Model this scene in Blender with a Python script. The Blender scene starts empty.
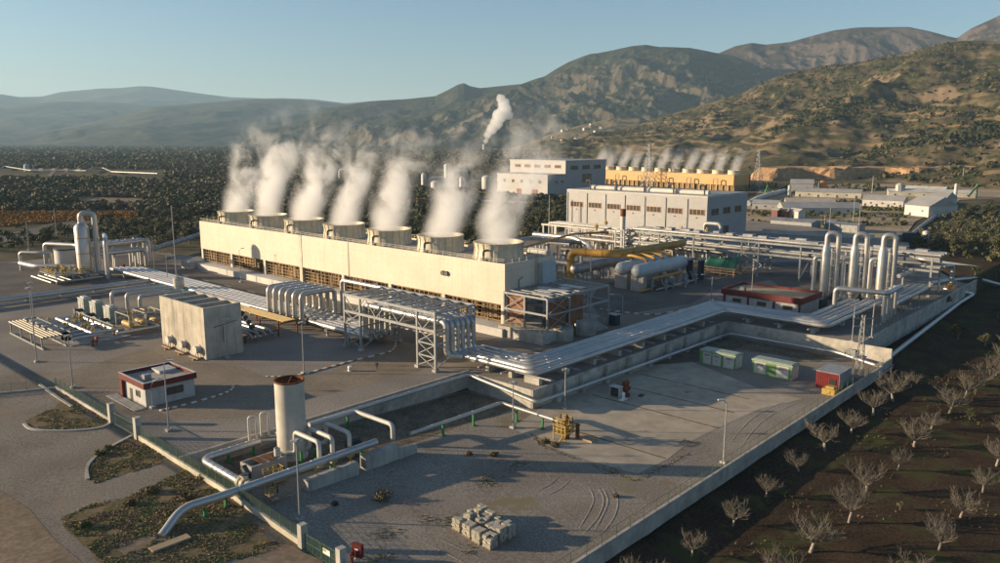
import bpy, math, random
import numpy as np
from mathutils import Vector, noise as mnoise
random.seed(7); rng = np.random.default_rng(7)
R = math.radians
scene = bpy.context.scene
COL = scene.collection

# ------------------------------------------------------------------ camera
F, HZ, H, TH = 790.0, 139.0, 45.0, R(47.5)
PIT = math.atan((281.5-HZ)/F); CP, SP = math.cos(PIT), math.sin(PIT)
BX = (math.cos(TH), math.sin(TH)); AX = (-math.sin(TH), math.cos(TH))
cd = bpy.data.cameras.new('camera'); cam = bpy.data.objects.new('camera', cd); COL.objects.link(cam)
cam.location = (0, 0, H); cam.rotation_euler = (R(90)-PIT, 0, -TH)
cd.sensor_width = 36; cd.lens = 36*F/1000; cd.clip_start = 1; cd.clip_end = 60000
scene.camera = cam

def ray(px, py):
    x = (px-500)/F; y = (281.5-py)/F
    d = (x, CP+y*SP, -SP+y*CP)
    return (d[0]*BX[0]+d[1]*BX[1], d[0]*AX[0]+d[1]*AX[1], d[2])
def P(px, py, z=0.0):
    d = ray(px, py); t = (z-H)/d[2]
    return (d[0]*t, d[1]*t, z)
def proj(u, v, z):
    x = u*BX[0]+v*AX[0]; y = u*BX[1]+v*AX[1]; dz = z-H
    zc = y*CP-dz*SP; yc = y*SP+dz*CP
    return 500+F*x/zc, 281.5-F*yc/zc

# ------------------------------------------------------------------ ground heights
def ss(a, b, x):
    t = np.clip((np.asarray(x, float)-a)/(b-a), 0, 1); return t*t*(3-2*t)
def inplant(u, v):
    u = np.asarray(u, float); v = np.asarray(v, float)
    top = np.interp(u, [47, 135, 160, 430], [330, 330, 240, 240])
    return ((u > 47) & (u < 181) & (v > 49) & (v < top)) | ((u >= 181) & (u < 420) & (v > np.interp(u, [281, 283, 385, 420], [56.5, 60, 118, 170])) & (v < top))
def GH(u, v, hole=False):
    u = np.asarray(u, float); v = np.asarray(v, float)
    zl = np.interp(v, [-60, 40, 49, 67, 90, 118, 150, 400], [-5, -4.2, -3.7, -2, -.6, 0, .5, 0])
    zr = np.where(u < 181, -4.2, -4.5)
    r = np.hypot(u, v)
    far = np.interp(r, [330, 520], [-.6, -4.5])
    left = ss(52, 40, u)
    z = np.where(v < 57, zl*left+zr*(1-left), far)
    z = np.where((u < 47) & (v >= 57), zl*(1-ss(300, 420, v))+far*ss(300, 420, v), z)
    if hole: z = np.where(inplant(u, v), -7.0, z)
    return z
def yz(u, v):
    a = min(1, max(0, (u-55)/55)); b = min(1, max(0, (v-75)/30))
    return -2-1.5*a+.6*b*(1-a)
def Gp(px, py, off=0.0):
    z = -1.0
    for _ in range(12):
        p = P(px, py, z); z = .5*z+.5*float(GH(p[0], p[1]))
    return (p[0], p[1], z+off)
def Yp(px, py, off=0.0):
    z = -2.0
    for _ in range(8):
        p = P(px, py, z); z = yz(p[0], p[1])
    return (p[0], p[1], z+off)

# ------------------------------------------------------------------ materials
def nt(name):
    m = bpy.data.materials.new(name); m.use_nodes = True
    return m, m.node_tree.nodes, m.node_tree.links
def mat(name, c1, c2=None, rough=.7, metal=0., s=1.0, s2=None, bump=0., coord='Object', lo=.35, hi=.65, detail=6, spots=None, band=None, spec=.4, streak=None, grain=0):
    """two-tone noise material; s = noise frequency per metre"""
    m, N, L = nt(name); b = N['Principled BSDF']
    b.inputs['Roughness'].default_value = rough; b.inputs['Metallic'].default_value = metal
    b.inputs['Specular IOR Level'].default_value = spec if rough < .84 else .04
    if c2 is None: c2 = tuple(x*.8 for x in c1)
    tc = N.new('ShaderNodeTexCoord')
    src = tc.outputs[coord]
    n = N.new('ShaderNodeTexNoise'); n.inputs['Scale'].default_value = s; n.inputs['Detail'].default_value = detail
    L.new(src, n.inputs['Vector'])
    cr = N.new('ShaderNodeValToRGB'); e = cr.color_ramp.elements
    e[0].position = lo; e[1].position = hi
    e[0].color = (*c1, 1); e[1].color = (*c2, 1)
    L.new(n.outputs['Fac'], cr.inputs['Fac']); out = cr.outputs['Color']
    if s2:
        n2 = N.new('ShaderNodeTexNoise'); n2.inputs['Scale'].default_value = s2[0]; n2.inputs['Detail'].default_value = 5
        L.new(src, n2.inputs['Vector'])
        mr = N.new('ShaderNodeMapRange'); mr.inputs[1].default_value = .35; mr.inputs[2].default_value = .65
        mr.inputs[3].default_value = 1-s2[1]; mr.inputs[4].default_value = 1+s2[1]*.6
        L.new(n2.outputs['Fac'], mr.inputs[0])
        mx = N.new('ShaderNodeMix'); mx.data_type = 'RGBA'; mx.blend_type = 'MULTIPLY'; mx.inputs[0].default_value = 1
        L.new(out, mx.inputs[6]); L.new(mr.outputs[0], mx.inputs[7]); out = mx.outputs[2]
    if s2 and grain:   # pebbles: fine relief from the second noise
        bp = N.new('ShaderNodeBump'); bp.inputs['Strength'].default_value = grain; bp.inputs['Distance'].default_value = .12
        L.new(n2.outputs['Fac'], bp.inputs['Height']); L.new(bp.outputs[0], b.inputs['Normal'])
    if spots:   # (scale, threshold, colour)
        n3 = N.new('ShaderNodeTexNoise'); n3.inputs['Scale'].default_value = spots[0]; n3.inputs['Detail'].default_value = 8
        n3.inputs['Roughness'].default_value = .65
        L.new(src, n3.inputs['Vector'])
        mr = N.new('ShaderNodeMapRange'); mr.inputs[1].default_value = spots[1]; mr.inputs[2].default_value = spots[1]+.06
        L.new(n3.outputs['Fac'], mr.inputs[0])
        mx = N.new('ShaderNodeMix'); mx.data_type = 'RGBA'
        L.new(mr.outputs[0], mx.inputs[0]); L.new(out, mx.inputs[6]); mx.inputs[7].default_value = (*spots[2], 1); out = mx.outputs[2]
    if streak:   # run-off stains: noise drawn out vertically
        mp = N.new('ShaderNodeMapping'); mp.inputs['Scale'].default_value = (1, 1, .07); L.new(src, mp.inputs[0])
        n4 = N.new('ShaderNodeTexNoise'); n4.inputs['Scale'].default_value = streak[0]; n4.inputs['Detail'].default_value = 5; L.new(mp.outputs[0], n4.inputs['Vector'])
        mr = N.new('ShaderNodeMapRange'); mr.inputs[1].default_value = .5; mr.inputs[2].default_value = .72; mr.inputs[3].default_value = 1; mr.inputs[4].default_value = 1-streak[1]; L.new(n4.outputs['Fac'], mr.inputs[0])
        mx = N.new('ShaderNodeMix'); mx.data_type = 'RGBA'; mx.blend_type = 'MULTIPLY'; mx.inputs[0].default_value = 1
        L.new(out, mx.inputs[6]); L.new(mr.outputs[0], mx.inputs[7]); out = mx.outputs[2]
    if band:    # panel / board joints: (axis index, period, width share, darkening)
        sx = N.new('ShaderNodeSeparateXYZ'); L.new(src, sx.inputs[0])
        for ax, per, wd, dk in band:
            a = N.new('ShaderNodeMath'); a.operation = 'DIVIDE'; L.new(sx.outputs[ax], a.inputs[0]); a.inputs[1].default_value = per
            f = N.new('ShaderNodeMath'); f.operation = 'FRACT'; L.new(a.outputs[0], f.inputs[0])
            g = N.new('ShaderNodeMath'); g.operation = 'GREATER_THAN'; L.new(f.outputs[0], g.inputs[0]); g.inputs[1].default_value = wd
            h = N.new('ShaderNodeMapRange'); h.inputs[3].default_value = dk; h.inputs[4].default_value = 1; L.new(g.outputs[0], h.inputs[0])
            mx = N.new('ShaderNodeMix'); mx.data_type = 'RGBA'; mx.blend_type = 'MULTIPLY'; mx.inputs[0].default_value = 1
            L.new(out, mx.inputs[6]); L.new(h.outputs[0], mx.inputs[7]); out = mx.outputs[2]
    L.new(out, b.inputs['Base Color'])
    if bump:
        bp = N.new('ShaderNodeBump'); bp.inputs['Strength'].default_value = bump; bp.inputs['Distance'].default_value = .3/max(s, .05)*.3
        L.new(n.outputs['Fac'], bp.inputs['Height']); L.new(bp.outputs[0], b.inputs['Normal'])
    return m
M = {}
M['silver'] = mat('aluminium_cladding', (.5,.485,.46), (.42,.41,.39), .38, .55, .12, (.5,.07), band=None)
M['silver_dull'] = mat('dull_aluminium', (.36,.36,.35), (.27,.27,.265), .5, .45, 1.0, (.2,.2))
M['white'] = mat('white_paint', (.5,.485,.455), (.45,.435,.4), .5, 0, .8, (.15,.15))
M['steel'] = mat('grey_steel_paint', (.31,.32,.32), (.22,.23,.23), .5, .1, 1.5)
M['dark_steel'] = mat('dark_steel', (.08,.085,.09), (.05,.05,.055), .55, .3, 2)
M['cream'] = mat('cream_cladding', (.63,.54,.43), (.57,.485,.38), .6, 0, .12, (1.2,.05), streak=(.9,.07), band=[(1,1.7,.03,.84),(2,2.4,.03,.87)])
M['cream2'] = mat('cream_fibreglass', (.52,.48,.38), (.42,.39,.31), .55, 0, .6, (.1,.2))
M['stack'] = mat('fan_stack_fibreglass', (.6,.53,.39), (.5,.44,.32), .5, 0, .35, (1.5,.1))
M['lattice'] = mat('weathered_timber', (.29,.195,.095), (.18,.115,.055), .8, 0, .5, (.15,.4))
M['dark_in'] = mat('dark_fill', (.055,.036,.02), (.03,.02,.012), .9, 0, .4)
M['concrete'] = mat('pale_concrete', (.46,.44,.4), (.35,.335,.3), .85, 0, .5, (.12,.22), bump=.15, spots=(.35,.66,(.24,.22,.19)), streak=(1.2,.3))
M['board_conc'] = mat('board_marked_concrete', (.5,.46,.39), (.4,.365,.305), .85, 0, .4, (.15,.15), bump=.1, streak=(1.0,.35), band=[(2,.62,.06,.8)], spots=(.5,.68,(.26,.24,.2)))
M['wall_conc'] = mat('retaining_concrete', (.47,.44,.39), (.33,.31,.27), .88, 0, .25, (.9,.15), bump=.1, band=[(0,4.0,.012,.7),(1,4.0,.012,.7)], spots=(.22,.64,(.22,.2,.17)))
M['hall'] = mat('pale_metal_siding', (.34,.335,.335), (.31,.305,.305), .5, .05, .05, (.5,.06), band=[(0,1.1,.05,.94),(1,1.1,.05,.94)])
M['hall_roof'] = mat('hall_roof_sheet', (.36,.35,.33), (.28,.275,.26), .5, .1, .1)
M['glass'] = mat('dark_window_glass', (.06,.06,.05), (.1,.085,.06), .15, 0, .3, spec=.6)
M['pink'] = mat('terracotta_frame', (.42,.26,.21), (.36,.22,.18), .6)
M['red'] = mat('maroon_paint', (.13,.02,.018), (.1,.016,.015), .5)
M['brightred'] = mat('red_paint', (.2,.026,.026), (.15,.02,.02), .45)
M['hutwall'] = mat('pale_rendered_wall', (.42,.415,.4), (.36,.355,.34), .7, 0, .8, streak=(1.5,.2))
M['roofgrey'] = mat('grey_roof_felt', (.4,.36,.31), (.3,.275,.24), .85, 0, .4, (2,.15))
M['yellow'] = mat('ochre_pipe_paint', (.45,.25,.055), (.36,.2,.04), .45, 0, .6)
M['yel'] = mat('yellow_paint', (.42,.28,.06), (.3,.2,.05), .55, 0, 2)
M['ycase'] = mat('ochre_tower_cladding', (.5,.31,.115), (.44,.27,.1), .6, 0, .1, band=[(2,3.0,.1,.85)])
M['vessel'] = mat('white_vessel_paint', (.47,.49,.49), (.4,.42,.42), .4, 0, .3)
M['kiosk_roof'] = mat('kiosk_roof_paint', (.3,.35,.29), (.24,.29,.24), .5)
M['green'] = mat('green_paint', (.03,.19,.06), (.025,.14,.05), .5)
M['kiosk_green'] = mat('kiosk_green', (.15,.27,.11), (.12,.22,.09), .5)
M['tarp'] = mat('green_tarpaulin', (.02,.12,.075), (.012,.08,.05), .5, 0, .5, bump=.4)
M['teal'] = mat('teal_cover', (.12,.42,.32), (.09,.33,.25), .5)
M['rust'] = mat('rusty_steel', (.2,.085,.04), (.1,.05,.03), .85, 0, 1.5)
M['brown'] = mat('brown_panel', (.24,.11,.05), (.17,.075,.035), .7, 0, .5)
M['orange'] = mat('orange_paint', (.6,.2,.03), (.5,.16,.025), .5)
M['fence'] = mat('dark_green_fence', (.05,.1,.06), (.035,.07,.045), .6)
M['black'] = mat('black_rubber', (.02,.02,.02), (.012,.012,.012), .7)
M['cabinet'] = mat('grey_green_cabinet', (.3,.35,.31), (.22,.27,.24), .5)
M['blue'] = mat('dark_blue_paint', (.045,.055,.07), (.035,.045,.055), .5)
M['block'] = mat('pale_concrete_block', (.42,.39,.33), (.32,.3,.25), .85, 0, 2.5, band=[(2,.21,.13,.45)])
M['pallet'] = mat('pallet_wood', (.4,.28,.16), (.28,.19,.11), .8)
M['skin'] = mat('skin', (.4,.24,.17), None, .6); M['cloth'] = mat('dark_clothes', (.035,.035,.045), None, .8)
M['signwhite'] = mat('sign_white', (.75,.75,.72), None, .5)
M['asph'] = mat('worn_asphalt', (.255,.215,.165), (.2,.168,.128), .9, 0, .12, (1.5,.15), bump=.05, spots=(.3,.64,(.2,.18,.16)))
M['asph_dk'] = mat('dark_asphalt', (.17,.155,.135), (.12,.11,.1), .9, 0, .1, (1.5,.15))
M['gravel'] = mat('grey_gravel', (.29,.26,.225), (.215,.19,.165), .95, 0, .06, (3.4,.3), bump=0, grain=.14, spots=(.13,.62,(.21,.175,.13)))
M['yardgravel'] = mat('yard_gravel', (.285,.255,.215), (.215,.187,.155), .95, 0, .09, (3.4,.32), bump=0, grain=.16, spots=(.1,.6,(.21,.175,.11)))
M['pad'] = mat('cast_slab', (.42,.36,.28), (.34,.29,.225), .85, 0, .15, (.5,.12), spots=(.35,.62,(.24,.21,.17)))
M['pitsoil'] = mat('dark_pit_soil', (.13,.105,.075), (.2,.165,.12), .95, 0, .35, (2.2,.35), bump=.5)
M['grass'] = mat('dry_grass_soil', (.2,.145,.085), (.13,.12,.055), .95, 0, .22, (2.5,.4), bump=.5, spots=(.3,.55,(.2,.145,.09)))
M['dirt'] = mat('dirt_track', (.26,.2,.14), (.2,.152,.105), .95, 0, .15, (1.6,.2), bump=.4)
M['campdirt'] = mat('tan_gravel', (.42,.33,.22), (.32,.25,.17), .95, 0, .03, (.4,.2))
M['earth'] = mat('cut_earth', (.48,.31,.17), (.34,.21,.11), .95, 0, .04, (.25,.3), bump=.6)
M['kerb_w'] = mat('kerb_white', (.72,.7,.66), None, .8); M['kerb_b'] = mat('kerb_ochre', (.34,.15,.05), None, .8)
M['bark'] = mat('grey_bark', (.2,.15,.1), (.13,.1,.07), .9, 0, 3)
M['palebark'] = mat('pale_bark', (.185,.165,.14), (.125,.11,.09), .9, 0, 2)
M['lime'] = mat('whitewashed_bark', (.34,.3,.25), (.2,.17,.13), .9, 0, 3)
def leafmat(name, a, b, c, s=.12):
    m, N, L = nt(name); bs = N['Principled BSDF']; bs.inputs['Roughness'].default_value = .75
    bs.inputs['Specular IOR Level'].default_value = .2
    g = N.new('ShaderNodeNewGeometry')
    n = N.new('ShaderNodeTexNoise'); n.inputs['Scale'].default_value = s; n.inputs['Detail'].default_value = 3
    L.new(g.outputs['Position'], n.inputs['Vector'])
    cr = N.new('ShaderNodeValToRGB'); e = cr.color_ramp.elements
    e[0].position = .38; e[0].color = (*a, 1); e[1].position = .62; e[1].color = (*c, 1)
    k = cr.color_ramp.elements.new(.5); k.color = (*b, 1)
    L.new(n.outputs['Fac'], cr.inputs['Fac']); L.new(cr.outputs['Color'], bs.inputs['Base Color'])
    return m
M['olive'] = leafmat('olive_leaves', (.055,.062,.028), (.08,.083,.04), (.125,.118,.065), .05)
M['grove'] = leafmat('grove_leaves', (.05,.058,.026), (.095,.095,.046), (.16,.125,.08), .009)
M['shrub'] = leafmat('shrub_leaves', (.05,.06,.022), (.08,.09,.03), (.12,.105,.045), .5)
M['scrub'] = leafmat('hill_scrub', (.045,.05,.025), (.065,.064,.032), (.1,.082,.046), .02)
M['autumn'] = leafmat('autumn_leaves', (.3,.13,.025), (.36,.17,.035), (.2,.12,.03), .1)
M['drybush'] = leafmat('dry_brown_bush', (.09,.07,.038), (.12,.09,.05), (.075,.07,.035), .8)
M['grassblade'] = leafmat('grass_blades', (.15,.16,.05), (.21,.165,.08), (.26,.17,.1), .22)

# ------------------------------------------------------------------ mesh helpers
class B:
    def __init__(s): s.v = []; s.f = []; s.mk = []
    def add(s, vs, fs):
        s.mk.append((len(s.v), len(s.f)))
        o = len(s.v); s.v += [tuple(x) for x in vs]; s.f += [tuple(i+o for i in f) for f in fs]; return s
    def box(s, x0, y0, z0, x1, y1, z1):
        return s.add([(x0,y0,z0),(x1,y0,z0),(x1,y1,z0),(x0,y1,z0),(x0,y0,z1),(x1,y0,z1),(x1,y1,z1),(x0,y1,z1)],
                     [(0,3,2,1),(4,5,6,7),(0,1,5,4),(1,2,6,5),(2,3,7,6),(3,0,4,7)])
    def cbox(s, c, d, rz=0.0):
        a, b = math.cos(rz), math.sin(rz); vs = []
        for z in (-.5, .5):
            for x, y in ((-.5,-.5),(.5,-.5),(.5,.5),(-.5,.5)):
                X, Y = x*d[0], y*d[1]; vs.append((c[0]+X*a-Y*b, c[1]+X*b+Y*a, c[2]+z*d[2]))
        return s.add(vs, [(0,3,2,1),(4,5,6,7),(0,1,5,4),(1,2,6,5),(2,3,7,6),(3,0,4,7)])
    def bar(s, p, q, w, h=None):
        p, q = Vector(p), Vector(q); h = h or w; d = (q-p)
        if d.length < 1e-6: return s
        d.normalize(); up = Vector((0,0,1)) if abs(d.z) < .95 else Vector((1,0,0))
        a = d.cross(up).normalized(); b = a.cross(d)
        vs = [e+a*x*w/2+b*y*h/2 for e in (p, q) for x, y in ((-1,-1),(1,-1),(1,1),(-1,1))]
        return s.add(vs, [(0,1,2,3),(7,6,5,4),(0,4,5,1),(1,5,6,2),(2,6,7,3),(3,7,4,0)])
    def rings(s, pts, rad, n=10, caps=True):
        """sweep of circles along pts with radii rad"""
        pts = [Vector(p) for p in pts]; m = len(pts); o = len(s.v); s.mk.append((o, len(s.f)))
        t0 = (pts[1]-pts[0]).normalized(); up = Vector((0,0,1)) if abs(t0.z) < .9 else Vector((1,0,0))
        a = t0.cross(up).normalized()
        for i, p in enumerate(pts):
            t = (pts[min(i+1,m-1)]-pts[max(i-1,0)])
            if t.length < 1e-9: t = t0
            t.normalize(); a = (a-t*a.dot(t)); a.normalize(); b = t.cross(a); r = rad[i] if hasattr(rad, '__len__') else rad
            for k in range(n):
                w = 2*math.pi*k/n; s.v.append(tuple(p+(a*math.cos(w)+b*math.sin(w))*r))
        for i in range(m-1):
            for k in range(n):
                k2 = (k+1) % n; s.f.append((o+i*n+k, o+i*n+k2, o+(i+1)*n+k2, o+(i+1)*n+k))
        if caps:
            s.f.append(tuple(o+k for k in range(n))[::-1]); s.f.append(tuple(o+(m-1)*n+k for k in range(n)))
        return s
    def pipe(s, path, r, n=10, bend=None, band=0.0):
        """polyline pipe with round elbows; band = spacing of raised joint bands"""
        path = [Vector(p) for p in path]; bend = bend or r*2.2; pts = [path[0]]; straight = []
        for i in range(1, len(path)-1):
            a, b, c = path[i-1], path[i], path[i+1]; d1 = (b-a); d2 = (c-b)
            k = min(bend, d1.length*.49, d2.length*.49); d1.normalize(); d2.normalize()
            if d1.dot(d2) > .999: pts.append(b); continue
            p0, p2 = b-d1*k, b+d2*k; straight.append((pts[-1], p0))
            for j in range(7):
                t = j/6; pts.append(p0*(1-t)**2+b*2*t*(1-t)+p2*t*t)
        straight.append((pts[-1], path[-1])); pts.append(path[-1]); s.rings(pts, r, n)
        if band:
            for a, b in straight:
                d = b-a; L = d.length
                if L < band*.6: continue
                band_ = band*.6; d.normalize(); q = band_*.5
                while q < L: s.rings([a+d*q, a+d*(q+.18)], r*1.055+.012, n); q += band_
        return s
    def lathe(s, c, prof, n=16, a0=0.0, cap=True):
        """profile of (r,z) about the vertical through c"""
        o = len(s.v); m = len(prof); s.mk.append((o, len(s.f)))
        for r, z in prof:
            for k in range(n):
                w = a0+2*math.pi*k/n; s.v.append((c[0]+r*math.cos(w), c[1]+r*math.sin(w), c[2]+z))
        for i in range(m-1):
            for k in range(n):
                k2 = (k+1) % n; s.f.append((o+i*n+k, o+i*n+k2, o+(i+1)*n+k2, o+(i+1)*n+k))
        if cap and prof[0][0] > 1e-4: s.f.append(tuple(o+k for k in range(n))[::-1])
        if cap and prof[-1][0] > 1e-4: s.f.append(tuple(o+(m-1)*n+k for k in range(n)))
        return s
    def prism(s, poly, z0, z1):
        n = len(poly); vs = [(x,y,z0) for x,y in poly]+[(x,y,z1) for x,y in poly]
        return s.add(vs, [tuple(range(n))[::-1], tuple(range(n,2*n))]+[(i,(i+1)%n,n+(i+1)%n,n+i) for i in range(n)])
WL = {}
def wloc(o): return WL.get(o.name, Vector((0,0,0)))
def tag(o, label=None, cat=None, group=None, kind=None):
    if label: o['label'] = label
    if cat: o['category'] = cat
    if group: o['group'] = group
    if kind: o['kind'] = kind
    return o
def build(name, b, m, parent=None, label=None, cat=None, group=None, kind=None, smooth=True, origin=None, each=False):
    if each:     # one object per primitive: every post, column or valve on its own
        e = b.mk+[(len(b.v), len(b.f))]
        for (v0, f0), (v1, f1) in zip(e[:-1], e[1:]):
            c = B(); c.v = b.v[v0:v1]; c.f = [tuple(i-v0 for i in f) for f in b.f[f0:f1]]
            build(name, c, m, parent, label, cat, group, kind, smooth, origin)
        return
    me = bpy.data.meshes.new(name); off = Vector((0,0,0))
    if parent is not None: off = wloc(parent)
    elif origin is not None: off = Vector(origin)
    elif kind is None and b.v:
        xs, ys, zs = zip(*b.v); off = Vector(((min(xs)+max(xs))/2, (min(ys)+max(ys))/2, min(zs)))
    me.from_pydata([(x-off.x, y-off.y, z-off.z) for x,y,z in b.v], [], b.f); me.validate()
    mats = m if isinstance(m, list) else [m]
    for k in mats: me.materials.append(M[k] if isinstance(k, str) else k)
    if smooth:
        me.polygons.foreach_set('use_smooth', [True]*len(me.polygons))
        me.set_sharp_from_angle(angle=R(38))
    o = bpy.data.objects.new(name, me); COL.objects.link(o)
    if parent is not None: o.parent = parent; WL[o.name] = off.copy()
    else: o.location = off; WL[o.name] = off.copy()
    return tag(o, label, cat, group, kind)
def build_np(name, v, f, mats, kind=None, midx=None, smooth=False, parent=None):
    """v (n,3) and f (m,4) arrays"""
    me = bpy.data.meshes.new(name); f = np.asarray(f, np.int32); k = f.shape[1]
    me.vertices.add(len(v)); me.vertices.foreach_set('co', np.asarray(v, np.float32).ravel())
    me.loops.add(f.size); me.loops.foreach_set('vertex_index', f.ravel())
    me.polygons.add(len(f)); me.polygons.foreach_set('loop_start', np.arange(0, f.size, k, dtype=np.int32))
    me.polygons.foreach_set('loop_total', np.full(len(f), k, np.int32))
    if midx is not None: me.polygons.foreach_set('material_index', np.asarray(midx, np.int32))
    me.update(calc_edges=True)
    if smooth: me.polygons.foreach_set('use_smooth', [True]*len(f))
    for q in (mats if isinstance(mats, list) else [mats]): me.materials.append(M[q] if isinstance(q, str) else q)
    o = bpy.data.objects.new(name, me); COL.objects.link(o)
    if parent is not None: o.parent = parent
    return tag(o, kind=kind)
def T(name, label, cat, loc=(0,0,0), group=None):
    o = bpy.data.objects.new(name, None); COL.objects.link(o); o.location = loc; o.empty_display_size = .3
    WL[o.name] = Vector(loc); return tag(o, label, cat, group)
def dup(root, loc, rz=0.0, label=None, group=None, scale=None):
    def rec(o, par):
        c = o.copy(); COL.objects.link(c)
        if par is not None: c.parent = par
        for ch in o.children: rec(ch, c)
        return c
    c = rec(root, None); c.location = loc; c.rotation_euler = (0,0,rz); WL[c.name] = Vector(loc)
    if scale is not None: c.scale = (scale,)*3 if not hasattr(scale, '__len__') else scale
    if label: c['label'] = label
    if group: c['group'] = group
    return c
def sheet(name, poly, m, kind='structure', zf=None, off=.004, step=None):
    """flat or terrain-following sheet from a polygon of (u,v[,z])"""
    from mathutils.geometry import tessellate_polygon
    pts = [Vector(p) if len(p) == 3 else Vector((p[0], p[1], 0)) for p in poly]
    b = B()
    if zf is None:
        tris = tessellate_polygon([[Vector((p.x, p.y, 0)) for p in pts]])
        b.add([(p.x, p.y, p.z+off) for p in pts], tris)
    else:
        # grid clipped by point-in-polygon with boundary kept by triangulating rows
        xs = [p.x for p in pts]; ys = [p.y for p in pts]; st = step or 2.0
        import bmesh
        bm = bmesh.new()
        vs = [bm.verts.new((p.x, p.y, 0)) for p in pts]; bm.faces.new(vs)
        x = math.floor(min(xs)/st)*st+st
        while x < max(xs):
            bmesh.ops.bisect_plane(bm, geom=bm.verts[:]+bm.edges[:]+bm.faces[:], plane_co=(x,0,0), plane_no=(1,0,0)); x += st
        y = math.floor(min(ys)/st)*st+st
        while y < max(ys):
            bmesh.ops.bisect_plane(bm, geom=bm.verts[:]+bm.edges[:]+bm.faces[:], plane_co=(0,y,0), plane_no=(0,1,0)); y += st
        bm.verts.index_update()
        b.add([(v.co.x, v.co.y, float(zf(v.co.x, v.co.y))+off) for v in bm.verts], [tuple(v.index for v in f.verts) for f in bm.faces]); bm.free()
    for i, f in enumerate(b.f):
        p0, p1, p2 = (Vector(b.v[k]) for k in f[:3])
        if (p1-p0).cross(p2-p0).z < 0: b.f[i] = f[::-1]
    return build(name, b, m, kind=kind, smooth=False)
def smooth_poly(pts, it=2):
    for _ in range(it):
        q = []
        for i in range(len(pts)):
            a, b = pts[i], pts[(i+1) % len(pts)]
            q += [tuple(.75*x+.25*y for x, y in zip(a, b)), tuple(.25*x+.75*y for x, y in zip(a, b))]
        pts = q
    return pts
def ragged(pts, amp, sub=4):
    out = []
    for i in range(len(pts)):
        a, b = pts[i], pts[(i+1) % len(pts)]
        for k in range(sub):
            t = k/sub; x = a[0]+(b[0]-a[0])*t; y = a[1]+(b[1]-a[1])*t
            out.append((x+random.uniform(-amp, amp), y+random.uniform(-amp, amp)))
    return out
def leaf_clump(b, c, r, n, size, flat=.75, inner=.45):
    """n small leaf faces spread through an ellipsoid"""
    for _ in range(n):
        d = Vector((random.gauss(0,1), random.gauss(0,1), random.gauss(0,1))).normalized()
        q = random.uniform(inner, 1)**.6
        p = Vector(c)+Vector((d.x*r*q, d.y*r*q, d.z*r*flat*q))
        nrm = (d+Vector((random.gauss(0,.5), random.gauss(0,.5), random.gauss(0,.5)))).normalized()
        a = nrm.orthogonal().normalized(); w = random.uniform(0, 6.28); e = nrm.cross(a)
        a, e = a*math.cos(w)+e*math.sin(w), e*math.cos(w)-a*math.sin(w)
        s = size*random.uniform(.6, 1.3)
        b.add([p-a*s-e*s*.4, p+a*s*.3-e*s*.7, p+a*s+e*s*.4, p-a*s*.3+e*s*.7], [(0,1,2,3)])
# ------------------------------------------------------------------ ground, roads
def axis(lo, hi, hard, fine, near):
    xs = set()
    x = 0.0
    while x < hi: xs.add(round(x, 2)); x += fine if abs(x) < near else max(fine, (abs(x)-near)*.09+fine)
    x = 0.0
    while x > lo: xs.add(round(x, 2)); x -= fine if abs(x) < near else max(fine, (abs(x)-near)*.09+fine)
    xs = {x for x in xs if all(abs(x-h) > .4 for h in hard)} | set(hard)
    return np.array(sorted(xs))
gu = axis(-2600, 21000, [46.95, 47.05, 180.95, 181.05, ], 3.0, 260)
gv = axis(-2600, 21000, [48.95, 49.05, 56.45, 56.55], 3.0, 330)
U, V = np.meshgrid(gu, gv, indexing='ij')
rr = np.random.default_rng(3)
Z = GH(U, V, True)
bumpy = (~inplant(U, V)) & ((U > 47) | (V > 200))
Z = Z+np.where(bumpy, rr.normal(0, .05, Z.shape), 0)
nu, nv = len(gu), len(gv)
idx = np.arange(nu*nv).reshape(nu, nv)
faces = np.stack([idx[:-1,:-1], idx[1:,:-1], idx[1:,1:], idx[:-1,1:]], -1).reshape(-1, 4)
cu = ((gu[:-1]+gu[1:])/2)[:,None]+0*gv[None,:-1]; cv = ((gv[:-1]+gv[1:])/2)[None,:]+0*gu[:-1,None]
mi = np.where((cv < 57) | ((cu > 281) & (cv < 57+(cu-281)*.62) & (cu < 460)), np.where(cu > 47, 1, 0), np.where((cu < 47) & (cv < 420), 0, 2)).reshape(-1)
M['lot'] = mat('gravel_lot', (.265,.23,.19), (.2,.172,.14), .95, 0, .08, (3.4,.3), bump=0, grain=.14, spots=(.09,.58,(.25,.2,.15)))
M['orchsoil'] = mat('dark_orchard_soil', (.048,.034,.023), (.074,.051,.033), .97, 0, .12, (2.6,.4), bump=.4, spots=(.16,.52,(.062,.06,.026)))
M['valley'] = mat('valley_soil', (.09,.085,.048), (.14,.115,.07), .95, 0, .012, (.09,.4), bump=.3, spots=(.02,.57,(.065,.065,.038)))
build_np('ground', np.stack([U, V, Z], -1).reshape(-1, 3), faces, ['lot', 'orchsoil', 'valley'], 'structure', mi)

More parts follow.
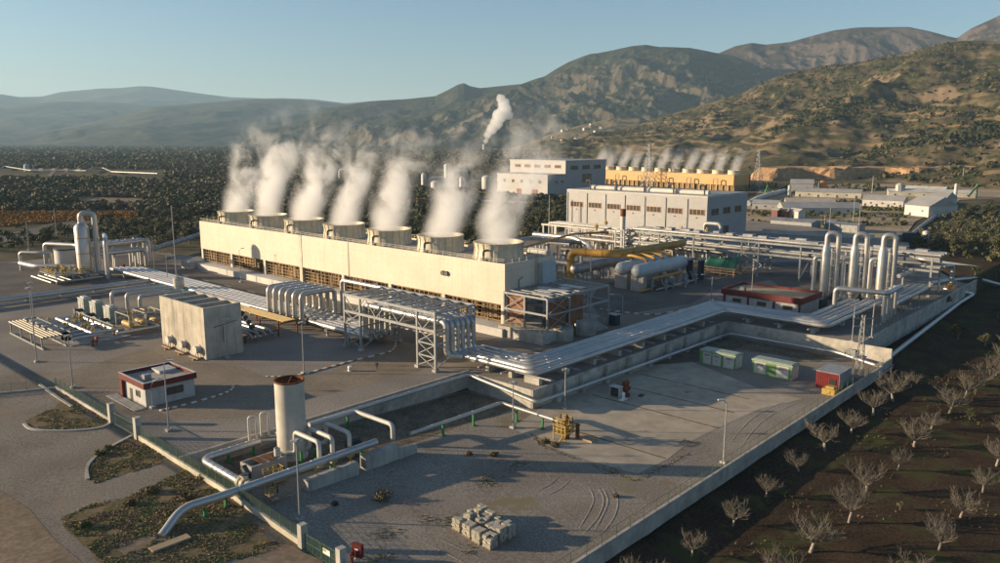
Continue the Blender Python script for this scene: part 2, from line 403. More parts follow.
sheet('gravel_ground', [(47,105),(105.5,105),(105.5,88.8),(180.5,88.8),(180.5,56.5),(281,56.5),(283,60),(385,118),(420,170),(420,240),(160,240),(135,330),(47,330)], 'gravel', off=0)
sheet('yard_ground', [(47,49),(181,49),(181,88.8),(105.5,88.8),(105.5,105),(47,105)], 'yardgravel', zf=yz, off=0, step=4)
ypoly = lambda pts: [Yp(*p)[:2] for p in pts]
opoly = lambda pts: [Gp(*p)[:2] for p in pts]
ppoly = lambda pts, z=0: [P(*p, z)[:2] for p in pts]
sheet('slab_pavement', ypoly([(512,428),(545,405),(640,366),(692,362),(760,389),(803,399),(760,409),(733,421),(690,442),(668,459),(638,474),(592,462),(545,445)]), 'pad', zf=yz, off=.02, step=4)
sheet('pit_ground', ragged([(48.5,104.4),(104.8,104.4),(104.6,92),(98,90.5),(80,91),(62,91.5),(54,92),(50,96)], .7), 'pitsoil', zf=yz, off=.012, step=4)
sheet('drain_ground', ragged([(107,88.2),(178,88.2),(179.6,60),(172,62),(170,80),(140,84),(107,84.5)], .3), 'pitsoil', zf=yz, off=.012, step=5)
# plant roads (worn asphalt), from the kerb lines
sheet('plant_road', ppoly([(196,420),(240,418),(300,400),(345,392),(385,378),(418,372),(445,355),(470,347),(510,350),(560,352),(620,335),(700,318),(716,308),(690,306),(640,318),(600,320),(590,322),(545,345),(505,343),(470,334),(430,326),(397,338),(395,350),(380,356),(350,364),(322,374),(290,378),(262,376),(240,366),(215,364),(195,362),(168,350),(140,350),(100,362),(60,372),(20,372),(-20,375),(-20,384),(50,379),(75,384),(118,412),(150,420)]), 'asph')
sheet('tower_road', [(113,130),(129,130),(129,285),(113,285)], 'asph_dk', off=.008)
sheet('rear_road', [(113,285),(129,285),(138,300),(138,318),(118,318)], 'asph_dk', off=.008)
sheet('apron_pavement', ppoly([(600,318),(690,304),(715,290),(770,280),(800,300),(815,296),(860,262),(760,262),(690,262),(600,285),(590,300)]), 'asph_dk', off=.006)
sheet('apron_pavement', ppoly([(-20,262),(75,264),(110,280),(100,300),(-20,305)]), 'asph_dk', off=.006)
# outside the fence
sheet('dirt_track', opoly([(-60,470),(0,490),(30,510),(55,540),(82,563),(100,590),(-60,600)]), 'dirt', zf=GH, off=.02, step=5)
gp1 = opoly([(24,424),(30,418),(55,408),(62,398),(48,385),(58,380),(78,391),(100,409),(112,422),(102,427),(70,430),(40,430)])
gp2 = opoly([(86,478),(85,466),(98,452),(120,441),(135,438),(150,446),(166,456),(160,464),(140,470),(112,478),(95,484)])
gp3 = opoly([(60,520),(90,505),(125,498),(150,487),(185,470),(205,480),(225,494),(252,520),(280,545),(270,553),(235,560),(170,575),(110,570),(85,545)])
sheet('grass_verge_ground', ragged(gp1, .25), 'grass', zf=GH, off=.03, step=3)
sheet('grass_verge_ground', ragged(gp2, .25), 'grass', zf=GH, off=.03, step=3)
sheet('grass_verge_ground', ragged(gp3, .5), 'grass', zf=GH, off=.03, step=3)
sheet('bare_ground', ragged(opoly([(118,545),(160,532),(175,538),(150,560),(125,563)]), .3), 'dirt', zf=GH, off=.045, step=3)
sheet('gate_path', ragged(opoly([(268,548),(292,545),(322,562),(330,590),(200,590),(215,572)]), .3), 'dirt', zf=GH, off=.05, step=3)
# left service road behind the plant and the bare field edges
sheet('service_road', opoly([(-30,243),(45,225),(110,215),(125,217),(60,229),(-30,252)]), 'asph_dk', zf=GH, off=.25, step=20)
sheet('service_road', opoly([(-30,352-90),(60,262),(75,268),(-30,285)]), 'asph_dk', zf=GH, off=.3, step=20)
sheet('field', opoly([(-60,212),(60,211),(152,212),(130,219),(60,222),(0,226),(-60,229)]), mat('autumn_ground', (.26,.12,.03), (.18,.1,.035), .95, 0, .1), zf=GH, off=.2, step=25)
sheet('camp_ground', opoly([(735,222),(760,190),(840,184),(1000,184),(1060,186),(1060,196),(960,200),(915,222),(905,236),(760,240)]), 'campdirt', zf=GH, off=.25, step=30)
sheet('camp_ground', opoly([(735,247),(910,247),(900,226),(740,222)]), 'campdirt', zf=GH, off=.3, step=20)
sheet('field', opoly([(80,197),(150,199),(145,205),(70,207)]), 'dirt', zf=GH, off=.2, step=30)

TRK = [[(-60,190.5),(250,187),(250,188.4),(-60,192.4)], [(-60,161),(300,158.5),(560,158),(560,158.9),(300,159.5),(-60,162)], [(165,213),(300,172),(330,163),(333,163),(306,172),(175,213)], [(20,205),(45,178),(60,163),(63,163),(50,178),(28,205)]]
for q_ in TRK: sheet('farm_path', opoly(q_), 'dirt', zf=GH, off=.25, step=60)
# painted kerbs (alternating white and ochre lengths)
def kerb(name, pts, zf=None, w=.45, h=.18, L=2.6, plain=False):
    pts = [Vector((p[0], p[1], 0)) for p in pts]; segs = []; acc = 0.0; k = 0; out = {0: B(), 1: B()}
    # resample
    fine = []
    for a, b in zip(pts[:-1], pts[1:]):
        n = max(1, int((b-a).length/(L)))
        for i in range(n): fine.append((a.lerp(b, i/n), a.lerp(b, (i+1)/n)))
    for i, (a, b) in enumerate(fine):
        za = float(zf(a.x, a.y)) if zf else 0; zb = float(zf(b.x, b.y)) if zf else 0
        out[0 if plain else i % 2].bar((a.x, a.y, za+h/2-.04), (b.x, b.y, zb+h/2-.04), w, h+.08)
    for i, m in ((0, 'concrete' if plain else 'kerb_w'), (1, 'kerb_b')):
        if out[i].v: build(name, out[i], m, kind='structure', smooth=False)
def spline(pts, n=6):
    out = []
    q = [pts[0]]+list(pts)+[pts[-1]]
    for i in range(1, len(q)-2):
        p0, p1, p2, p3 = (Vector((*q[j][:2], 0)) for j in (i-1, i, i+1, i+2))
        for k in range(n):
            t = k/n; out.append(.5*((2*p1)+(p2-p0)*t+(2*p0-5*p1+4*p2-p3)*t*t+(3*p1-p0-3*p2+p3)*t**3))
    out.append(Vector((*pts[-1][:2], 0))); return out
kerb('kerb', spline(ppoly([(266,377),(285,377),(305,374),(331,367),(357,360),(388,352.5),(395,347),(396,341)])))
kerb('kerb', spline(ppoly([(160,411),(181,406),(211,398),(230,391),(234,385)])))
kerb('kerb', spline(ppoly([(600,309),(625,312.5),(655,314.5),(690,308),(716,299)])))
kerb('kerb', spline(ppoly([(512,355),(546,353),(570,347),(597,340),(620,332)])))
kerb('kerb', spline(ppoly([(396,327),(412,330.5),(430,334),(444,337)])))
kerb('lot_kerb', spline(opoly([(40,385),(52,394),(72,407)])), zf=GH, plain=True)
kerb('lot_kerb', spline(opoly([(24,424),(30,429),(45,431),(75,431),(104,427),(115,422)])), zf=GH, plain=True)
kerb('lot_kerb', spline(opoly([(138,437),(115,445),(97,456),(87,468),(88,480)])), zf=GH, plain=True)
# open joints across the slab, with soil and weeds in them
jb = B()
for u0, va, vb in ((101.5,58.5,79),(110.5,58.5,84),(119.5,59,85.5),(128.5,60.5,86),(137.5,62,86)):
    n = 24
    for k in range(n):
        a, c = va+(vb-va)*k/n, va+(vb-va)*(k+1)/n; w0 = .2+.1*mnoise.noise((u0, a*.8, 2)); 
        jb.add([(u0-w0, a, yz(u0, a)+.03), (u0+w0, a, yz(u0, a)+.03), (u0+w0, c, yz(u0, c)+.03), (u0-w0, c, yz(u0, c)+.03)], [(0,1,2,3)])
build('slab_joint_path', jb, 'grass', kind='structure', smooth=False)
# tyre ruts in the gravel: low berms pushed up beside curved wheel tracks
rb = B()
def rut(pts, w=.34):
    q = spline([Yp(*p)[:2] for p in pts], 8)
    for s in (-.95, .95):
        for e in (0,):
            row = []
            for i, p_ in enumerate(q):
                t_ = (q[min(i+1, len(q)-1)]-q[max(i-1, 0)]).normalized(); n_ = Vector((-t_.y, t_.x, 0)); c_ = p_+n_*(s+e)
                fade = min(1, i/4, (len(q)-1-i)/4); row.append((c_, n_, fade))
            o = len(rb.v)
            for c_, n_, fd in row:
                h_ = .035*fd*(1+.6*mnoise.noise((c_.x*.9, c_.y*.9, 3))); z = yz(c_.x, c_.y)
                for d_, hh in ((-.17, .002), (0, h_), (.17, .002)): rb.v.append((c_.x+n_.x*d_, c_.y+n_.y*d_, z+hh))
            for i in range(len(row)-1):
                for j in (0, 1): rb.f.append((o+i*3+j, o+i*3+j+1, o+(i+1)*3+j+1, o+(i+1)*3+j))
for pts in ([(586,531),(596,514),(601,500),(596,487)], [(590,537),(606,518),(611,500),(604,486)], [(540,494),(555,487),(565,478)], [(735,446),(752,425),(770,412),(800,398)], [(430,540),(455,552),(480,565)]): rut(pts)
build('tyre_track_ground', rb, 'yardgravel', kind='structure', smooth=False)
mk = B()
for k in range(9):
    mk.box(121-.09, 140+14*k, .012, 121+.09, 144+14*k, .02)
build('road_marking', mk, 'signwhite', kind='structure', smooth=False)

# grass blades on the verges, weeds on the yard (nobody could count them)
def pip(poly, x, y):
    c = False; n = len(poly); j = n-1
    for i in range(n):
        if (poly[i][1] > y) != (poly[j][1] > y) and x < (poly[j][0]-poly[i][0])*(y-poly[i][1])/(poly[j][1]-poly[i][1]+1e-12)+poly[i][0]: c = not c
        j = i
    return c
def scatter_in(poly, n):
    xs = [p[0] for p in poly]; ys = [p[1] for p in poly]; out = []
    while len(out) < n:
        x, y = random.uniform(min(xs), max(xs)), random.uniform(min(ys), max(ys))
        if pip(poly, x, y): out.append((x, y))
    return out
def tufts(name, spots, zf, m, hgt=.35):
    b = B()
    for x, y in spots:
        z = float(zf(x, y))
        for _ in range(3):
            a = random.uniform(0, 6.28); s = random.uniform(.5, 1.3); lx, ly = random.gauss(0, .15), random.gauss(0, .15)
            dx, dy = math.cos(a)*.09*s, math.sin(a)*.09*s
            b.add([(x-dx, y-dy, z), (x+dx, y+dy, z), (x+lx+dx*.4, y+ly+dy*.4, z+hgt*s), (x+lx-dx*.4, y+ly-dy*.4, z+hgt*s)], [(0,1,2,3)])
    return build(name, b, m, kind='stuff', smooth=False, origin=(0,0,0))
sp = []
for poly, n in ((gp1, 1800), (gp2, 1900), (gp3, 7000)):
    for x, y in scatter_in(poly, n):
        if mnoise.noise((x*.35, y*.35, 1)) > -.2: sp.append((x, y))
tufts('grass', sp, GH, 'grassblade', .13)
wd = []
for c, r, n in (((67,64),2.2,60),((64,67),1.6,40),((62,69),1.5,30),((76,72),2.0,60),((83,73),2.5,50),((60,60),1.3,20),((56,70),2.0,50),((52,66),2,50),((92,62),2,40),((110,60),1.2,40)):
    for _ in range(n): wd.append((c[0]+random.gauss(0, r*.5), c[1]+random.gauss(0, r*.5)))
for a, b_ in (((92,75.8),(90.9,57.2)),((90.9,57.2),(106.6,57.1)),((95,80),(92,75))):
    for _ in range(70):
        t = random.random(); wd.append((a[0]+(b_[0]-a[0])*t+random.gauss(0,.15), a[1]+(b_[1]-a[1])*t+random.gauss(0,.15)))
tufts('weeds', wd, yz, 'grassblade', .12)
ow = []
for _ in range(9500):
    x, y = random.uniform(50, 300), random.uniform(-25, 55)
    if mnoise.noise((x*.1, y*.1, 5)) > .05: ow.append((x, y))
tufts('dry_weeds', ow, GH, leafmat('dry_weed', (.085,.07,.035), (.12,.09,.05), (.075,.08,.032), .3), .25)

# ------------------------------------------------------------------ hills
def fbm(x, y, oct=5, seed=0, ridged=False):
    g = np.random.default_rng(seed).random((256, 256)); out = np.zeros_like(x); amp = 1.0; tot = 0
    for o in range(oct):
        xi = np.floor(x).astype(int); yi = np.floor(y).astype(int); fx = x-xi; fy = y-yi
        fx = fx*fx*(3-2*fx); fy = fy*fy*(3-2*fy)
        a = g[xi % 256, yi % 256]; b = g[(xi+1) % 256, yi % 256]; c = g[xi % 256, (yi+1) % 256]; d = g[(xi+1) % 256, (yi+1) % 256]
        n = (a*(1-fx)+b*fx)*(1-fy)+(c*(1-fx)+d*fx)*fy
        if ridged: n = 1-np.abs(2*n-1)
        out += amp*n; tot += amp; amp *= .5; x = x*2.03+17.1; y = y*2.03+9.7
    return out/tot
def hillmat(name, a, b, c, s, rock=None, thr=.5, bare=None, terr=None):
    m, N, L = nt(name); bs = N['Principled BSDF']; bs.inputs['Roughness'].default_value = .95; bs.inputs['Specular IOR Level'].default_value = .1
    g = N.new('ShaderNodeNewGeometry')
    def noise(sc, det=8, ro=.6):
        n = N.new('ShaderNodeTexNoise'); n.inputs['Scale'].default_value = sc; n.inputs['Detail'].default_value = det; n.inputs['Roughness'].default_value = ro
        L.new(g.outputs['Position'], n.inputs['Vector']); return n.outputs['Fac']
    def step(f, lo, hi):
        r = N.new('ShaderNodeMapRange'); r.inputs[1].default_value = lo; r.inputs[2].default_value = hi; L.new(f, r.inputs[0]); return r.outputs[0]
    def mix(f, x, y):
        k = N.new('ShaderNodeMix'); k.data_type = 'RGBA'; L.new(f, k.inputs[0])
        for s_, i in ((x, 6), (y, 7)):
            if isinstance(s_, tuple): k.inputs[i].default_value = (*s_, 1)
            else: L.new(s_, k.inputs[i])
        return k.outputs[2]
    base = mix(step(noise(s*6, 6, .7), thr-.06, thr+.06), a, b)          # dark scrub clumps on paler ground
    base = mix(step(noise(s, 5), .48, .6), base, mix(step(noise(s*9, 4, .7), .42, .5), c, a))
    if bare: base = mix(step(noise(bare[0], 4), bare[1], bare[1]+.08), base, mix(step(noise(s*14, 4, .7), .6, .68), bare[2], a))
    if terr:     # old terraces: bare banks along the contours of the lower slope
        sz = N.new('ShaderNodeSeparateXYZ'); L.new(g.outputs['Position'], sz.inputs[0])
        a1 = N.new('ShaderNodeMath'); a1.operation = 'MULTIPLY_ADD'; L.new(noise(.004, 4), a1.inputs[0]); a1.inputs[1].default_value = 60; L.new(sz.outputs[2], a1.inputs[2])
        a2 = N.new('ShaderNodeMath'); a2.operation = 'DIVIDE'; L.new(a1.outputs[0], a2.inputs[0]); a2.inputs[1].default_value = terr[0]
        a3 = N.new('ShaderNodeMath'); a3.operation = 'FRACT'; L.new(a2.outputs[0], a3.inputs[0])
        k1 = step(a3.outputs[0], .62, .7); k2 = step(noise(.009, 5), .47, .55); k3 = step(sz.outputs[2], terr[1]*1.4, terr[1]*.8)
        m1 = N.new('ShaderNodeMath'); m1.operation = 'MULTIPLY'; L.new(k1, m1.inputs[0]); L.new(k2, m1.inputs[1])
        m2 = N.new('ShaderNodeMath'); m2.operation = 'MULTIPLY'; L.new(m1.outputs[0], m2.inputs[0]); L.new(k3, m2.inputs[1])
        base = mix(m2.outputs[0], base, terr[2])
    if rock:
        sx = N.new('ShaderNodeSeparateXYZ'); L.new(g.outputs['Normal'], sx.inputs[0])
        ad = N.new('ShaderNodeMath'); ad.operation = 'MULTIPLY_ADD'; L.new(noise(s*5, 6, .7), ad.inputs[0]); ad.inputs[1].default_value = -.5; L.new(sx.outputs[2], ad.inputs[2])
        base = mix(step(ad.outputs[0], rock[1], rock[1]-.08), base, rock[0])
    L.new(base, bs.inputs['Base Color'])
    return m
HILL6 = None
def ridge(name, sky, D, W, m, seed, amp, gl, n1=420, n2=90, back=.35, foot=None, shape=1.15, wav=.0):
    """hill range: crest follows bearings and elevations, foot W nearer, real back slope"""
    xs = np.array([p[0] for p in sky], float); ys = np.array([p[1] for p in sky], float)
    px = np.linspace(xs[0], xs[-1], n1); py = np.interp(px, xs, ys)
    k = np.array([.25,.5,.25]); py[1:-1] = np.convolve(py, k, 'valid')
    az = []; el = []
    for a, b in zip(px, py):
        d = ray(a, b); h = math.hypot(d[0], d[1]); az.append(math.atan2(d[1], d[0])); el.append(d[2]/h)
    az = np.array(az); el = np.array(el)
    Dv = D*(1+wav*np.sin(px/130.0+seed)) if np.isscalar(D) else np.interp(px, D[0], D[1])
    Wv = np.full_like(px, W) if np.isscalar(W) else np.interp(px, W[0], W[1])
    t = np.concatenate([np.linspace(0, 1, n2), np.linspace(1+back/18, 1+back, 18)])
    rad = Dv[:,None]-Wv[:,None]*(1-t[None,:])
    crest = (H+Dv*el+6)[:,None]
    tt = np.where(t <= 1, t**shape, 1-np.abs((t-1)/back)**1.2*.8)[None,:]
    A = az[:,None]+0*t[None,:]
    X = rad*np.cos(A); Y = rad*np.sin(A)
    nz = fbm(X/gl, Y/gl, 6, seed, True)-.62
    nz2 = fbm(X/(gl*.22)+50, Y/(gl*.22), 4, seed+5)-.5
    env = (np.clip(t, 0, 1)*(1-np.clip(t, 0, 1))*4)[None,:]**.7
    Zz = -6+crest*tt+(nz*amp+nz2*amp*.28)*np.minimum(1, env+.04*(t[None,:] > .3))
    v = np.stack([X, Y, Zz], -1).reshape(-1, 3); a, b = Zz.shape
    ix = np.arange(a*b).reshape(a, b)
    f = np.stack([ix[:-1,:-1], ix[:-1,1:], ix[1:,1:], ix[1:,:-1]], -1).reshape(-1, 4)[:, ::-1]
    build_np(name, v, f, m, 'structure', smooth=True)
    return X, Y, Zz, px, t
M['h_far'] = hillmat('far_range', (.05,.055,.04), (.09,.085,.06), (.06,.06,.045), .0012)
M['h_left'] = hillmat('left_range', (.035,.042,.028), (.065,.065,.042), (.045,.05,.032), .0016)
M['h_mid'] = hillmat('middle_mountain', (.03,.036,.019), (.048,.044,.026), (.036,.039,.021), .0035, rock=((.105,.085,.06), .5), thr=.55)
M['h_back'] = hillmat('back_mountain', (.035,.03,.024), (.062,.046,.034), (.045,.037,.027), .002, rock=((.1,.078,.066), .5), thr=.52)
M['h_near'] = hillmat('near_hillside', (.04,.046,.02), (.115,.088,.053), (.08,.068,.04), .006, rock=((.18,.135,.09), .55), thr=.5, bare=(.0026, .54, (.17,.127,.075)), terr=(14, 110, (.2,.145,.085)))
ridge('mountain', [(-500,120),(-250,105),(-60,97),(0,94),(20,97),(42,96.5),(60,92),(100,88.5),(118,88),(140,86),(152,86.5),(170,89),(205,94),(230,97),(260,98),(300,101),(345,103),(400,104),(480,110)], 15000, 4500, 'h_far', 11, 150, 1500, back=.3)
ridge('mountain', [(-500,130),(-200,118),(0,106),(60,101),(110,102),(160,106),(190,103),(240,99),(280,98),(312,99),(345,103),(370,101),(420,98),(470,108),(520,120),(560,132)], 12000, 4500, 'h_left', 12, 150, 1300, back=.3)
ridge('mountain', [(-400,140),(-100,143),(0,137),(60,128),(110,118),(150,107),(200,103),(255,99),(300,99.5),(330,103),(380,108),(430,118),(500,132)], 9000, 3600, 'h_left', 13, 140, 1000, back=.3)
ridge('mountain', [(250,135),(300,118),(330,108),(370,101),(405,99),(435,96),(448,90),(458,84.5),(464,83),(470,86),(480,88),(500,86),(520,84),(560,90),(610,104),(680,125)], 6000, 1500, 'h_mid', 14, 110, 420, n1=600, n2=120, back=.3)
ridge('mountain', [(240,146),(290,140),(345,136),(385,124),(415,118),(440,110),(470,100),(500,91),(520,84.5),(545,76),(556,69),(568,62),(585,55.5),(600,53),(615,50),(632,46),(645,45),(660,47),(690,47.5),(716,52.5),(735,56),(752,63),(770,72),(800,86),(850,105),(920,130)], 5200, 1400, 'h_mid', 15, 210, 420, n1=900, n2=200, back=.35)
ridge('mountain', [(560,100),(640,76),(700,60),(716,54.5),(735,46),(752,43),(766,44.5),(790,42),(815,35),(835,30),(858,27.5),(880,27),(910,26.5),(930,31),(948,36),(957,38),(970,29),(985,22),(1000,15),(1040,6),(1150,0),(1300,10),(1500,30)], 5600, 900, 'h_back', 16, 190, 380, n1=800, n2=150, back=.3)
TX, TY, TZ, TPX, TT = ridge('hill', [(505,150),(525,144),(545,136),(560,131),(585,124),(612,118.5),(640,118),(665,125),(700,136),(740,146)], 3700, 600, hillmat('tan_hill', (.05,.055,.025), (.24,.175,.1), (.2,.155,.085), .006, thr=.48), 18, 16, 160, n1=160, n2=40, back=.4)
h6sky = [(540,149),(580,143),(610,133),(640,124),(680,111),(720,99),(745,91),(760,83),(775,77),(790,72.5),(805,70),(822,65.5),(840,64),(862,62.5),(880,58),(900,55),(925,48),(945,43),(962,40.5),(980,40),(1000,40),(1060,36),(1150,30),(1300,35),(1500,60)]
HX, HY, HZZ, HPX, HT = ridge('hill', h6sky, ([500,1000,1500],[2700,2300,2200]), ([500,700,800,1000,1500],[700,1250,1350,1400,1400]), 'h_near', 17, 120, 380, n1=620, n2=190, back=.3, shape=1.35)

# cut earth banks under the hillside: terraces with a real face
def bank(pts, m, name, h, w, z0=-5, seed=1):
    q = spline([Gp(*p)[:2] for p in pts], 8); b = B(); rnd = random.Random(seed); n = len(q); rows = []
    for i, p in enumerate(q):
        t = (q[min(i+1, n-1)]-q[max(i-1, 0)]).normalized(); nn = Vector((-t.y, t.x, 0))
        if nn.dot(p) < 0: nn = -nn
        e = min(1, i/3, (n-1-i)/3); row = []
        for off, hh in ((-1,-1.5),(0,0),(w*.18,h*.55),(w*.3,h*.85),(w*.42,h),(w*2.2,h*1.06),(w*3.4,-2)):
            k = rnd.gauss(0, w*.05); row.append((p.x+nn.x*(off+k), p.y+nn.y*(off+k), z0+hh*e+rnd.gauss(0, h*.04)*e))
        rows.append(row)
    k = len(rows[0])
    for r in rows: b.v += r
    for i in range(n-1):
        for j in range(k-1): b.f.append((i*k+j, (i+1)*k+j, (i+1)*k+j+1, i*k+j+1))
    build(name, b, m, kind='structure', smooth=False, origin=(0,0,0))
bank([(772,181),(800,179.5),(840,180),(880,179),(920,180),(960,179),(1000,178),(1050,178)], 'earth', 'terrain_bank', 15, 14, seed=2)
bank([(790,174),(830,172.5),(880,172),(920,172.5),(960,170),(1000,171),(1050,170)], 'earth', 'terrain_bank', 22, 24, seed=3)
bank([(560,152),(620,155),(700,157),(750,160)], 'earth', 'terrain_bank', 9, 20, seed=6)

# ------------------------------------------------------------------ sky, sun, air
w = bpy.data.worlds.new('World'); scene.world = w; w.use_nodes = True
N_, L_ = w.node_tree.nodes, w.node_tree.links
sk = N_.new('ShaderNodeTexSky'); sk.sky_type = 'NISHITA'; sk.sun_disc = False
SE = R(11.5); SAZ = math.atan2(-.645, .76)
sk.sun_elevation = SE; sk.sun_rotation = SAZ % (2*math.pi); sk.altitude = 100; sk.air_density = 1.0; sk.dust_density = 1.0; sk.ozone_density = 3.0
L_.new(sk.outputs[0], N_['Background'].inputs[0]); N_['Background'].inputs[1].default_value = .07
sd = bpy.data.lights.new('sun', 'SUN'); so = bpy.data.objects.new('sun', sd); COL.objects.link(so)
sd.energy = 5.0; sd.angle = R(.5); sd.color = (1, .77, .5)
sdir = Vector((-.645*math.cos(SE), .76*math.cos(SE), math.sin(SE))).normalized()
so.rotation_euler = sdir.to_track_quat('Z', 'Y').to_euler()
so.location = (0, 0, 300)
hz, N_, L_ = nt('haze_air'); N_.remove(N_['Principled BSDF'])
pv = N_.new('ShaderNodeVolumePrincipled'); pv.inputs['Color'].default_value = (.52,.77,1,1); pv.inputs['Density'].default_value = HAZE = 4.5e-5
pv.inputs['Anisotropy'].default_value = .1
L_.new(pv.outputs[0], N_['Material Output'].inputs['Volume'])
hb = B().box(-14000, -14000, -9, 21000, 21000, 1150)
o = build('haze', hb, hz, kind='stuff', smooth=False, origin=(0,0,0))
scene.view_settings.view_transform = 'Standard'; scene.view_settings.look = 'None'; scene.view_settings.exposure = 1.1; scene.view_settings.gamma = 1
scene.cycles.volume_bounces = 6; scene.cycles.max_bounces = 8; scene.cycles.diffuse_bounces = 3; scene.cycles.glossy_bounces = 3
scene.cycles.transparent_max_bounces = 16
scene.cycles.use_denoising = True; scene.cycles.denoiser = 'OPENIMAGEDENOISE'
scene.cycles.volume_step_rate = 1.0; scene.cycles.volume_max_steps = 256
# ------------------------------------------------------------------ cooling tower (near)
TU0, TU1, TV0, TV1, TZ0, TZ1 = 134.8, 153.5, 122.0, 269.0, 6.5, 15.8
CELL = (TV1-TV0)/7
ct = T('cooling_tower', 'long cream cooling tower with seven steaming fan stacks beside the process pipes', 'cooling tower', ((TU0+TU1)/2, (TV0+TV1)/2, 0))
b = B()
b.box(TU0, TV0, TZ0, TU0+.3, TV1, TZ1+.5); b.box(TU1-.3, TV0, TZ0, TU1, TV1, TZ1+.5)
b.box(TU0+.3, TV0, 2.0, TU1-.3, TV0+.3, TZ1+.5); b.box(TU0+.3, TV1-.3, 2.0, TU1-.3, TV1, TZ1+.5)
for k in range(8):
    v = TV0+CELL*k; v = min(max(v, TV0+.7), TV1-.7)
    b.box(TU0+.02, v-.55, 1.9, TU0+.9, v+.55, TZ0)
build('wall', b, 'cream', ct, smooth=False)
b = B(); b.box(TU0-.12, TV0+4*CELL-.75, 2.0, TU0, TV0+4*CELL+.75, TZ1+.5); build('joint_cover', b, 'cream2', ct, smooth=False)
b = B(); b.box(TU0+.3, TV0+.3, TZ1-.4, TU1-.3, TV1-.3, TZ1); build('roof', b, 'roofgrey', ct, smooth=False)
b = B(); b.box(130.6, TV0-3, -.3, TU0+2.5, TV1+4, 1.9)
build('basin', b, mat('basin_concrete', (.56,.54,.5), (.46,.44,.41), .8, 0, .3, (.1,.15), band=[(1,6,.012,.75)]), ct, smooth=False)
for k in range(7):
    v0, v1 = TV0+CELL*k+.9, TV0+CELL*(k+1)-.9
    b = B(); rnd = random.Random(k)
    n = 11
    for i in range(n+1):
        v = v0+(v1-v0)*i/n; b.bar((TU0+.75, v, 1.9), (TU0+.75, v, TZ0), .15 if i % 3 else .36)
    for i in range(5):
        z = 2.4+i*.95; b.bar((TU0+.6, v0, z), (TU0+.6, v1, z), .2)
    for i in range(6):
        v = v0+(v1-v0)*rnd.random(); b.bar((TU0+1.1, v, 2), (TU0+1.1, v+rnd.uniform(-2, 2), TZ0), .16)
    for i in range(9):     # timber fill panels standing back in the bay, with dark gaps between
        v = v0+(v1-v0)*(i+rnd.random()*.4)/9; b.box(TU0+1.5, v, 1.95+rnd.random()*.8, TU0+1.6, v+rnd.uniform(.9, 1.7), 4.4+rnd.random()*2.0)
    lo = build('louvre', b, 'lattice', ct, smooth=False)
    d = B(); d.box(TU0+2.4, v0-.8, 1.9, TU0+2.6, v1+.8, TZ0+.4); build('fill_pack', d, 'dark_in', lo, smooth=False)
def railing(b, pts, h=1.05, sp=2.4, r=.05):
    for a, c in zip(pts[:-1], pts[1:]):
        a, c = Vector(a), Vector(c); n = max(1, round((c-a).length/sp))
        for i in range(n+1):
            p = a.lerp(c, i/n); b.bar(p, p+Vector((0,0,h)), r*1.3)
        for hh in (h, h*.55): b.bar(a+Vector((0,0,hh)), c+Vector((0,0,hh)), r)
b = B(); railing(b, [(TU0+.2, TV1-.2, TZ1+.5), (TU0+.2, TV0+.2, TZ1+.5), (TU1-.2, TV0+.2, TZ1+.5), (TU1-.2, TV1-.2, TZ1+.5), (TU0+.2, TV1-.2, TZ1+.5)], 1.0, 2.6, .07)
build('railing', b, 'cream2', ct, smooth=False)
STK = []
for k in range(7):
    cv = 132.4+21.2*k; cu = 144.0; STK.append((cu, cv)); b = B()
    pr = [(6.5,0),(6.25,.8),(6.05,2.0),(6.05,2.8),(6.2,3.6),(6.35,4.1),(6.15,4.1),(5.9,3.4),(5.85,2.0),(5.8,.3)]
    o = len(b.v); n = 40
    for r, z in pr:
        for i in range(n):
            a = 2*math.pi*i/n; b.v.append((cu+r*math.cos(a), cv+r*math.sin(a), TZ1+z))
    for j in range(len(pr)-1):
        for i in range(n): b.f.append((j*n+i, j*n+(i+1) % n, (j+1)*n+(i+1) % n, (j+1)*n+i))
    st = build('fan_stack', b, 'stack', ct)
    rb = B()
    for i in range(20):
        a = 2*math.pi*i/20+.1; ca, sa = math.cos(a), math.sin(a)
        rb.rings([(cu+r*ca, cv+r*sa, TZ1+z) for r, z in ((6.52,.1),(6.12,2.0),(6.12,2.8),(6.4,4.05))], .09, 4)
    build('rib', rb, 'cream2', st)
    fb = B(); fb.lathe((cu, cv, TZ1+1.2), [(.9,0),(.9,.5),(.3,.8)], 12)
    for i in range(8):
        a = i*math.pi/4; fb.bar((cu, cv, TZ1+1.5), (cu+5.6*math.cos(a), cv+5.6*math.sin(a), TZ1+1.5), .7, .08)
    build('fan', fb, 'dark_steel', st)
    mb = B(); mb.pipe([(cu-7.6, cv-2.0, TZ1), (cu-7.6, cv-2.0, TZ1+2.6), (cu-5.9, cv-1.8, TZ1+2.6)], .28, 8); mb.box(cu-8.4, cv-3.6, TZ1, cu-7.3, cv-2.8, TZ1+1.0)
    build('riser', mb, 'dark_steel', ct)
    lb = B(); lv = cv+ (8.5 if k % 2 else -8.5)
    lb.bar((TU0+.5, cv-6.5, TZ1), (TU0+.5, cv-6.5, TZ1+3.2), .12); lb.bar((TU0+.5, cv-6.5, TZ1+3.2), (TU0-.9, cv-7.8, TZ1+4.0), .12)
    if k == 4: lb.bar((TU0+.5, cv-6.5, TZ1+3.2), (TU0+1.0, cv-4.6, TZ1+4.0), .12)
    build('roof_lamp', lb, 'white', ct, smooth=False)
b = B()
b.lathe((0,0,0), [(.75,0),(.75,.25),(.5,.3)], 16)
for dv in (0, 1.0):
    pass
fl = B()
for dv in (0, 1.3):
    fl.rings([(TU0-.02, 141.5+dv, 11.9), (TU0-.5, 141.5+dv, 11.9)], .62, 14)
build('vent', fl, 'dark_steel', ct, each=True)
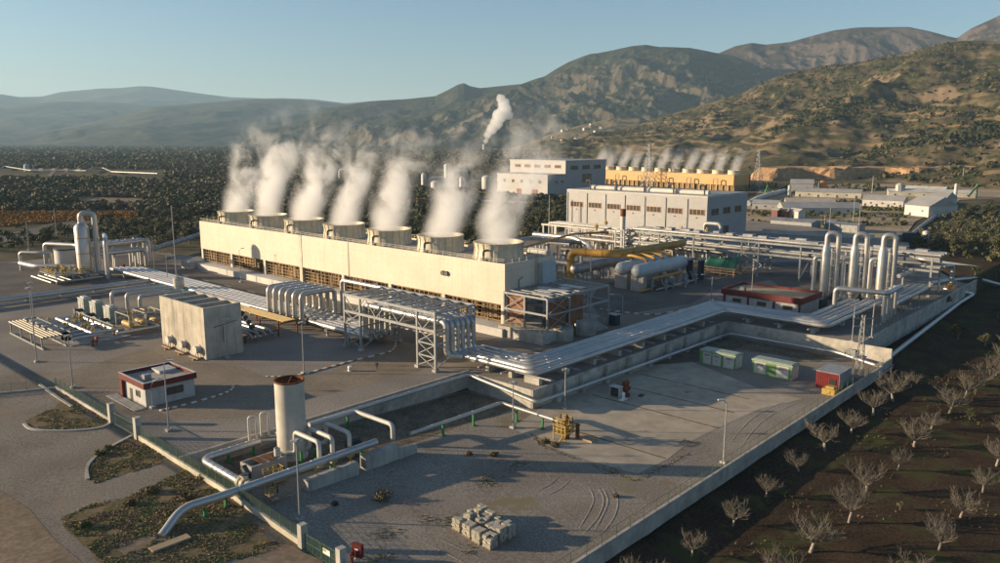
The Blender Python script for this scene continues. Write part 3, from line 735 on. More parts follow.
b = B(); b.box(147, TV0-1.6, 0, 152, TV0-.02, 15.2); build('stair_casing', b, mat('pale_blue_sheet', (.4,.45,.47), (.34,.39,.41), .5), ct, smooth=False)
b = B()
for s in (145.6, 146.2): b.bar((s, TV0-.4, 2), (s, TV0-.4, TZ1+1.4), .08)
for k in range(34): b.bar((145.6, TV0-.4, 2.2+.42*k), (146.2, TV0-.4, 2.2+.42*k), .05)
build('ladder', b, 'yel', ct, smooth=False)
b = B(); b.pipe([(139.5, TV0-.3, 9.8), (139.5, TV0-.3, 12.0), (140.2, TV0-1.0, 12.8)], .1, 6); build('vent_pipe', b, 'dark_steel', ct)

# lean-to pump house frame against the tower's near end
lt = T('pump_shelter', 'open steel frame shelter with brown panels built against the near end of the cooling tower', 'pump shelter', (145, 114.5, 0))
LX0, LX1, LY0, LY1, LZ0, LZ1 = 133.4, 157, 108, 121.2, 2.6, 10
b = B(); uu = [LX0, LX0+8.0, LX0+16, LX1]; vv = [LY0, LY0+6.6, LY1-.3]
for u in uu:
    for v in vv: b.bar((u, v, 0), (u, v, LZ1), .38)
for z in (6.3, LZ1):
    for u in uu: b.bar((u, LY0, z), (u, LY1-.3, z), .42)
    for v in (vv if z > 7 else (LY0, LY1-.3)): b.bar((LX0, v, z), (LX1, v, z), .42)
for k in range(1, 12): b.bar((LX0+2*k, LY0, LZ1+.2), (LX0+2*k, LY1-.3, LZ1+.2), .22)
def xbr(b, p, q, r, s, w=.16): b.bar(p, r, w); b.bar(q, s, w)
for z0, z1 in ((3, 6.3), (6.3, LZ1)):
    xbr(b, (LX0, LY1-.3, z0), (LX0, vv[1], z0), (LX0, vv[1], z1), (LX0, LY1-.3, z1))
    xbr(b, (LX0, LY0, z0), (uu[1], LY0, z0), (uu[1], LY0, z1), (LX0, LY0, z1))
xbr(b, (LX0,LY0,LZ1), (uu[1],LY0,LZ1), (uu[1],LY1-.3,LZ1), (LX0,LY1-.3,LZ1)); xbr(b, (uu[1],LY0,LZ1), (uu[2],LY0,LZ1), (uu[2],LY1-.3,LZ1), (uu[1],LY1-.3,LZ1))
build('frame', b, 'steel', lt, smooth=False)
b = B(); b.box(LX0+.6, vv[1]+.3, 3.2, LX0+.8, LY1-.8, 9.4); b.box(LX0+1, LY0+.5, 3.0, uu[1]-.4, LY0+.7, 9.0); b.box(uu[1]+.4, LY0+.5, 2.6, uu[2]-2, LY0+.7, 9.2); build('panel', b, 'brown', lt, smooth=False, each=True)
b = B()
for k in range(5): b.box(LX0+2+k*3, LY0+1.2+(k % 2)*2, LZ1+.33, LX0+4.2+k*3, LY0+6+(k % 3)*2, LZ1+.42)
build('roof_grating', b, 'white', lt, smooth=False, each=True)
b = B(); b.box(LX0-2, LY0-.4, 0, LX0+9, LY1-.2, 2.5); b.box(LX0+9, LY0+2, 0, LX1, LY1-.2, 2.2); b.lathe((LX0+5.5, LY0-.2, 0), [(2.4,0),(2.4,2.7)], 20); b.lathe((LX0+13.5, LY0-.6, 0), [(2.6,0),(2.6,3.2)], 20)
build('pump_pit', b, 'wall_conc', lt, smooth=True)
for k in range(3):
    b = B(); b.lathe((LX0+3.2+k*4.2, LY0+3.4, 2.5), [(.9,0),(.9,.5),(.6,.6),(.6,2.2),(.75,2.3),(.75,3.4),(.2,3.7)], 14); build('pump', b, 'dark_steel', lt)
b = B()
for k in range(9): b.box(LX0+16.2+.55*k, LY0-1.8, .0, LX0+16.7+.55*k, LY0-.3, 2.6-.29*k)
build('steps', b, 'concrete', lt, smooth=False)
b = B(); railing(b, [(LX0-1.8, LY0-.2, 2.5), (LX0+3, LY0-.2, 2.5)], 1.1, 1.6); railing(b, [(LX0-1.8, LY0-.2, 2.5), (LX0-1.8, LY1-.6, 2.5)], 1.1, 1.6); build('railing', b, 'yel', lt, smooth=False)
b = B(); b.pipe([(LX0+4, LY0-.7, 0), (LX0+4, LY0-.7, 3.4), (LX0+4, LY0+1.5, 3.4)], .18, 8); b.pipe([(LX0+10.4, LY0-.4, 0), (LX0+10.4, LY0-.4, 3.6)], .2, 8); build('pipe', b, 'silver', lt)
cb = T('switch_cabinet', 'blue grey electrical cabinet beside the pump shelter steps', 'cabinet', (158.5, 107.5, 0))
b = B(); b.box(157.6, 106.2, 0, 159.6, 108.6, 2.6); build('body', b, 'blue', cb, smooth=False)
b = B(); b.box(157.4, 106.0, 2.6, 159.8, 108.8, 2.75); build('lid', b, 'steel', cb, smooth=False)

# ------------------------------------------------------------------ turbine hall (near)
def windows(par, face, spans, z0, z1, npane, fw=.35, along='v', out=-1, fm='pink'):
    for a, c in spans:
        f = B(); g = B()
        def bx(B_, lo, hi, za, zb, d0, d1):
            x0, x1 = sorted((face+out*d0, face+out*d1))
            if along == 'v': B_.box(x0, lo, za, x1, hi, zb)
            else: B_.box(lo, x0, za, hi, x1, zb)
        bx(f, a, c, z0, z0+fw, .02, .16); bx(f, a, c, z1-fw, z1, .02, .16)
        W = (c-a)/npane
        for i in range(npane+1): bx(f, a+W*i-fw*.5 if 0 < i < npane else (a if i == 0 else c-fw), a+W*i+fw*.5 if 0 < i < npane else (a+fw if i == 0 else c), z0+fw, z1-fw, .02, .16)
        wf = build('window', f, fm, par, smooth=False)
        bx(g, a+.01, c-.01, z0+.01, z1-.01, .01, .08); build('pane', g, 'glass', wf, smooth=False)
HU0, HU1, HV0, HV1, HZ1 = 292.5, 328.5, 154.3, 225.8, 22
th = T('turbine_hall', 'pale grey turbine hall with a row of terracotta framed windows behind the white vessels', 'turbine hall', ((HU0+HU1)/2, (HV0+HV1)/2, 0))
b = B(); b.box(HU0, HV0, 0, HU1, HV1, HZ1-.6); b.box(HU0, HV0, HZ1-.6, HU0+.3, HV1, HZ1); b.box(HU1-.3, HV0, HZ1-.6, HU1, HV1, HZ1); b.box(HU0+.3, HV0, HZ1-.6, HU1-.3, HV0+.3, HZ1); b.box(HU0+.3, HV1-.3, HZ1-.6, HU1-.3, HV1, HZ1)
build('wall', b, 'hall', th, smooth=False)
b = B(); b.box(HU0-.12, HV0-.12, HZ1-.35, HU1+.12, HV1+.12, HZ1+.12); build('parapet_cap', b, 'white', th, smooth=False)
b = B(); b.box(HU0+.35, HV0+.35, HZ1+.121, HU1-.35, HV1-.35, HZ1+.3); build('roof', b, 'hall_roof', th, smooth=False)
BAY = (HV1-HV0)/7
for k in range(1, 8):
    b = B(); v = HV0+BAY*k-(.4 if k == 7 else 0)-(1.2 if k < 7 else 0); b.box(HU0-.3, v-.28, 0, HU0-.02, v+.28, HZ1-1.2); build('pilaster', b, 'steel', th, smooth=False)
windows(th, HU0, [(HV0+BAY*k+1.0, HV0+BAY*(k+1)-2.2) for k in range(7)], 14.3, 16.8, 4, .2)
windows(th, HV0, [(HU0+3.5+10.4*k, HU0+9.8+10.4*k) for k in range(3)], 14.0, 17.0, 2, .2, along='u', fm='steel')
windows(th, HV0, [(HU0+12.4, HU0+19.6)], 4.0, 9.4, 2, along='u', fm='steel')
b = B()
for k in range(7): v = HV0+BAY*k+4.3; b.box(HU0-.25, v, 13.1, HU0-.02, v+.5, 13.5)
build('wall_lamp', b, 'dark_steel', th, smooth=False, each=True)
b = B()
for s in (0, .7): b.bar((HU0-.5, HV1-BAY+2.2+s, 1), (HU0-.5, HV1-BAY+2.2+s, 16), .14)
for k in range(30): b.bar((HU0-.5, HV1-BAY+2.2, 1.4+.5*k), (HU0-.5, HV1-BAY+2.9, 1.4+.5*k), .09)
build('ladder', b, 'steel', th, smooth=False)
for k in range(4):
    b = B(); v = HV0+11+15.5*k; b.rings([(HU0+9, v-6.9, HZ1+.9), (HU0+9, v+6.9, HZ1+.9)], 1.15, 14); build('roof_vent', b, 'white', th)
for k in range(5):
    b = B(); v = HV0+5+14.5*k; b.pipe([(HU0+6.6, v, HZ1+.2), (HU0+6.6, v, HZ1+4.2), (HU0+6.6, v+2.2, HZ1+4.2), (HU0+6.6, v+2.2, HZ1+3.2)], .35, 8); build('exhaust_pipe', b, 'dark_steel', th)
for k in (0, 1):
    b = B(); v = HV1-BAY*(2.2+k*-.8)-3; b.box(HU0-.12, v, 0, HU0-.01, v+5, 5.2); build('roller_door', b, 'brightred', th, smooth=False)

# ------------------------------------------------------------------ far plant: second hall and second cooling tower
h2 = T('turbine_hall', 'distant stepped grey turbine hall half veiled by steam beside the ochre cooling tower', 'turbine hall', (540, 432, -4))
fu, fv0, fv1 = 516, 422, 476
b = B(); b.box(fu+28, fv0, -5, fu+88, fv1+10, 26); build('wall', b, 'hall', h2, smooth=False)
b = B(); b.box(fu, fv0-3, -5, fu+28, fv1, 15); build('annex', b, 'hall', h2, smooth=False)
b = B(); b.box(fu+27.8, fv0-.2, 26, fu+88.2, fv1+10.2, 26.8); build('roof', b, 'hall_roof', h2, smooth=False)
b = B(); b.box(fu-.2, fv0-3.2, 15, fu+27.8, fv1+.2, 15.6); build('annex_roof', b, 'hall_roof', h2, smooth=False)
windows(h2, fu+28, [(fv0+5+11.5*k, fv0+12+11.5*k) for k in range(5)], 20, 23, 3)
windows(h2, fv0, [(fu+35+17*k, fu+46+17*k) for k in range(3)], 18.5, 22.5, 3, along='u')
windows(h2, fv0, [(fu+52, fu+66)], 7, 15, 2, along='u')
windows(h2, fu, [(fv0+4+10*k, fv0+7+10*k) for k in range(5)], 8, 11, 1)
windows(h2, fv0-3, [(fu+10, fu+14), (fu+18, fu+22)], 8, 10.5, 1, along='u')
b = B(); b.box(fu-.3, fv0+8, -5, fu-.02, fv0+14, 3); b.box(fu-.3, fv0+26, -5, fu-.02, fv0+31, 3); build('door', b, 'brightred', h2, smooth=False, each=True)
b = B(); b.box(fu+50, fv1+10.02, -5, fu+80, fv1+40, 12); build('side_block', b, 'hall', h2, smooth=False)

c2 = T('cooling_tower', 'distant ochre cooling tower with a row of pale steaming stacks', 'cooling tower', (640, 360, -5))
Q = [P(584, 169, 11), P(734, 175, 11)]
qa = Vector((*Q[0][:2], 0)); qb = Vector((*Q[1][:2], 0)); qd = (qb-qa); qL = qd.length; qd.normalize(); qn = Vector((-qd.y, qd.x, 0)); qn = qn if qn.dot(qa) > 0 else -qn
def fbox(b, s0, s1, d0, d1, z0, z1):
    pts = [qa+qd*s0+qn*d0, qa+qd*s1+qn*d0, qa+qd*s1+qn*d1, qa+qd*s0+qn*d1]; c = sum(pts, Vector())/4
    return b.cbox((c.x, c.y, (z0+z1)/2), (s1-s0, d1-d0, z1-z0), math.atan2(qd.y, qd.x))
b = B(); fbox(b, 0, qL, 0, 26, 1.0, 11); build('wall', b, 'ycase', c2, smooth=False)
b = B(); fbox(b, 0, qL, 1.5, 25, -5, 1.0); build('fill_pack', b, 'lattice', c2, smooth=False)
b = B()
for k in range(30): fbox(b, qL*k/30, qL*k/30+1, .1, 1.4, -5, 1.0)
build('column', b, 'ycase', c2, smooth=False, each=True)
STK2 = []
for k in range(11):
    c = qa+qd*(qL*(k+.5)/11)+qn*13; STK2.append((c.x, c.y)); b = B()
    b.lathe((c.x, c.y, 11), [(6.0,0),(5.6,2),(5.7,3),(6.0,4),(5.6,4),(5.3,2),(5.2,.5)], 24); build('fan_stack', b, 'stack', c2)
b = B()
for k in range(6):
    c = qa+qd*(qL*(k+.7)/6.3)-qn*6; b.pipe([(c.x, c.y, -5), (c.x, c.y, 7), (c.x+qd.x*5, c.y+qd.y*5, 7), (c.x+qd.x*5, c.y+qd.y*5, 2)], .5, 8)
    build('riser', b, 'ycase', c2); b = B()

# ------------------------------------------------------------------ small buildings
gh = T('guard_house', 'small guard house with pale walls and a maroon parapet beside the entrance gate', 'guard house', (58.3, 136, 0))
X0, X1, Y0, Y1 = 54.1, 62.8, 131.2, 140.6
b = B(); b.box(X0, Y0, 0, X1, Y1, 3.4); build('wall', b, 'hutwall', gh, smooth=False)
b = B(); e = .35
b.box(X0-e, Y0-e, 3.25, X0-.02, Y1+e, 4.3); b.box(X1+.02, Y0-e, 3.25, X1+e, Y1+e, 4.3); b.box(X0-.02, Y0-e, 3.25, X1+.02, Y0-.02, 4.3); b.box(X0-.02, Y1+.02, 3.25, X1+.02, Y1+e, 4.3)
b.box(X0-e-.2, Y1-1.2, 0, X0-.01, Y1-.2, 3.25)
build('parapet', b, 'red', gh, smooth=False)
b = B(); b.box(X0-.019, Y0-.019, 3.4, X1+.019, Y1+.019, 3.7); build('roof', b, 'roofgrey', gh, smooth=False)
b = B(); b.box(X0-e-.04, Y0-e-.04, 4.3, X0-e+.3, Y1+e+.04, 4.36); b.box(X1+e-.3, Y0-e-.04, 4.3, X1+e+.04, Y1+e+.04, 4.36); b.box(X0-e+.3, Y0-e-.04, 4.3, X1+e-.3, Y0-e+.3, 4.36); b.box(X0-e+.3, Y1+e-.3, 4.3, X1+e-.3, Y1+e+.04, 4.36); build('coping', b, 'white', gh, smooth=False)
windows(gh, X0, [(Y0+2.2, Y0+3.6)], 1.3, 2.5, 1, .1, fm='steel'); windows(gh, Y0, [(X0+3.6, X0+6.6)], 1.3, 2.6, 2, .1, along='u', fm='red')
b = B(); b.box(X0-.06, Y0+5.2, 0, X0-.01, Y0+6.2, 2.2); build('door', b, 'dark_steel', gh, smooth=False)
b = B(); b.box(X0+1.4, Y0+3.2, 3.7, X0+2.6, Y0+4.2, 4.7); build('air_conditioner', b, 'steel', gh, smooth=False)
b = B(); b.box(X0+5, Y0+5.4, 3.7, X0+8.1, Y0+8.6, 4.2); build('roof_hatch', b, 'white', gh, smooth=False)
b = B(); b.box(X0-2.2, Y0-.6, -.02, X0-.4, Y1+2, .12); build('step', b, 'concrete', gh, smooth=False)

rb_ = T('control_building', 'long low control building with a maroon parapet and dark windows beside the pipe bundle bend', 'control building', (205, 87.5, 0))
X0, X1, Y0, Y1 = 198, 210.5, 77, 98.3
b = B(); b.box(X0, Y0, 0, X1, Y1, 3.4); build('wall', b, 'hutwall', rb_, smooth=False)
b = B(); e = .5
b.box(X0-e, Y0-e, 3.3, X0-.02, Y1+e, 4.9); b.box(X1+.02, Y0-e, 3.3, X1+e, Y1+e, 4.9); b.box(X0-.02, Y0-e, 3.3, X1+.02, Y0-.02, 4.9); b.box(X0-.02, Y1+.02, 3.3, X1+.02, Y1+e, 4.9)
for k in range(4): v = Y0+(Y1-Y0)*k/3; v = min(max(v, Y0+.25), Y1-.25); b.box(X0-.2, v-.25, 0, X0-.02, v+.25, 3.3)
build('parapet', b, 'red', rb_, smooth=False)
b = B(); b.box(X0-.019, Y0-.019, 3.4, X1+.019, Y1+.019, 4.3); build('roof', b, 'campdirt', rb_, smooth=False)
windows(rb_, X0, [(Y0+2.2+7*k, Y0+4.6+7*k) for k in range(3)], 1.5, 2.5, 1, .1, fm='dark_steel')
b = B(); b.cbox((X0+2.2, Y1-4.5, 4.9), (1.4, 1.2, 1.1)); build('air_conditioner', b, 'steel', rb_, smooth=False)
b = B(); b.cbox((X1+4, 80, 1.2), (5, 6, 2.4)); tag(build('equipment_pit', b, 'blue', None, 'low dark blue container behind the control building', 'container', smooth=False))

# concrete silencer block left of the plant
cbk = T('silencer_block', 'tall board marked concrete silencer block with an open slatted top and three round valves', 'silencer block', (79.6, 161.4, 0))
X0, X1, Y0, Y1, Zt = 75.4, 83.8, 151.4, 171.3, 10.9
b = B(); w_ = .5
b.box(X0, Y0, 0, X0+w_, Y1, Zt); b.box(X1-w_, Y0, 0, X1, Y1, Zt); b.box(X0+w_, Y0, 0, X1-w_, Y0+w_, Zt); b.box(X0+w_, Y1-w_, 0, X1-w_, Y1, Zt); b.box(X0+w_, Y0+w_, 0, X1-w_, Y1-w_, 8.6)
build('wall', b, 'board_conc', cbk, smooth=False)
for k in range(3):
    b = B(); v = Y0+4.9+4.9*k; b.box(X0+w_, v-.4, Zt-1.2, X1-w_, v+.4, Zt-.05); build('top_beam', b, 'concrete', cbk, smooth=False)
for k in range(3):
    b = B(); v = Y0+2.6+6.3*k; b.rings([(X0+.1, v, 1.9), (X0-1.1, v, 1.9)], .75, 14); b.rings([(X0-1.1, v, 1.9), (X0-1.2, v, 1.9)], .9, 14); b.rings([(X0-.05, v, 1.9), (X0-.25, v, 1.9)], .95, 14)
    pv_ = build('inlet_pipe', b, 'white', cbk)
    b = B(); b.box(X0-2.2, v-1.1, 0, X0-.05, v-.8, .35); b.bar((X0-.7, v-.5, .3), (X0-.7, v-.5, 1.3), .14); b.bar((X0-.7, v+.5, .3), (X0-.7, v+.5, 1.3), .14); b.bar((X0-1.5, v-1.9, .35), (X0-1.5, v+1.9, .35), .22); build('pipe_saddle', b, 'pallet', cbk, smooth=False)
b = B(); b.bar((X0+2, Y0-.12, 6.6), (X1-1.2, Y0-.12, 7.3), .1); b.bar((X0+4, Y0-.12, 3), (X0+4, Y0-.12, 6.6), .09); build('conduit', b, 'dark_steel', cbk, smooth=False)

# round vertical tank by the pit (silencer)
ft = T('flash_tank', 'tall white cylindrical flash tank with an open rusty top standing in the pipe pit', 'flash tank', (61.5, 98.5, -1.8))
b = B(); c = (61.5, 98.5, -1.8)
b.lathe(c, [(2.3,0),(2.3,.4),(2.15,.45),(2.15,11.9),(2.0,11.9),(2.0,9.6),(0,9.5)], 32); build('shell', b, mat('stained_white_paint', (.56,.52,.46), (.47,.43,.37), .55, 0, .5, (.15,.15), spots=(.6,.64,(.33,.27,.2))), ft)
b = B(); b.lathe(c, [(2.16,11.75),(2.22,11.75),(2.22,12.0),(1.98,12.0),(1.98,10.2)], 32, cap=False); b.bar((60.3, 97.0, 10.0), (62.9, 100, 10.0), .16); b.bar((60.0, 99.4, 10.0), (62.6, 97.4, 10.05), .1); build('rim', b, 'rust', ft)
# ------------------------------------------------------------------ pipes
def pipe(label, path, r, m='silver', band=5.0, name='pipe', cat='pipe', group=None, n=12, bend=None, flanges=()):
    b = B(); b.pipe(path, r, n, bend, band)
    if not flanges: return build(name, b, m, None, label, cat, group)
    p0 = path[0]; t = T(name, label, cat, p0, group); build('run', b, m, t)
    for q, ax in flanges:
        f = B(); q = Vector(q); d = Vector(ax); f.rings([q-d*.25, q+d*.25], r*1.35, n); build('flange', f, m, t)
    return t
def supports(pts, zt, w=.5, m='concrete', label=None, group=None, name='pipe_support', zb=None, head=True):
    first = None
    for i, (u, v) in enumerate(pts):
        z0 = 0 if zb is None else zb(u, v); t = T(name, label, 'pipe support', (u, v, z0), group)
        b = B(); b.cbox((u, v, z0+(zt-z0)*.35), (w*1.4, w*1.4, (zt-z0)*.7+.1)); build('plinth', b, m, t, smooth=False)
        b = B(); b.box(u-w*.3, v-w*.3, z0+(zt-z0)*.7, u+w*.3, v+w*.3, zt); build('post', b, 'steel', t, smooth=False, each=True)
# --- main run beside the tower, with the six expansion loops (each pipe makes one loop)
runs = [(104.9, .62), (106.4, .5), (107.9, .5), (109.3, .55), (110.8, .5), (112.3, .62)]
loopv = [158.3, 161.3, 164.2, 167.0, 169.8, 172.6]
side = ['nearest the camera', 'second from the camera', 'third from the camera', 'fourth from the camera', 'fifth from the camera', 'farthest from the camera']
order = ['first and nearest', 'second', 'third', 'fourth', 'fifth', 'sixth and farthest']
for i, ((u, r), lv) in enumerate(zip(runs, loopv)):
    z = 2.1; zt = 8.6
    path = [(u, 268-i*2.0, z), (u, lv, z), (104.0, lv, z), (104.0, lv, zt), (113.4, lv, zt), (113.4, lv, z), (u+.4 if i < 3 else u, lv-.9, z)]
    # legs drop at the loop and the pipe continues on the other side
    far = [(u, 276-i*1.5, z), (u, lv+2.0, z)]
    pipe('silver process pipe beside the tower road making the %s tall expansion loop' % order[i],
         [(u, 276-i*1.5, z), (u, lv+1.3, z), (104.0, lv+1.3, z), (104.0, lv+1.3, zt), (113.6, lv+1.3, zt), (113.6, lv+1.3, z+.05*i), (u, lv-.2, z), (u, 134, z), (u, 133.4, z), (u, 133.2, 9.2), (u, 111.2, 9.2), (u, 110.8, 3.0)][:8]+[(u, 136.2, z), (u, 136.2, 9.3), (u, 110.5, 9.3), (u, 110.5, 2.6), (107+i*1.55, 108, 2.5)],
         .6, band=4.5, n=10, bend=1.3, name='process_pipe', group='process pipes with expansion loops beside the cooling tower')
for k, v in enumerate((262, 246, 230, 214, 198, 184, 150, 142)):
    t = T('pipe_rack', 'low steel pipe cradle under the process pipes beside the tower', 'pipe cradle', (108.6, v, 0), 'pipe cradles under the process pipes')
    b = B(); [b.box(x-.2, v-.2, 0, x+.2, v+.2, 1.3) for x in (104.4, 108.6, 112.8)]; build('post', b, 'steel', t, smooth=False, each=True)
    b = B(); b.box(103.8, v-.22, 1.3, 113.2, v+.22, 1.6); build('beam', b, 'steel', t, smooth=False)
# --- bundle: from the trestle to the corner, along the wall, round the control building, to the separators
off = [0, 1.75, 3.6, 5.2, 7.0]; rad = [.46, .7, .52, .52, .7]
bl = ['outermost silver pipe of the bundle running above the retaining wall', 'thick second pipe from the outside of the silver bundle above the retaining wall', 'middle pipe of the silver bundle running above the retaining wall', 'second pipe from the inside of the silver bundle above the retaining wall', 'thick innermost pipe of the silver bundle running above the retaining wall']
for d, r, l in zip(off, rad, bl):
    pipe(l, [(107.3+d, 109.8, 2.5), (107.3+d, 89.6+d, 2.5), (181.5+d, 89.6+d-.2, 2.5), (181.5+d, 64+d, 2.5), (219-d*.4, 64+d, 2.5)], r, name='bundle_pipe', group='bundle of silver pipes above the retaining wall', bend=2.4, n=12, band=6)
sp_ = [(110.5, 103), (110.5, 97), (109, 91.5)]+[(u, 92.0) for u in (118, 127, 136, 145, 154, 163, 172)]+[(184.5, v) for v in (84, 76, 68)]+[(u, 67) for u in (196, 206)]
for i, (u, v) in enumerate(sp_):
    t = T('bundle_support', 'squat concrete pier with a steel cross beam carrying the silver pipe bundle', 'pipe support', (u, v, 0), 'piers under the pipe bundle')
    alongv = (i < 2) or (10 <= i < 13)
    b = B(); b.cbox((u, v, .65), (3.6, .9, 1.3) if alongv else (.9, 3.6, 1.3)); build('pier', b, 'concrete', t, smooth=False)
    b = B(); b.cbox((u, v, 1.42), (8.8, .35, .26) if alongv else (.35, 8.8, .26)); build('cross_beam', b, 'steel', t, smooth=False)
# --- trestle bridge over the plant road
tr = T('pipe_bridge', 'tall steel pipe bridge with cross braces carrying pipes over the plant road', 'pipe bridge', (106.4, 124, 0))
def frame_bay(b, us, vs, zs):
    for u in us:
        for v in vs: b.bar((u, v, .4), (u, v, zs[-1]), .42)
b = B(); us = (101.6, 112.4); vs = (110.2, 115.4, 133.7, 139.2); frame_bay(b, us, vs, (0, 11.9)); build('column', b, 'steel', tr, smooth=False, each=True)
b = B()
for z in (8.1, 11.7):
    for u in us: b.bar((u, 110, z), (u, 139.4, z), .38, .5)
    for v in np.linspace(110.2, 139.2, 9): b.bar((us[0], v, z), (us[1], v, z), .3)
for v0, v1 in ((110.2, 115.4), (133.7, 139.2)):
    for z in (2.8, 5.4):
        for u in us: b.bar((u, v0, z), (u, v1, z), .26)
        for v in (v0, v1): b.bar((us[0], v, z), (us[1], v, z), .26) if z > 5 else None
build('beam', b, 'steel', tr, smooth=False)
b = B(); vv_ = np.linspace(110.2, 139.2, 9)
for i in range(8):
    for u in us: b.bar((u, vv_[i], 8.1 if i % 2 else 11.7), (u, vv_[i+1], 11.7 if i % 2 else 8.1), .17)
    b.bar((us[0], vv_[i], 11.8), (us[1], vv_[i+1], 11.8), .22); b.bar((us[1], vv_[i], 11.8), (us[0], vv_[i+1], 11.8), .22)
for v0, v1 in ((110.2, 115.4), (133.7, 139.2)):
    for u in us:
        for z0, z1 in ((.5, 2.8), (2.8, 5.4), (5.4, 8.1)): b.bar((u, v0, z0), (u, v1, z1), .16); b.bar((u, v1, z0), (u, v0, z1), .16)
    for z0, z1 in ((.5, 5.4),): b.bar((us[0], v0, z0), (us[1], v0, z1), .16); b.bar((us[1], v0, z0), (us[0], v0, z1), .16)
build('brace', b, 'steel', tr, smooth=False, each=True)
b = B()
for v in vs:
    for u in us: b.cbox((u, v, .25), (1.0, 1.0, .6))
build('footing', b, 'concrete', tr, smooth=False, each=True)
pipe('slim silver pipe arching over the top of the pipe bridge in one long span', [(115.3, 158.8, 2.2), (115.3, 158.8, 10.7), (115.3, 114.2, 10.7), (115.3, 114.2, 2.6)], .5, band=6, name='overhead_pipe', bend=1.2)
# --- skid of brown pipes right of the concrete block
sk_ = T('pipe_skid', 'low rack of small yellow and silver pipes beside the silencer block', 'pipe skid', (97, 172, 0))
b = B()
for k in range(6): b.pipe([(98+.6*k, 188, 3.2), (98+.6*k, 158, 3.2)], .16, 6)
build('small_pipe', b, 'yel', sk_)
b = B()
for k in range(4): b.pipe([(89+1.7*k, 186-2*k, 2.0), (89+1.7*k, 158, 2.0), (89+1.7*k, 156.5, 1.0)], .38, 8, band=5)
build('pipe', b, 'silver_dull', sk_)
b = B()
for v in (186, 176, 166, 158):
    for u in (88, 96.5, 101.5): b.bar((u, v, 0), (u, v, 3.0 if u > 95 else 1.6), .3)
    b.bar((97, v, 2.9), (102, v, 2.9), .28); b.bar((87.5, v, 1.5), (96.5, v, 1.5), .28)
build('frame', b, 'rust', sk_, smooth=False, each=True)
b = B()
for k in range(5): b.lathe((91+2*k % 9, 160+5*k, 0), [(.4,0),(.4,2.6),(.7,2.7),(.7,3.2),(.2,3.5)], 10)
build('valve', b, 'dark_steel', sk_, each=True)
dr = T('condensate_drum', 'upright silver drum standing between the silencer block and the process pipes', 'drum', (108.3, 221, 0))
dr.location = (103.2, 221, 0); WL[dr.name] = Vector((103.2, 221, 0))
b = B(); b.lathe((103.2, 221, 0), [(1.5,0),(1.5,5.4),(1.2,5.7),(0,5.8)], 20); build('shell', b, 'silver', dr)
b = B(); b.rings([(103.2, 221, 5.7), (103.2, 221, 6.3)], .25, 8); [b.lathe((103.2, 221, 0), [(1.56,z),(1.56,z+.15)], 20) for z in (1.4, 3.2, 4.9)]; build('band', b, 'silver_dull', dr)

# --- long pipes behind the pump yard (left)
pipe('long thick silver pipe crossing the left yard behind the pump cabinets', [(40, 243, 1.7), (88, 243, 1.7), (110, 243, 1.7), (113.2, 240, 1.7), (113.2, 236, 1.7)], .75, band=6, name='transfer_pipe')
pipe('lower slim pipe running below the thick pipe across the left yard', [(50, 239.5, .9), (108, 239.5, .9)], .42, 'silver_dull', band=6, name='transfer_pipe')
supports([(52+9*k, 243) for k in range(7)], 1.0, .6, label='small steel stand under the thick pipe across the left yard', group='stands under the transfer pipe')
lb3 = ['left', 'middle', 'right']
for k, (u, v, ub) in enumerate(((82.9, 217.3, 97.5), (84.7, 212.0, 97.5), (85.6, 206.2, 97.2))):
    pipe('%s one of three silver goosenecks rising behind the pump cabinets' % lb3[k], [(u, v, .3), (u, v, 4.6), (ub, v, 4.6), (ub, v, .4)], .5, band=0, name='gooseneck_pipe', group='goosenecks behind the pump cabinets')
b = B(); b.cbox((98.4, 212, 3.1), (6, 6, .25)); b.cbox((98.4, 212, 1.4), (4.8, 4.8, 2.8)); tag(build('covered_skid', b, 'teal', None, 'low skid under a turquoise cover behind the silencer block', 'covered skid', smooth=False))
for k, v in enumerate((213.6, 205.9, 197.2)):
    t = T('pump_cabinet', ['leftmost', 'middle', 'rightmost'][k]+' of the three grey green pump cabinets in the left yard', 'pump cabinet', (75.4, v, 0), 'pump cabinets')
    b = B(); b.box(74.3, v-.2, .5, 76.3, v+3.6, 4.4); build('body', b, 'cabinet', t, smooth=False)
    b = B(); b.box(74.2, v-.3, 4.4, 76.4, v+3.7, 4.55); b.box(74.7, v+.5, 4.55, 75.9, v+2.9, 4.9); build('lid', b, 'white', t, smooth=False)
    b = B(); b.box(74.24, v+.4, 1.0, 74.3, v+1.6, 3.8); b.box(74.24, v+1.9, 1.0, 74.3, v+3.1, 3.8); build('door', b, 'silver_dull', t, smooth=False)
    b = B(); b.cbox((75.3, v+1.7, .25), (3, 5, .5)); build('base', b, 'concrete', t, smooth=False)
    b = B(); b.rings([(72.6, v+1, 1.5), (74.3, v+1, 1.5)], .5, 10); b.rings([(72.3, v+1, 1.5), (72.6, v+1, 1.5)], .85, 12); b.box(72.2, v+.4, 0, 73, v+1.6, 1.0); build('pump', b, 'dark_steel', t)
    b = B(); b.lathe((76.8, v-1.6, 0), [(.45,0),(.45,2.2),(.7,2.3),(.7,2.7),(.15,3.1)], 10); b.pipe([(76.8, v-1.6, 1.2), (79.2, v-1.6, 1.2), (79.2, v+1, 1.2), (79.2, v+1, 3.4)], .25, 8); build('valve', b, 'yel', t)
pr_ = T('manifold_rack', 'low rack of parallel beige manifold pipes at the left edge of the pump yard', 'manifold rack', (57, 195, 0))
b = B()
for k in range(6): b.pipe([(55.6+.75*k, 207.5, 2.7), (55.6+.75*k, 184.6, 2.7)], .2, 8)
build('pipe', b, mat('beige_pipe', (.45,.39,.28), (.36,.31,.22), .5), pr_)
b = B()
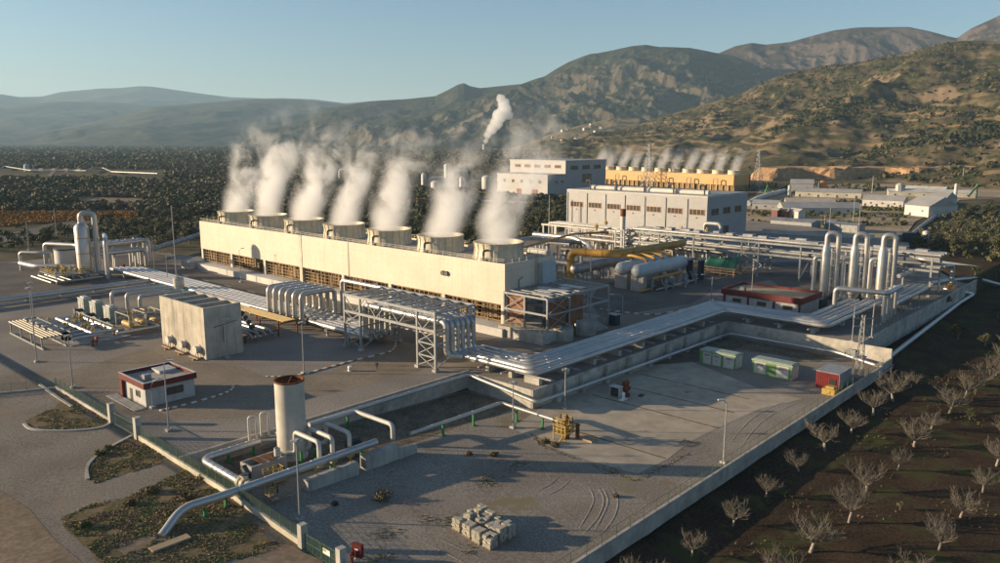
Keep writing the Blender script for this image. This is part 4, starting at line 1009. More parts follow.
for v in (206, 199, 192, 185.5):
    for u in (55.4, 60.0): b.bar((u, v, 0), (u, v, 2.5), .25)
    b.bar((55.2, v, 2.45), (60.2, v, 2.45), .25)
b.bar((55.4, 184.6, .15), (55.4, 207, .15), .3); b.bar((60, 184.6, .15), (60, 207, .15), .3)
build('frame', b, 'steel', pr_, smooth=False, each=True)
b = B()
for k in range(4): b.lathe((58.2, 203-4*k, 2.9), [(.3,0),(.3,.6),(.8,.7),(.8,1.0),(.3,1.1)], 10); b.cbox((60.6, 186.5, 1.8), (1.2, 2.2, 1.6))
build('valve', b, 'steel', pr_, each=True)
ys = T('valve_yard', 'crowded bed of valves and short silver pipes between manifold rack and pump cabinets', 'valve bed', (68, 193, 0))
b = B(); rnd = random.Random(4)
for k in range(7):
    v = 186+3.4*k; b.pipe([(61.4, v, 1.1), (68+rnd.random()*3, v, 1.1), (68+rnd.random()*3, v+1.6, 1.1)], .34, 8, band=2)
b.pipe([(62, 210, .9), (72, 210, .9), (72, 186, .9)], .45, 8, band=4); b.pipe([(66, 208, 1.6), (66, 186, 1.6), (73, 186, 1.6)], .38, 8, band=4)
b.pipe([(70, 183, 1.3), (80, 183, 1.3), (80, 190, 1.3), (80, 190, 3.6)], .4, 8, band=3)
build('pipe', b, 'silver', ys)
b = B()
for k in range(16):
    u, v = rnd.uniform(62, 72), rnd.uniform(184, 210); b.lathe((u, v, 0), [(.2,0),(.2,1.6),(.5,1.7),(.5,1.95),(.12,2.0),(.12,2.5)], 8)
build('valve', b, 'yel', ys, each=True)
b = B(); b.cbox((67, 197, .1), (13, 27, .2)); build('slab', b, 'concrete', ys, smooth=False)
b = B(); [b.bar((u, v, 0), (u, v, 2.4), .2) for u in (62, 71) for v in (186, 194, 202, 209)]; [b.bar((u, 186, 2.4), (u, 209, 2.4), .2) for u in (62, 71)]; build('frame', b, 'steel', ys, smooth=False)
bs_ = T('pump_skid', 'open steel framed pump skid on a beige base right of the pump cabinets', 'pump skid', (78, 188.5, 0))
b = B(); b.box(73.5, 184.5, 0, 82.5, 193, .9); build('base', b, 'campdirt', bs_, smooth=False)
b = B(); [b.bar((u, v, .9), (u, v, 4.4), .25) for u in (74, 78, 82) for v in (185, 192.5)]; [b.bar((74, v, z), (82, v, z), .22) for v in (185, 192.5) for z in (2.6, 4.4)]; [b.bar((u, 185, 4.4), (u, 192.5, 4.4), .22) for u in (74, 78, 82)]; build('frame', b, 'steel', bs_, smooth=False)
b = B(); [b.rings([(75+3*k, 186.5, 1.9), (75+3*k, 190.5, 1.9)], .7, 12) for k in range(3)]; [b.pipe([(75.5+3*k, 188, 2.5), (75.5+3*k, 188, 3.9), (78.5+2*k, 191, 3.9), (78.5+2*k, 194, 3.9)], .2, 8) for k in range(3)]; build('pump', b, 'yel', bs_)
for k, (px, py, lab) in enumerate(((93, 346, 'red fire hydrant with hose box on the gravel in front of the manifold rack'), (122, 270, 'small red fire hydrant among the left duct legs'))):
    p = P(px, py); t = T('fire_hydrant', lab, 'hydrant', p)
    b = B(); b.lathe(p, [(.3,0),(.3,.15),(.2,.2),(.2,1.2),(.28,1.25),(.2,1.5),(0,1.6)], 10); build('body', b, 'brightred', t)
    b = B(); b.rings([(p[0]-.45, p[1], 1.0), (p[0]+.45, p[1], 1.0)], .12, 8); build('outlet', b, 'brightred', t)
    b = B(); b.box(p[0]+.6, p[1]-.5, .8, p[0]+1.0, p[1]+.5, 2.0); b.bar((p[0]+.8, p[1], 0), (p[0]+.8, p[1], .8), .12); build('hose_box', b, 'brightred', t, smooth=False)

# --- left separator group
ss_ = T('steam_separator', 'tall lone silver separator column with an overhead pipe loop beside the drum tank', 'separator', (97.2, 274.8, 0))
b = B(); b.lathe((97.2, 274.8, 0), [(1.2,0),(1.2,2.0),(2.2,2.6),(2.2,16.6),(1.6,17.6),(.9,18.1),(.8,18.6)], 24); build('vessel', b, 'silver', ss_)
b = B(); b.pipe([(97.2, 274.8, 18.2), (97.2, 274.8, 21.2), (100.9, 273.2, 21.2), (100.9, 273.2, 1.2), (102.5, 269, 1.2)], .9, 14, 1.7, band=5); build('outlet_pipe', b, 'silver', ss_)
b = B(); [b.lathe((97.2, 274.8, 0), [(2.27,z),(2.27,z+.25)], 24) for z in (3, 8, 13)]; [b.bar((97.2+.4*s-1.7, 274.8-1.6, 1), (97.2+.4*s-1.7, 274.8-1.6, 17), .1) for s in (0, 1)]; build('band', b, 'yel', ss_)
dt = T('storage_tank', 'squat pale drum tank with a dark rim left of the lone separator', 'tank', (96.2, 289.6, 0))
b = B(); b.lathe((97.5, 291, 0), [(3.9,0),(3.9,8.0),(3.7,8.0),(3.7,7.6),(0,7.8)], 32); build('shell', b, 'white', dt)
b = B(); b.lathe((97.5, 291, 0), [(3.95,7.8),(4.02,7.8),(4.02,8.3),(3.85,8.3)], 32); build('rim', b, 'dark_steel', dt)
pipe('silver pipe portal standing left of the drum tank at the edge of the plant', [(87.7, 306.6, 0), (87.7, 306.6, 6.3), (92, 300, 6.3), (95, 298.5, 6.3), (92.3, 303.3, 6.2), (92.3, 303.3, 0)][:4]+[(95, 298.5, 0)], .55, band=0, name='pipe_portal')
pipe('pipe portal passing over the top of the drum tank', [(94.8, 303.6, 0), (94.8, 303.6, 8.9), (101, 291, 8.9), (101, 284, 8.9), (101, 284, 3)], .7, band=0, name='pipe_portal')
pipe('short thick pipe lying in front of the far left pipe portal', [(86.5, 303, 3.0), (87.5, 292, 3.0), (96.5, 281, 3.0)], .8, band=0, name='pipe_portal')
pipe('tall single silver riser bending over right of the lone separator', [(101.3, 266.9, 0), (101.3, 266.9, 12.6), (104.5, 275, 12.6), (107, 282, 12.6)], .75, band=5, name='riser_pipe')
for k, (a, c, z, l) in enumerate((((103, 289), (124, 292.5), 8.2, 'upper'), ((103, 283), (119, 284), 6.0, 'lower'))):
    t = T('steam_duct', l+' of the two broad silver ducts on legs right of the lone separator', 'duct', (a[0], a[1], 0))
    b = B()
    for s in (0, 1.9): b.pipe([(a[0], a[1]+s*2, z), (c[0], c[1]+s*2, z), (c[0]+2, c[1]+s*2-1, z), (c[0]+2, c[1]+s*2-1, .2)], .75, 10, 1.6, band=5)
    build('duct', b, 'silver', t)
    b = B()
    for q in (0, .45, .9):
        for s in (-.4, 4.2): p = (a[0]+(c[0]-a[0])*q, a[1]+(c[1]-a[1])*q+s); b.bar((p[0], p[1], 0), (p[0], p[1], z-.6), .55)
    build('leg', b, 'white', t, smooth=False, each=True)
sv = T('valve_platform', 'yellow railed valve platform at the foot of the lone separator', 'valve platform', (93, 278, 0))
b = B(); rnd = random.Random(9)
b.box(86, 268, 2.4, 96, 283, 2.6)
for u in (86, 91, 96):
    for v in (268, 275.5, 283): b.bar((u, v, 0), (u, v, 2.5), .25)
build('deck', b, 'steel', sv, smooth=False)
b = B(); railing(b, [(86, 268, 2.6), (86, 283, 2.6), (96, 283, 2.6)], 1.1, 1.8, .08); railing(b, [(86, 268, 2.6), (96, 268, 2.6)], 1.1, 1.8, .08); build('railing', b, 'yel', sv, smooth=False)
b = B()
for k in range(12): b.lathe((rnd.uniform(86.5, 95.5), rnd.uniform(268.5, 282), 2.6), [(.35,0),(.35,.9),(.7,1.0),(.7,1.4),(.2,1.5),(.2,2.0)], 8)
build('valve', b, 'yel', sv, each=True)
b = B(); [b.pipe([(84+2*k, 266, 1.0), (84+2*k, 284, 1.0)], .3, 8) for k in range(5)]; b.pipe([(84, 262, 1.6), (98, 262, 1.6)], .3, 8); build('pipe', b, 'silver_dull', sv)
cw = T('water_box', 'pale concrete water box beside the far left corner of the tower basin', 'water box', (130, 275, 0))
p = P(191, 268); b = B(); b.box(p[0]-2, p[1]-2.5, 0, p[0]+3, p[1]+3, 2.6); cw.location = (p[0], p[1], 0); WL[cw.name] = Vector(cw.location); build('body', b, 'concrete', cw, smooth=False)
b = B(); b.box(p[0]-1.6, p[1]-2.1, 2.6, p[0]+2.6, p[1]+2.6, 2.7); build('lid', b, 'silver_dull', cw, smooth=False)
pipe('pair of pale ducts leaving the tower toward the far left road', [(126, 300, 2.6), (160, 330, 2.6), (175, 345, 2.6)], 1.0, 'silver_dull', band=8, name='culvert_pipe')

# --- lower left: pit pipes
zl = .5
pipe('thick silver pipe climbing from the verge over the boundary wall into the pit', [(36.5, 87.3, -.9), (40.0, 89.2, .75), (44, 88.7, .75), (69.5, 88.6, .75)], .55, band=6, name='reinjection_pipe', bend=1.6)
pipe('silver pipe turning a right angle round the open concrete box in the pit', [(58.5, 102.6, .3), (49.4, 102.6, .3), (49.2, 91.4, .3)], .55, band=2.2, name='reinjection_pipe', bend=1.8)
pipe('long slim pipe hugging the retaining walls round the lower yard', [(62, 103.7, .2), (104.2, 103.7, .2), (104.2, 86.4, -1.4), (178.2, 86.4, -2.3), (178.2, 60, -2.3), (174.5, 51, -2.6)], .33, 'silver', band=6, name='drain_pipe', bend=1.2)
pipe('white pipe crossing the pit on green posts and dropping to a concrete block', [(66.5, 101.4, 1.0), (75.2, 101.3, 1.0), (75.4, 91.9, 1.0), (75.4, 91.9, -1.5)], .36, 'white', band=0, name='drop_pipe', bend=.9)
pipe('thin silver pipe on green posts leading across the yard to the yellow platform', [(77.2, 89.8, -.5), (97.8, 89.3, -.5), (98.2, 76.5, -.9)], .3, band=5, name='feed_pipe', bend=.7)
for k, u in enumerate((60.6, 63.0, 66.0)):
    zt = 2.9-.1*k
    pipe(['first white hoop pipe right of the flash tank, nearest the camera', 'second white hoop pipe in the row right of the flash tank', 'third white hoop pipe right of the flash tank, nearest the dark valve box'][k],
         [(u-1.0, 97.0, -.4), (u, 96.2, -.4), (u, 96.2, zt), (u, 90.2 if k == 0 else 90.4, zt), (u, 90.2 if k == 0 else 90.4, .7)], .33, 'white', band=0, name='hoop_pipe', group='white hoop pipes beside the flash tank', bend=.7)
    b = B(); b.box(u-.45, 89.9, -.9, u+.45, 90.8, .4); tag(build('concrete_block', b, 'concrete', None, 'pale concrete block at the foot of a white hoop pipe', 'block', 'blocks at the feet of the hoop pipes', smooth=False))
for k, (u, v, l) in enumerate(((58.0, 104.0, 'left'), (60.2, 104.3, 'right'))):
    pipe('%s tall thin hoop pipe standing left of the flash tank' % l, [(u-.3, v, .2), (u-.3, v, 4.0), (u+.65, v-.6, 4.0), (u+.65, v-.6, .1)] + ([(61.5, 101.5, .1)] if k == 0 else [(61.8, 102.2, .5)]), .2, 'white', band=0, name='vent_hoop', bend=.45, n=10)
for k, (u, v) in enumerate(((57.4, 102.4), (53.4, 102.5), (60.6, 94.8), (62.6, 94.4), (60.9, 87.9), (73.6, 101.1), (84, 89.6), (91, 89.5), (98.1, 86), (98.1, 80.2), (45.4, 88.6), (66.6, 88.4))):
    zt = 0.2 if k not in (5, 10, 6, 7, 8, 9) else (.65 if k == 5 else (.2 if k == 10 else -.8)); z0 = yz(u, v) if u > 47 else float(GH(u, v))
    t = T('pipe_stand', 'short green steel post holding a pit pipe off the ground', 'pipe stand', (u, v, z0), 'green pipe stands')
    b = B(); b.bar((u, v, z0), (u, v, max(zt, z0+.5)), .3); build('post', b, 'green', t, smooth=False); b = B(); b.cbox((u, v, z0+.06), (.7, .7, .12)); build('foot', b, 'green', t, smooth=False)
bx = T('settling_box', 'open concrete settling box with rusty cover plates in front of the flash tank', 'settling box', (55, 95.5, -1.6))
X0, X1, Y0, Y1 = 52.4, 58.0, 94.4, 97.4
b = B(); b.box(X0, Y0, -1.7, X1, Y0+.25, .5); b.box(X0, Y1-.25, -1.7, X1, Y1, .5); b.box(X0, Y0+.25, -1.7, X0+.25, Y1-.25, .5); b.box(X1-.25, Y0+.25, -1.7, X1, Y1-.25, .5); b.box(X0+.25, Y0+.25, -1.7, X1-.25, Y1-.25, -.3); b.box(X0+2.6, Y0+.25, -1.7, X0+2.8, Y1-.25, .45); build('box', b, 'concrete', bx, smooth=False)
b = B(); b.box(X0+2.9, Y0+.1, .5, X0+4.0, Y1-.3, .56); b.box(X0+1.6, Y0+.2, .5, X0+2.4, Y1-.2, .55); build('cover_plate', b, 'rust', bx, smooth=False)
b = B(); b.lathe((57.2, 95.6, .4), [(.45,0),(.45,1.2),(.38,1.2),(.38,.9)], 14); build('outlet_pipe', b, 'white', bx)
va = T('valve_assembly', 'weathered valve assembly with a handwheel where two pit pipes meet by the wall', 'valve', (49.4, 90.6, -.8))
b = B(); b.rings([(49.3, 92.0, .3), (49.3, 91.4, .3)], .85, 12); b.rings([(49.3, 91.0, .3), (49.3, 90.4, .3)], .85, 12); b.rings([(49.3, 91.6, .3), (49.3, 89.6, .5)], .5, 12); b.lathe((49.3, 90.7, .3), [(.35,0),(.35,1.0),(.5,1.0),(.5,1.2)], 10); build('body', b, 'cream2', va)
b = B(); b.lathe((49.3, 90.7, 1.6), [(.55,0),(.55,.1)], 14); build('handwheel', b, 'dark_steel', va)
b = B(); b.rings([(51.0, 92.8, .2), (51.0, 94.0, 1.2)], .45, 10); b.cbox((50.4, 93.2, -.4), (1.6, 1.6, 1.2)); build('elbow', b, 'dark_steel', va)
for (u0, v0, u1, v1, z0, l) in ((53.2, 91.4, 55.6, 92.8, -1.2, 'small yellow railed step platform in front of the settling box'), (50.6, 87.0, 51.8, 88.0, -1.3, 'narrow yellow access ladder beside the thick pipe at the wall')):
    t = T('access_platform', l, 'platform', ((u0+u1)/2, (v0+v1)/2, z0))
    b = B(); railing(b, [(u0, v0, z0+.6), (u1, v0, z0+.6), (u1, v1, z0+.6), (u0, v1, z0+.6)], 1.1, .8, .09); build('railing', b, 'yel', t, smooth=False)
    b = B(); b.box(u0, v0, z0+.45, u1, v1, z0+.58); [b.bar((x, y, z0-.6), (x, y, z0+.5), .1) for x in (u0, u1) for y in (v0, v1)]; b.box(u0, v0-.7, z0+.1, u1, v0-.1, z0+.2); build('deck', b, 'pallet', t, smooth=False)
b = B(); b.box(66.0, 86.6, -2.2, 72.2, 88.0, .0); b.prism([(72.2, 86.6), (76.0, 86.9), (72.2, 88.0)], -2.6, -.9); tag(build('anchor_block', b, 'concrete', None, 'stained concrete anchor block where the thick pit pipe ends', 'anchor block', smooth=False))
b = B(); b.box(56, 86.3, -2.4, 64.5, 87.6, -.3); tag(build('anchor_block', b, 'concrete', None, 'low concrete retaining kerb under the thick pipe with small yellow posts', 'anchor block', smooth=False))
b = B(); b.cbox((68.2, 92.4, -.6), (2.0, 1.6, 1.5)); b.rings([(67.0, 92.4, .3), (69.2, 92.4, .3)], .5, 10); tag(build('valve_box', b, 'dark_steel', None, 'dark valve box behind the third hoop pipe', 'valve box'))
for k in range(4):
    u = 58+2.9*k; t = T('yellow_post', 'short yellow marker post beside the thick pit pipe', 'marker post', (u, 87.4, -.9), 'yellow marker posts'); b = B(); b.bar((u, 87.3, -.9), (u, 87.3, .55), .16); build('post', b, 'yel', t, smooth=False); b = B(); b.cbox((u, 87.3, .5), (.5, .14, .3)); build('plate', b, 'yel', t, smooth=False)

# --- yellow platform by the pad and the pipe beside it
yp = T('wellhead_platform', 'yellow railed wellhead platform with valves at the near corner of the slab', 'platform', (97.5, 74.6, -3.2))
u0, u1, v0, v1, z0 = 95.8, 98.7, 73.6, 76.0, -3.2
b = B(); railing(b, [(u0, v0, z0+1.4), (u1, v0, z0+1.4), (u1, v1, z0+1.4), (u0, v1, z0+1.4), (u0, v0, z0+1.4)], 1.2, .75, .1); railing(b, [(u0, v0, z0+2.9), (u1-1, v0, z0+2.9), (u1-1, v1, z0+2.9), (u0, v1, z0+2.9), (u0, v0, z0+2.9)], 1.0, .8, .09); build('railing', b, 'yel', yp, smooth=False)
b = B(); [b.bar((x, y, z0), (x, y, z0+2.9), .16) for x in (u0, u1) for y in (v0, v1)]; b.box(u0, v0, z0+1.25, u1, v1, z0+1.38); b.box(u0, v0, z0+2.75, u1-1, v1, z0+2.85); b.bar((u0-1.6, v0+.4, z0), (u0, v0+.4, z0+1.3), .2); build('frame', b, 'yel', yp, smooth=False)
b = B(); b.lathe((97.6, 74.7, z0), [(.5,0),(.5,.9),(.8,1.0),(.8,1.4),(.4,1.5),(.4,2.4),(.75,2.5),(.75,2.9),(.3,3.0),(.3,3.7),(.1,4.2)], 12); b.lathe((98.9, 73.4, z0), [(.3,0),(.3,2.2),(.45,2.3),(.1,2.6)], 10); build('wellhead', b, 'rust', yp)
b = B(); b.cbox((99.6, 72.0, z0+.15), (1.6, 3.0, .3)); build('plank', b, 'pallet', yp, smooth=False)
# ------------------------------------------------------------------ walls and fences
def wall(name, label, pts, zb, zt, th=.35, m='wall_conc', pier=None):
    b = B()
    for (a, c) in zip(pts[:-1], pts[1:]):
        a, c = Vector((*a, 0)), Vector((*c, 0)); d = c-a; L = d.length; rz = math.atan2(d.y, d.x); mid = (a+c)/2
        z0 = zb if not callable(zb) else min(zb(a), zb(c)); b.cbox((mid.x, mid.y, (z0+zt)/2), (L+(th if False else 0), th, zt-z0), rz)
    t = None
    o = build(name, b, m, None, label, 'wall', smooth=False)
    return o
wall('retaining_wall', 'low concrete retaining wall behind the flash tank along the pit', [(47.3,105.15),(105.65,105.15)], -3.0, .55, .4)
wall('retaining_wall', 'short concrete retaining wall below the bend of the silver pipe bundle', [(105.45,104.9),(105.45,88.75)], -4.0, .15, .4)
w3 = T('retaining_wall', 'long concrete retaining wall with piers under the silver pipe bundle facing the slab', 'wall', (143, 88.6, -4))
b = B(); b.box(105.3, 88.4, -4.2, 180.7, 88.75, .15); build('wall', b, 'wall_conc', w3, smooth=False)
b = B()
for k in range(9): u = 112+8.0*k; b.box(u-.55, 87.5, -4.2, u+.55, 88.38, -.05)
build('pier', b, 'concrete', w3, smooth=False, each=True)
wall('retaining_wall', 'concrete retaining wall closing the far end of the slab yard behind the green kiosks', [(180.6,88.35),(180.6,56.6)], -5.0, .2, .4)
wall('boundary_wall', 'tall concrete boundary wall below the three tall separators beside the dark orchard', [(180.4,56.4),(290,56.4)], -6.0, .25, .4)
b = B(); b.box(172.5, 49.3, -5, 180.3, 49.6, -1.9); b.cbox((180.5, 52.9, -2.6), (.35, 6.6, 5.2)); tag(build('wall_corner', b, 'wall_conc', None, 'bright concrete wall corner joining the low and the tall boundary walls', 'wall', smooth=False))
def fence_run(label, a, c, zf, zt, h=1.5, sp=2.5, wallm=None, wz=None, wth=.3, name='fence', outw=0, rail=True, mesh=True):
    """mesh fence with posts on a low wall; zf = wall foot, zt = wall top as functions of t"""
    a, c = Vector((*a, 0)), Vector((*c, 0)); L = (c-a).length; d = (c-a)/L; n = max(1, round(L/sp)); mid = (a+c)/2
    t = T(name, label, 'fence', (mid.x, mid.y, zt(.5)))
    if wallm:
        b = B(); N = max(1, int(L/4)); nn = Vector((-d.y, d.x, 0))*wth/2
        for i in range(N):
            q0, q1 = a+d*L*i/N, a+d*L*(i+1)/N; t0, t1 = i/N, (i+1)/N
            b.add([tuple(q0-nn)[:2]+(zf(t0),), tuple(q1-nn)[:2]+(zf(t1),), tuple(q1+nn)[:2]+(zf(t1),), tuple(q0+nn)[:2]+(zf(t0),),
                   tuple(q0-nn)[:2]+(zt(t0),), tuple(q1-nn)[:2]+(zt(t1),), tuple(q1+nn)[:2]+(zt(t1),), tuple(q0+nn)[:2]+(zt(t0),)],
                  [(4,5,6,7),(0,1,5,4),(2,3,7,6)]+([(3,0,4,7)] if i == 0 else [])+([(1,2,6,5)] if i == N-1 else []))
        build('base_wall', b, wallm, t, smooth=False)
    pb = B(); mb = B(); prev = None
    for i in range(n+1):
        q = a+d*L*i/n; z = zt(i/n); pb.bar((q.x, q.y, z-.1), (q.x, q.y, z+h), .075)
        if prev is not None and rail:
            for k in range(7 if mesh else 2):
                zz = h*(k+.6)/7 if mesh else h*(.3+.65*k); mb.bar((prev[0], prev[1], prev[2]+zz), (q.x, q.y, z+zz), .022 if mesh else .03)
            if mesh:
                m_ = 12
                for k in range(1, m_):
                    s = k/m_; x = prev[0]+(q.x-prev[0])*s; y = prev[1]+(q.y-prev[1])*s; zz = prev[2]+(z-prev[2])*s; mb.bar((x, y, zz+.05), (x, y, zz+h-.05), .018)
        prev = (q.x, q.y, z)
    build('fence_post', pb, 'fence', t, smooth=False, each=True)
    if mb.v: build('fence_mesh', mb, 'fence', t, smooth=False)
    return t
lz = lambda v: float(GH(46.0, v))
def lin(a, b): return lambda t: a+(b-a)*t
fence_run('low wall with dark green mesh fence left of the guard house gate', (47,152), (47,127.6), lambda t: lz(152-24.4*t)-.4, lambda t: lz(152-24.4*t)+.55, 1.6, 2.2, 'concrete')
fence_run('low wall with dark green mesh fence between the two entrance gates', (47,118.2), (47,74.2), lambda t: lz(118.2-44*t)-.5, lambda t: lz(118.2-44*t)+.75, 1.5, 2.2, 'cream2', wth=.4)
fence_run('low wall with dark mesh fence running to the near corner of the yard', (47,66.6), (47,49.2), lambda t: lz(66.6-17.4*t)-.6, lambda t: -1.5-.4*t, 1.5, 2.2, 'cream2', wth=.4)
fence_run('dark mesh fence running left from the corner of the gravel lot', (47,152.3), (20,166), lambda t: -.3, lambda t: float(GH(40,155))+.25, 1.6, 2.4, 'concrete')
fence_run('long concrete wall with wire fence between the slab yard and the dark orchard', (47.2,49), (172.6,49), lambda t: -5.0, lambda t: -1.75-.15*t, 1.5, 3.0, 'wall_conc', wth=.35, mesh=False)
fence_run('wire fence on the tall boundary wall beside the three tall separators', (182,57.3), (288,57.3), lambda t: 0, lambda t: .05, 1.9, 3.0, None, mesh=False)
gt = T('entrance_gate', 'green sliding entrance gate with pale posts beside the guard house', 'gate', (47, 123, 0))
b = B(); [b.box(46.6, v-.45, -.4, 47.5, v+.45, 3.4) for v in (127.6, 118.0)]; build('gate_post', b, 'concrete', gt, smooth=False, each=True)
b = B(); [b.bar((47, 127, z), (47, 118.5, z), .09) for z in (.25, 2.1)]; [b.bar((47, 118.5+.3*k, .25), (47, 118.5+.3*k, 2.1), .045) for k in range(29)]; build('leaf', b, 'fence', gt, smooth=False)
g2 = T('yard_gate', 'green double yard gate with a small white sign between two pale posts at the bottom', 'gate', (47, 70.4, -2))
b = B(); z0 = lz(70)-.1
b.box(46.6, 73.7, z0-.4, 47.5, 74.5, z0+3.2); b.box(46.6, 66.3, z0-.4, 47.5, 67.1, z0+3.0); build('gate_post', b, 'concrete', g2, smooth=False, each=True)
for a_, c_ in ((73.5, 70.5), (70.3, 67.3)):
    b = B(); [b.bar((47, a_, z0+z), (47, c_, z0+z), .08) for z in (.2, 1.2, 2.2)]; [b.bar((47, a_+(c_-a_)*k/12, z0+.2), (47, a_+(c_-a_)*k/12, z0+2.2), .05 if k % 6 else .09) for k in range(13)]; build('leaf', b, 'fence', g2, smooth=False)
b = B(); b.box(46.9, 68.6, z0+1.2, 46.94, 69.9, z0+1.85); build('sign', b, 'signwhite', g2, smooth=False)
b = B(); b.box(46.89, 69.3, z0+1.5, 46.899, 69.85, z0+1.8); build('sign_panel', b, 'yel', g2, smooth=False)
p = Yp(358, 561); t = T('hose_cabinet', 'dark red hose cabinet board on legs inside the yard gate', 'hose cabinet', p)
b = B(); b.cbox((p[0], p[1], p[2]+1.3), (.5, 1.3, 1.6), .3); build('cabinet', b, 'red', t, smooth=False)
b = B(); [b.bar((p[0], p[1]+s, p[2]), (p[0], p[1]+s, p[2]+.6), .09) for s in (-.5, .5)]; b.cbox((p[0]-.27, p[1]-.1, p[2]+1.5), (.03, .5, .2), .3); build('leg', b, 'signwhite', t, smooth=False)
q = Yp(352, 563); t = T('fire_hydrant', 'weathered red fire hydrant post beside the hose cabinet', 'hydrant', q)
b = B(); b.lathe(q, [(.22,0),(.14,.1),(.14,1.0),(.2,1.05),(.18,1.25),(0,1.4)], 10); build('body', b, 'brightred', t)
b = B(); b.rings([(q[0], q[1]-.35, q[2]+.8), (q[0], q[1]+.35, q[2]+.8)], .09, 8); build('outlet', b, 'rust', t)

# ------------------------------------------------------------------ lower yard objects
for (v0, v1, u0, l, k) in ((72.7, 81.0, 153.3, 'left of the two green and white transformer kiosks at the far end of the slab', 0), (60.7, 69.3, 154.0, 'right of the two green and white transformer kiosks at the far end of the slab', 1)):
    t = T('transformer_kiosk', l, 'kiosk', (u0+1.7, (v0+v1)/2, -3.5)); z0 = -3.5
    b = B(); b.box(u0, v0, z0, u0+3.4, v1, z0+2.9); build('body', b, 'kiosk_green', t, smooth=False)
    b = B(); b.box(u0-.1, v0-.1, z0+2.9, u0+3.5, v1+.1, z0+3.15); b.box(u0+.3, v0+.3, z0+3.15, u0+3.1, v1-.3, z0+3.25); build('roof', b, 'kiosk_roof', t, smooth=False)
    L = v1-v0
    for s0, s1 in (((.1,.33),(.37,.6),(.68,.97)) if k == 0 else ((.06,.36),(.62,.92))):
        b = B(); b.box(u0-.05, v1-L*s1, z0+.2, u0-.005, v1-L*s0, z0+2.7); dd = build('door', b, 'white', t, smooth=False)
        b = B(); m_ = v1-L*(s0+s1)/2; b.box(u0-.09, m_-.06, z0+1.2, u0-.055, m_+.06, z0+1.6); [b.box(u0-.08, m_-.7+.15*0, z0+2.0+.12*i, u0-.055, m_+.7, z0+2.05+.12*i) for i in range(4)]; build('handle', b, 'dark_steel', dd, smooth=False)
    b = B(); b.box(u0+.2, v0-.05, z0+.15, u0+3.2, v0-.005, z0+2.7); build('side_panel', b, 'white', t, smooth=False)
rc = T('shipping_container', 'red shipping container with a grey roof beside the boundary wall', 'container', (157, 53, -3.4))
b = B(); z0 = -3.4
b.box(153.4, 51.2, z0, 160, 55.6, z0+3.3)
for k in range(13): b.box(153.33, 51.4+.33*k, z0+.2, 153.4, 51.55+.33*k, z0+3.1)
build('body', b, 'brightred', rc, smooth=False)
b = B(); b.box(153.3, 51.1, z0+3.3, 160.1, 55.7, z0+3.42); b.box(153.4, 51.12, z0+.2, 160, 51.19, z0+3.2); build('roof', b, 'steel', rc, smooth=False)
b = B(); b.box(153.24, 51.7, z0+1.1, 153.32, 53.0, z0+2.1); [b.box(153.2, 51.7, z0+1.15+.2*k, 153.24, 53.0, z0+1.25+.2*k) for k in range(5)]; build('grille', b, 'black', rc, smooth=False)
b = B(); b.box(149.6, 50.6, -3.4, 151.8, 53.0, -2.2); b.box(149.9, 50.9, -2.2, 151.2, 52.4, -1.7); tag(build('generator', b, 'yel', None, 'small yellow generator in front of the red container by the wall', 'generator', smooth=False))
p = Yp(614, 397); sc_ = T('meter_cabinet', 'small white open fronted cabinet standing on the slab', 'cabinet', p)
b = B(); b.box(p[0]-.8, p[1]-1.0, p[2], p[0]-.7, p[1]+1.0, p[2]+1.9) if False else None
b.box(p[0], p[1]-1.05, p[2], p[0]+1.5, p[1]-.95, p[2]+1.9); b.box(p[0], p[1]+.95, p[2], p[0]+1.5, p[1]+1.05, p[2]+1.9); b.box(p[0]+1.4, p[1]-.95, p[2], p[0]+1.5, p[1]+.95, p[2]+1.9); build('body', b, 'white', sc_, smooth=False)
b = B(); b.box(p[0]-.15, p[1]-1.15, p[2]+1.9, p[0]+1.6, p[1]+1.15, p[2]+2.0); build('roof', b, 'white', sc_, smooth=False)
b = B(); b.box(p[0]+.3, p[1]-.8, p[2]+.3, p[0]+1.3, p[1]+.8, p[2]+1.5); build('equipment', b, 'dark_steel', sc_, smooth=False)
p = Yp(623, 397); t = T('well_valve', 'rusty wellhead valve stack beside the small white cabinet', 'valve', p)
b = B(); b.lathe((p[0]+.8, p[1]-.3, p[2]), [(.6,0),(.6,.6),(.35,.7),(.35,1.3),(.7,1.4),(.7,1.9),(.4,2.0),(.4,2.7),(.6,2.8),(.2,3.2)], 12); build('body', b, 'rust', t)
b = B(); b.cbox((p[0]+1.2, p[1]+.5, p[2]+1.4), (.9, .6, 2.6)); build('box', b, 'rust', t, smooth=False)
p2 = Yp(623, 400); b = B(); b.cbox((p2[0], p2[1], p2[2]+.1), (1.6, .9, .2)); b.cbox((p2[0], p2[1]-.1, p2[2]+.7), (.5, .35, 1.1)); b.lathe((p2[0], p2[1]-.1, p2[2]+1.2), [(.3,0),(.3,.2),(0,.4)], 10); tag(build('standpipe', b, 'signwhite', None, 'small white standpipe on a base in front of the meter cabinet', 'standpipe', smooth=False))
p = Yp(641, 396); b = B(); b.cbox((p[0], p[1], p[2]+.08), (1.6, .9, .14), .2); b.cbox((p[0]+.3, p[1]+.1, p[2]+.2), (.5, .5, .1)); tag(build('manhole_cover', b, 'dark_steel', None, 'flat dark manhole cover on the slab right of the cabinet', 'manhole', smooth=False))

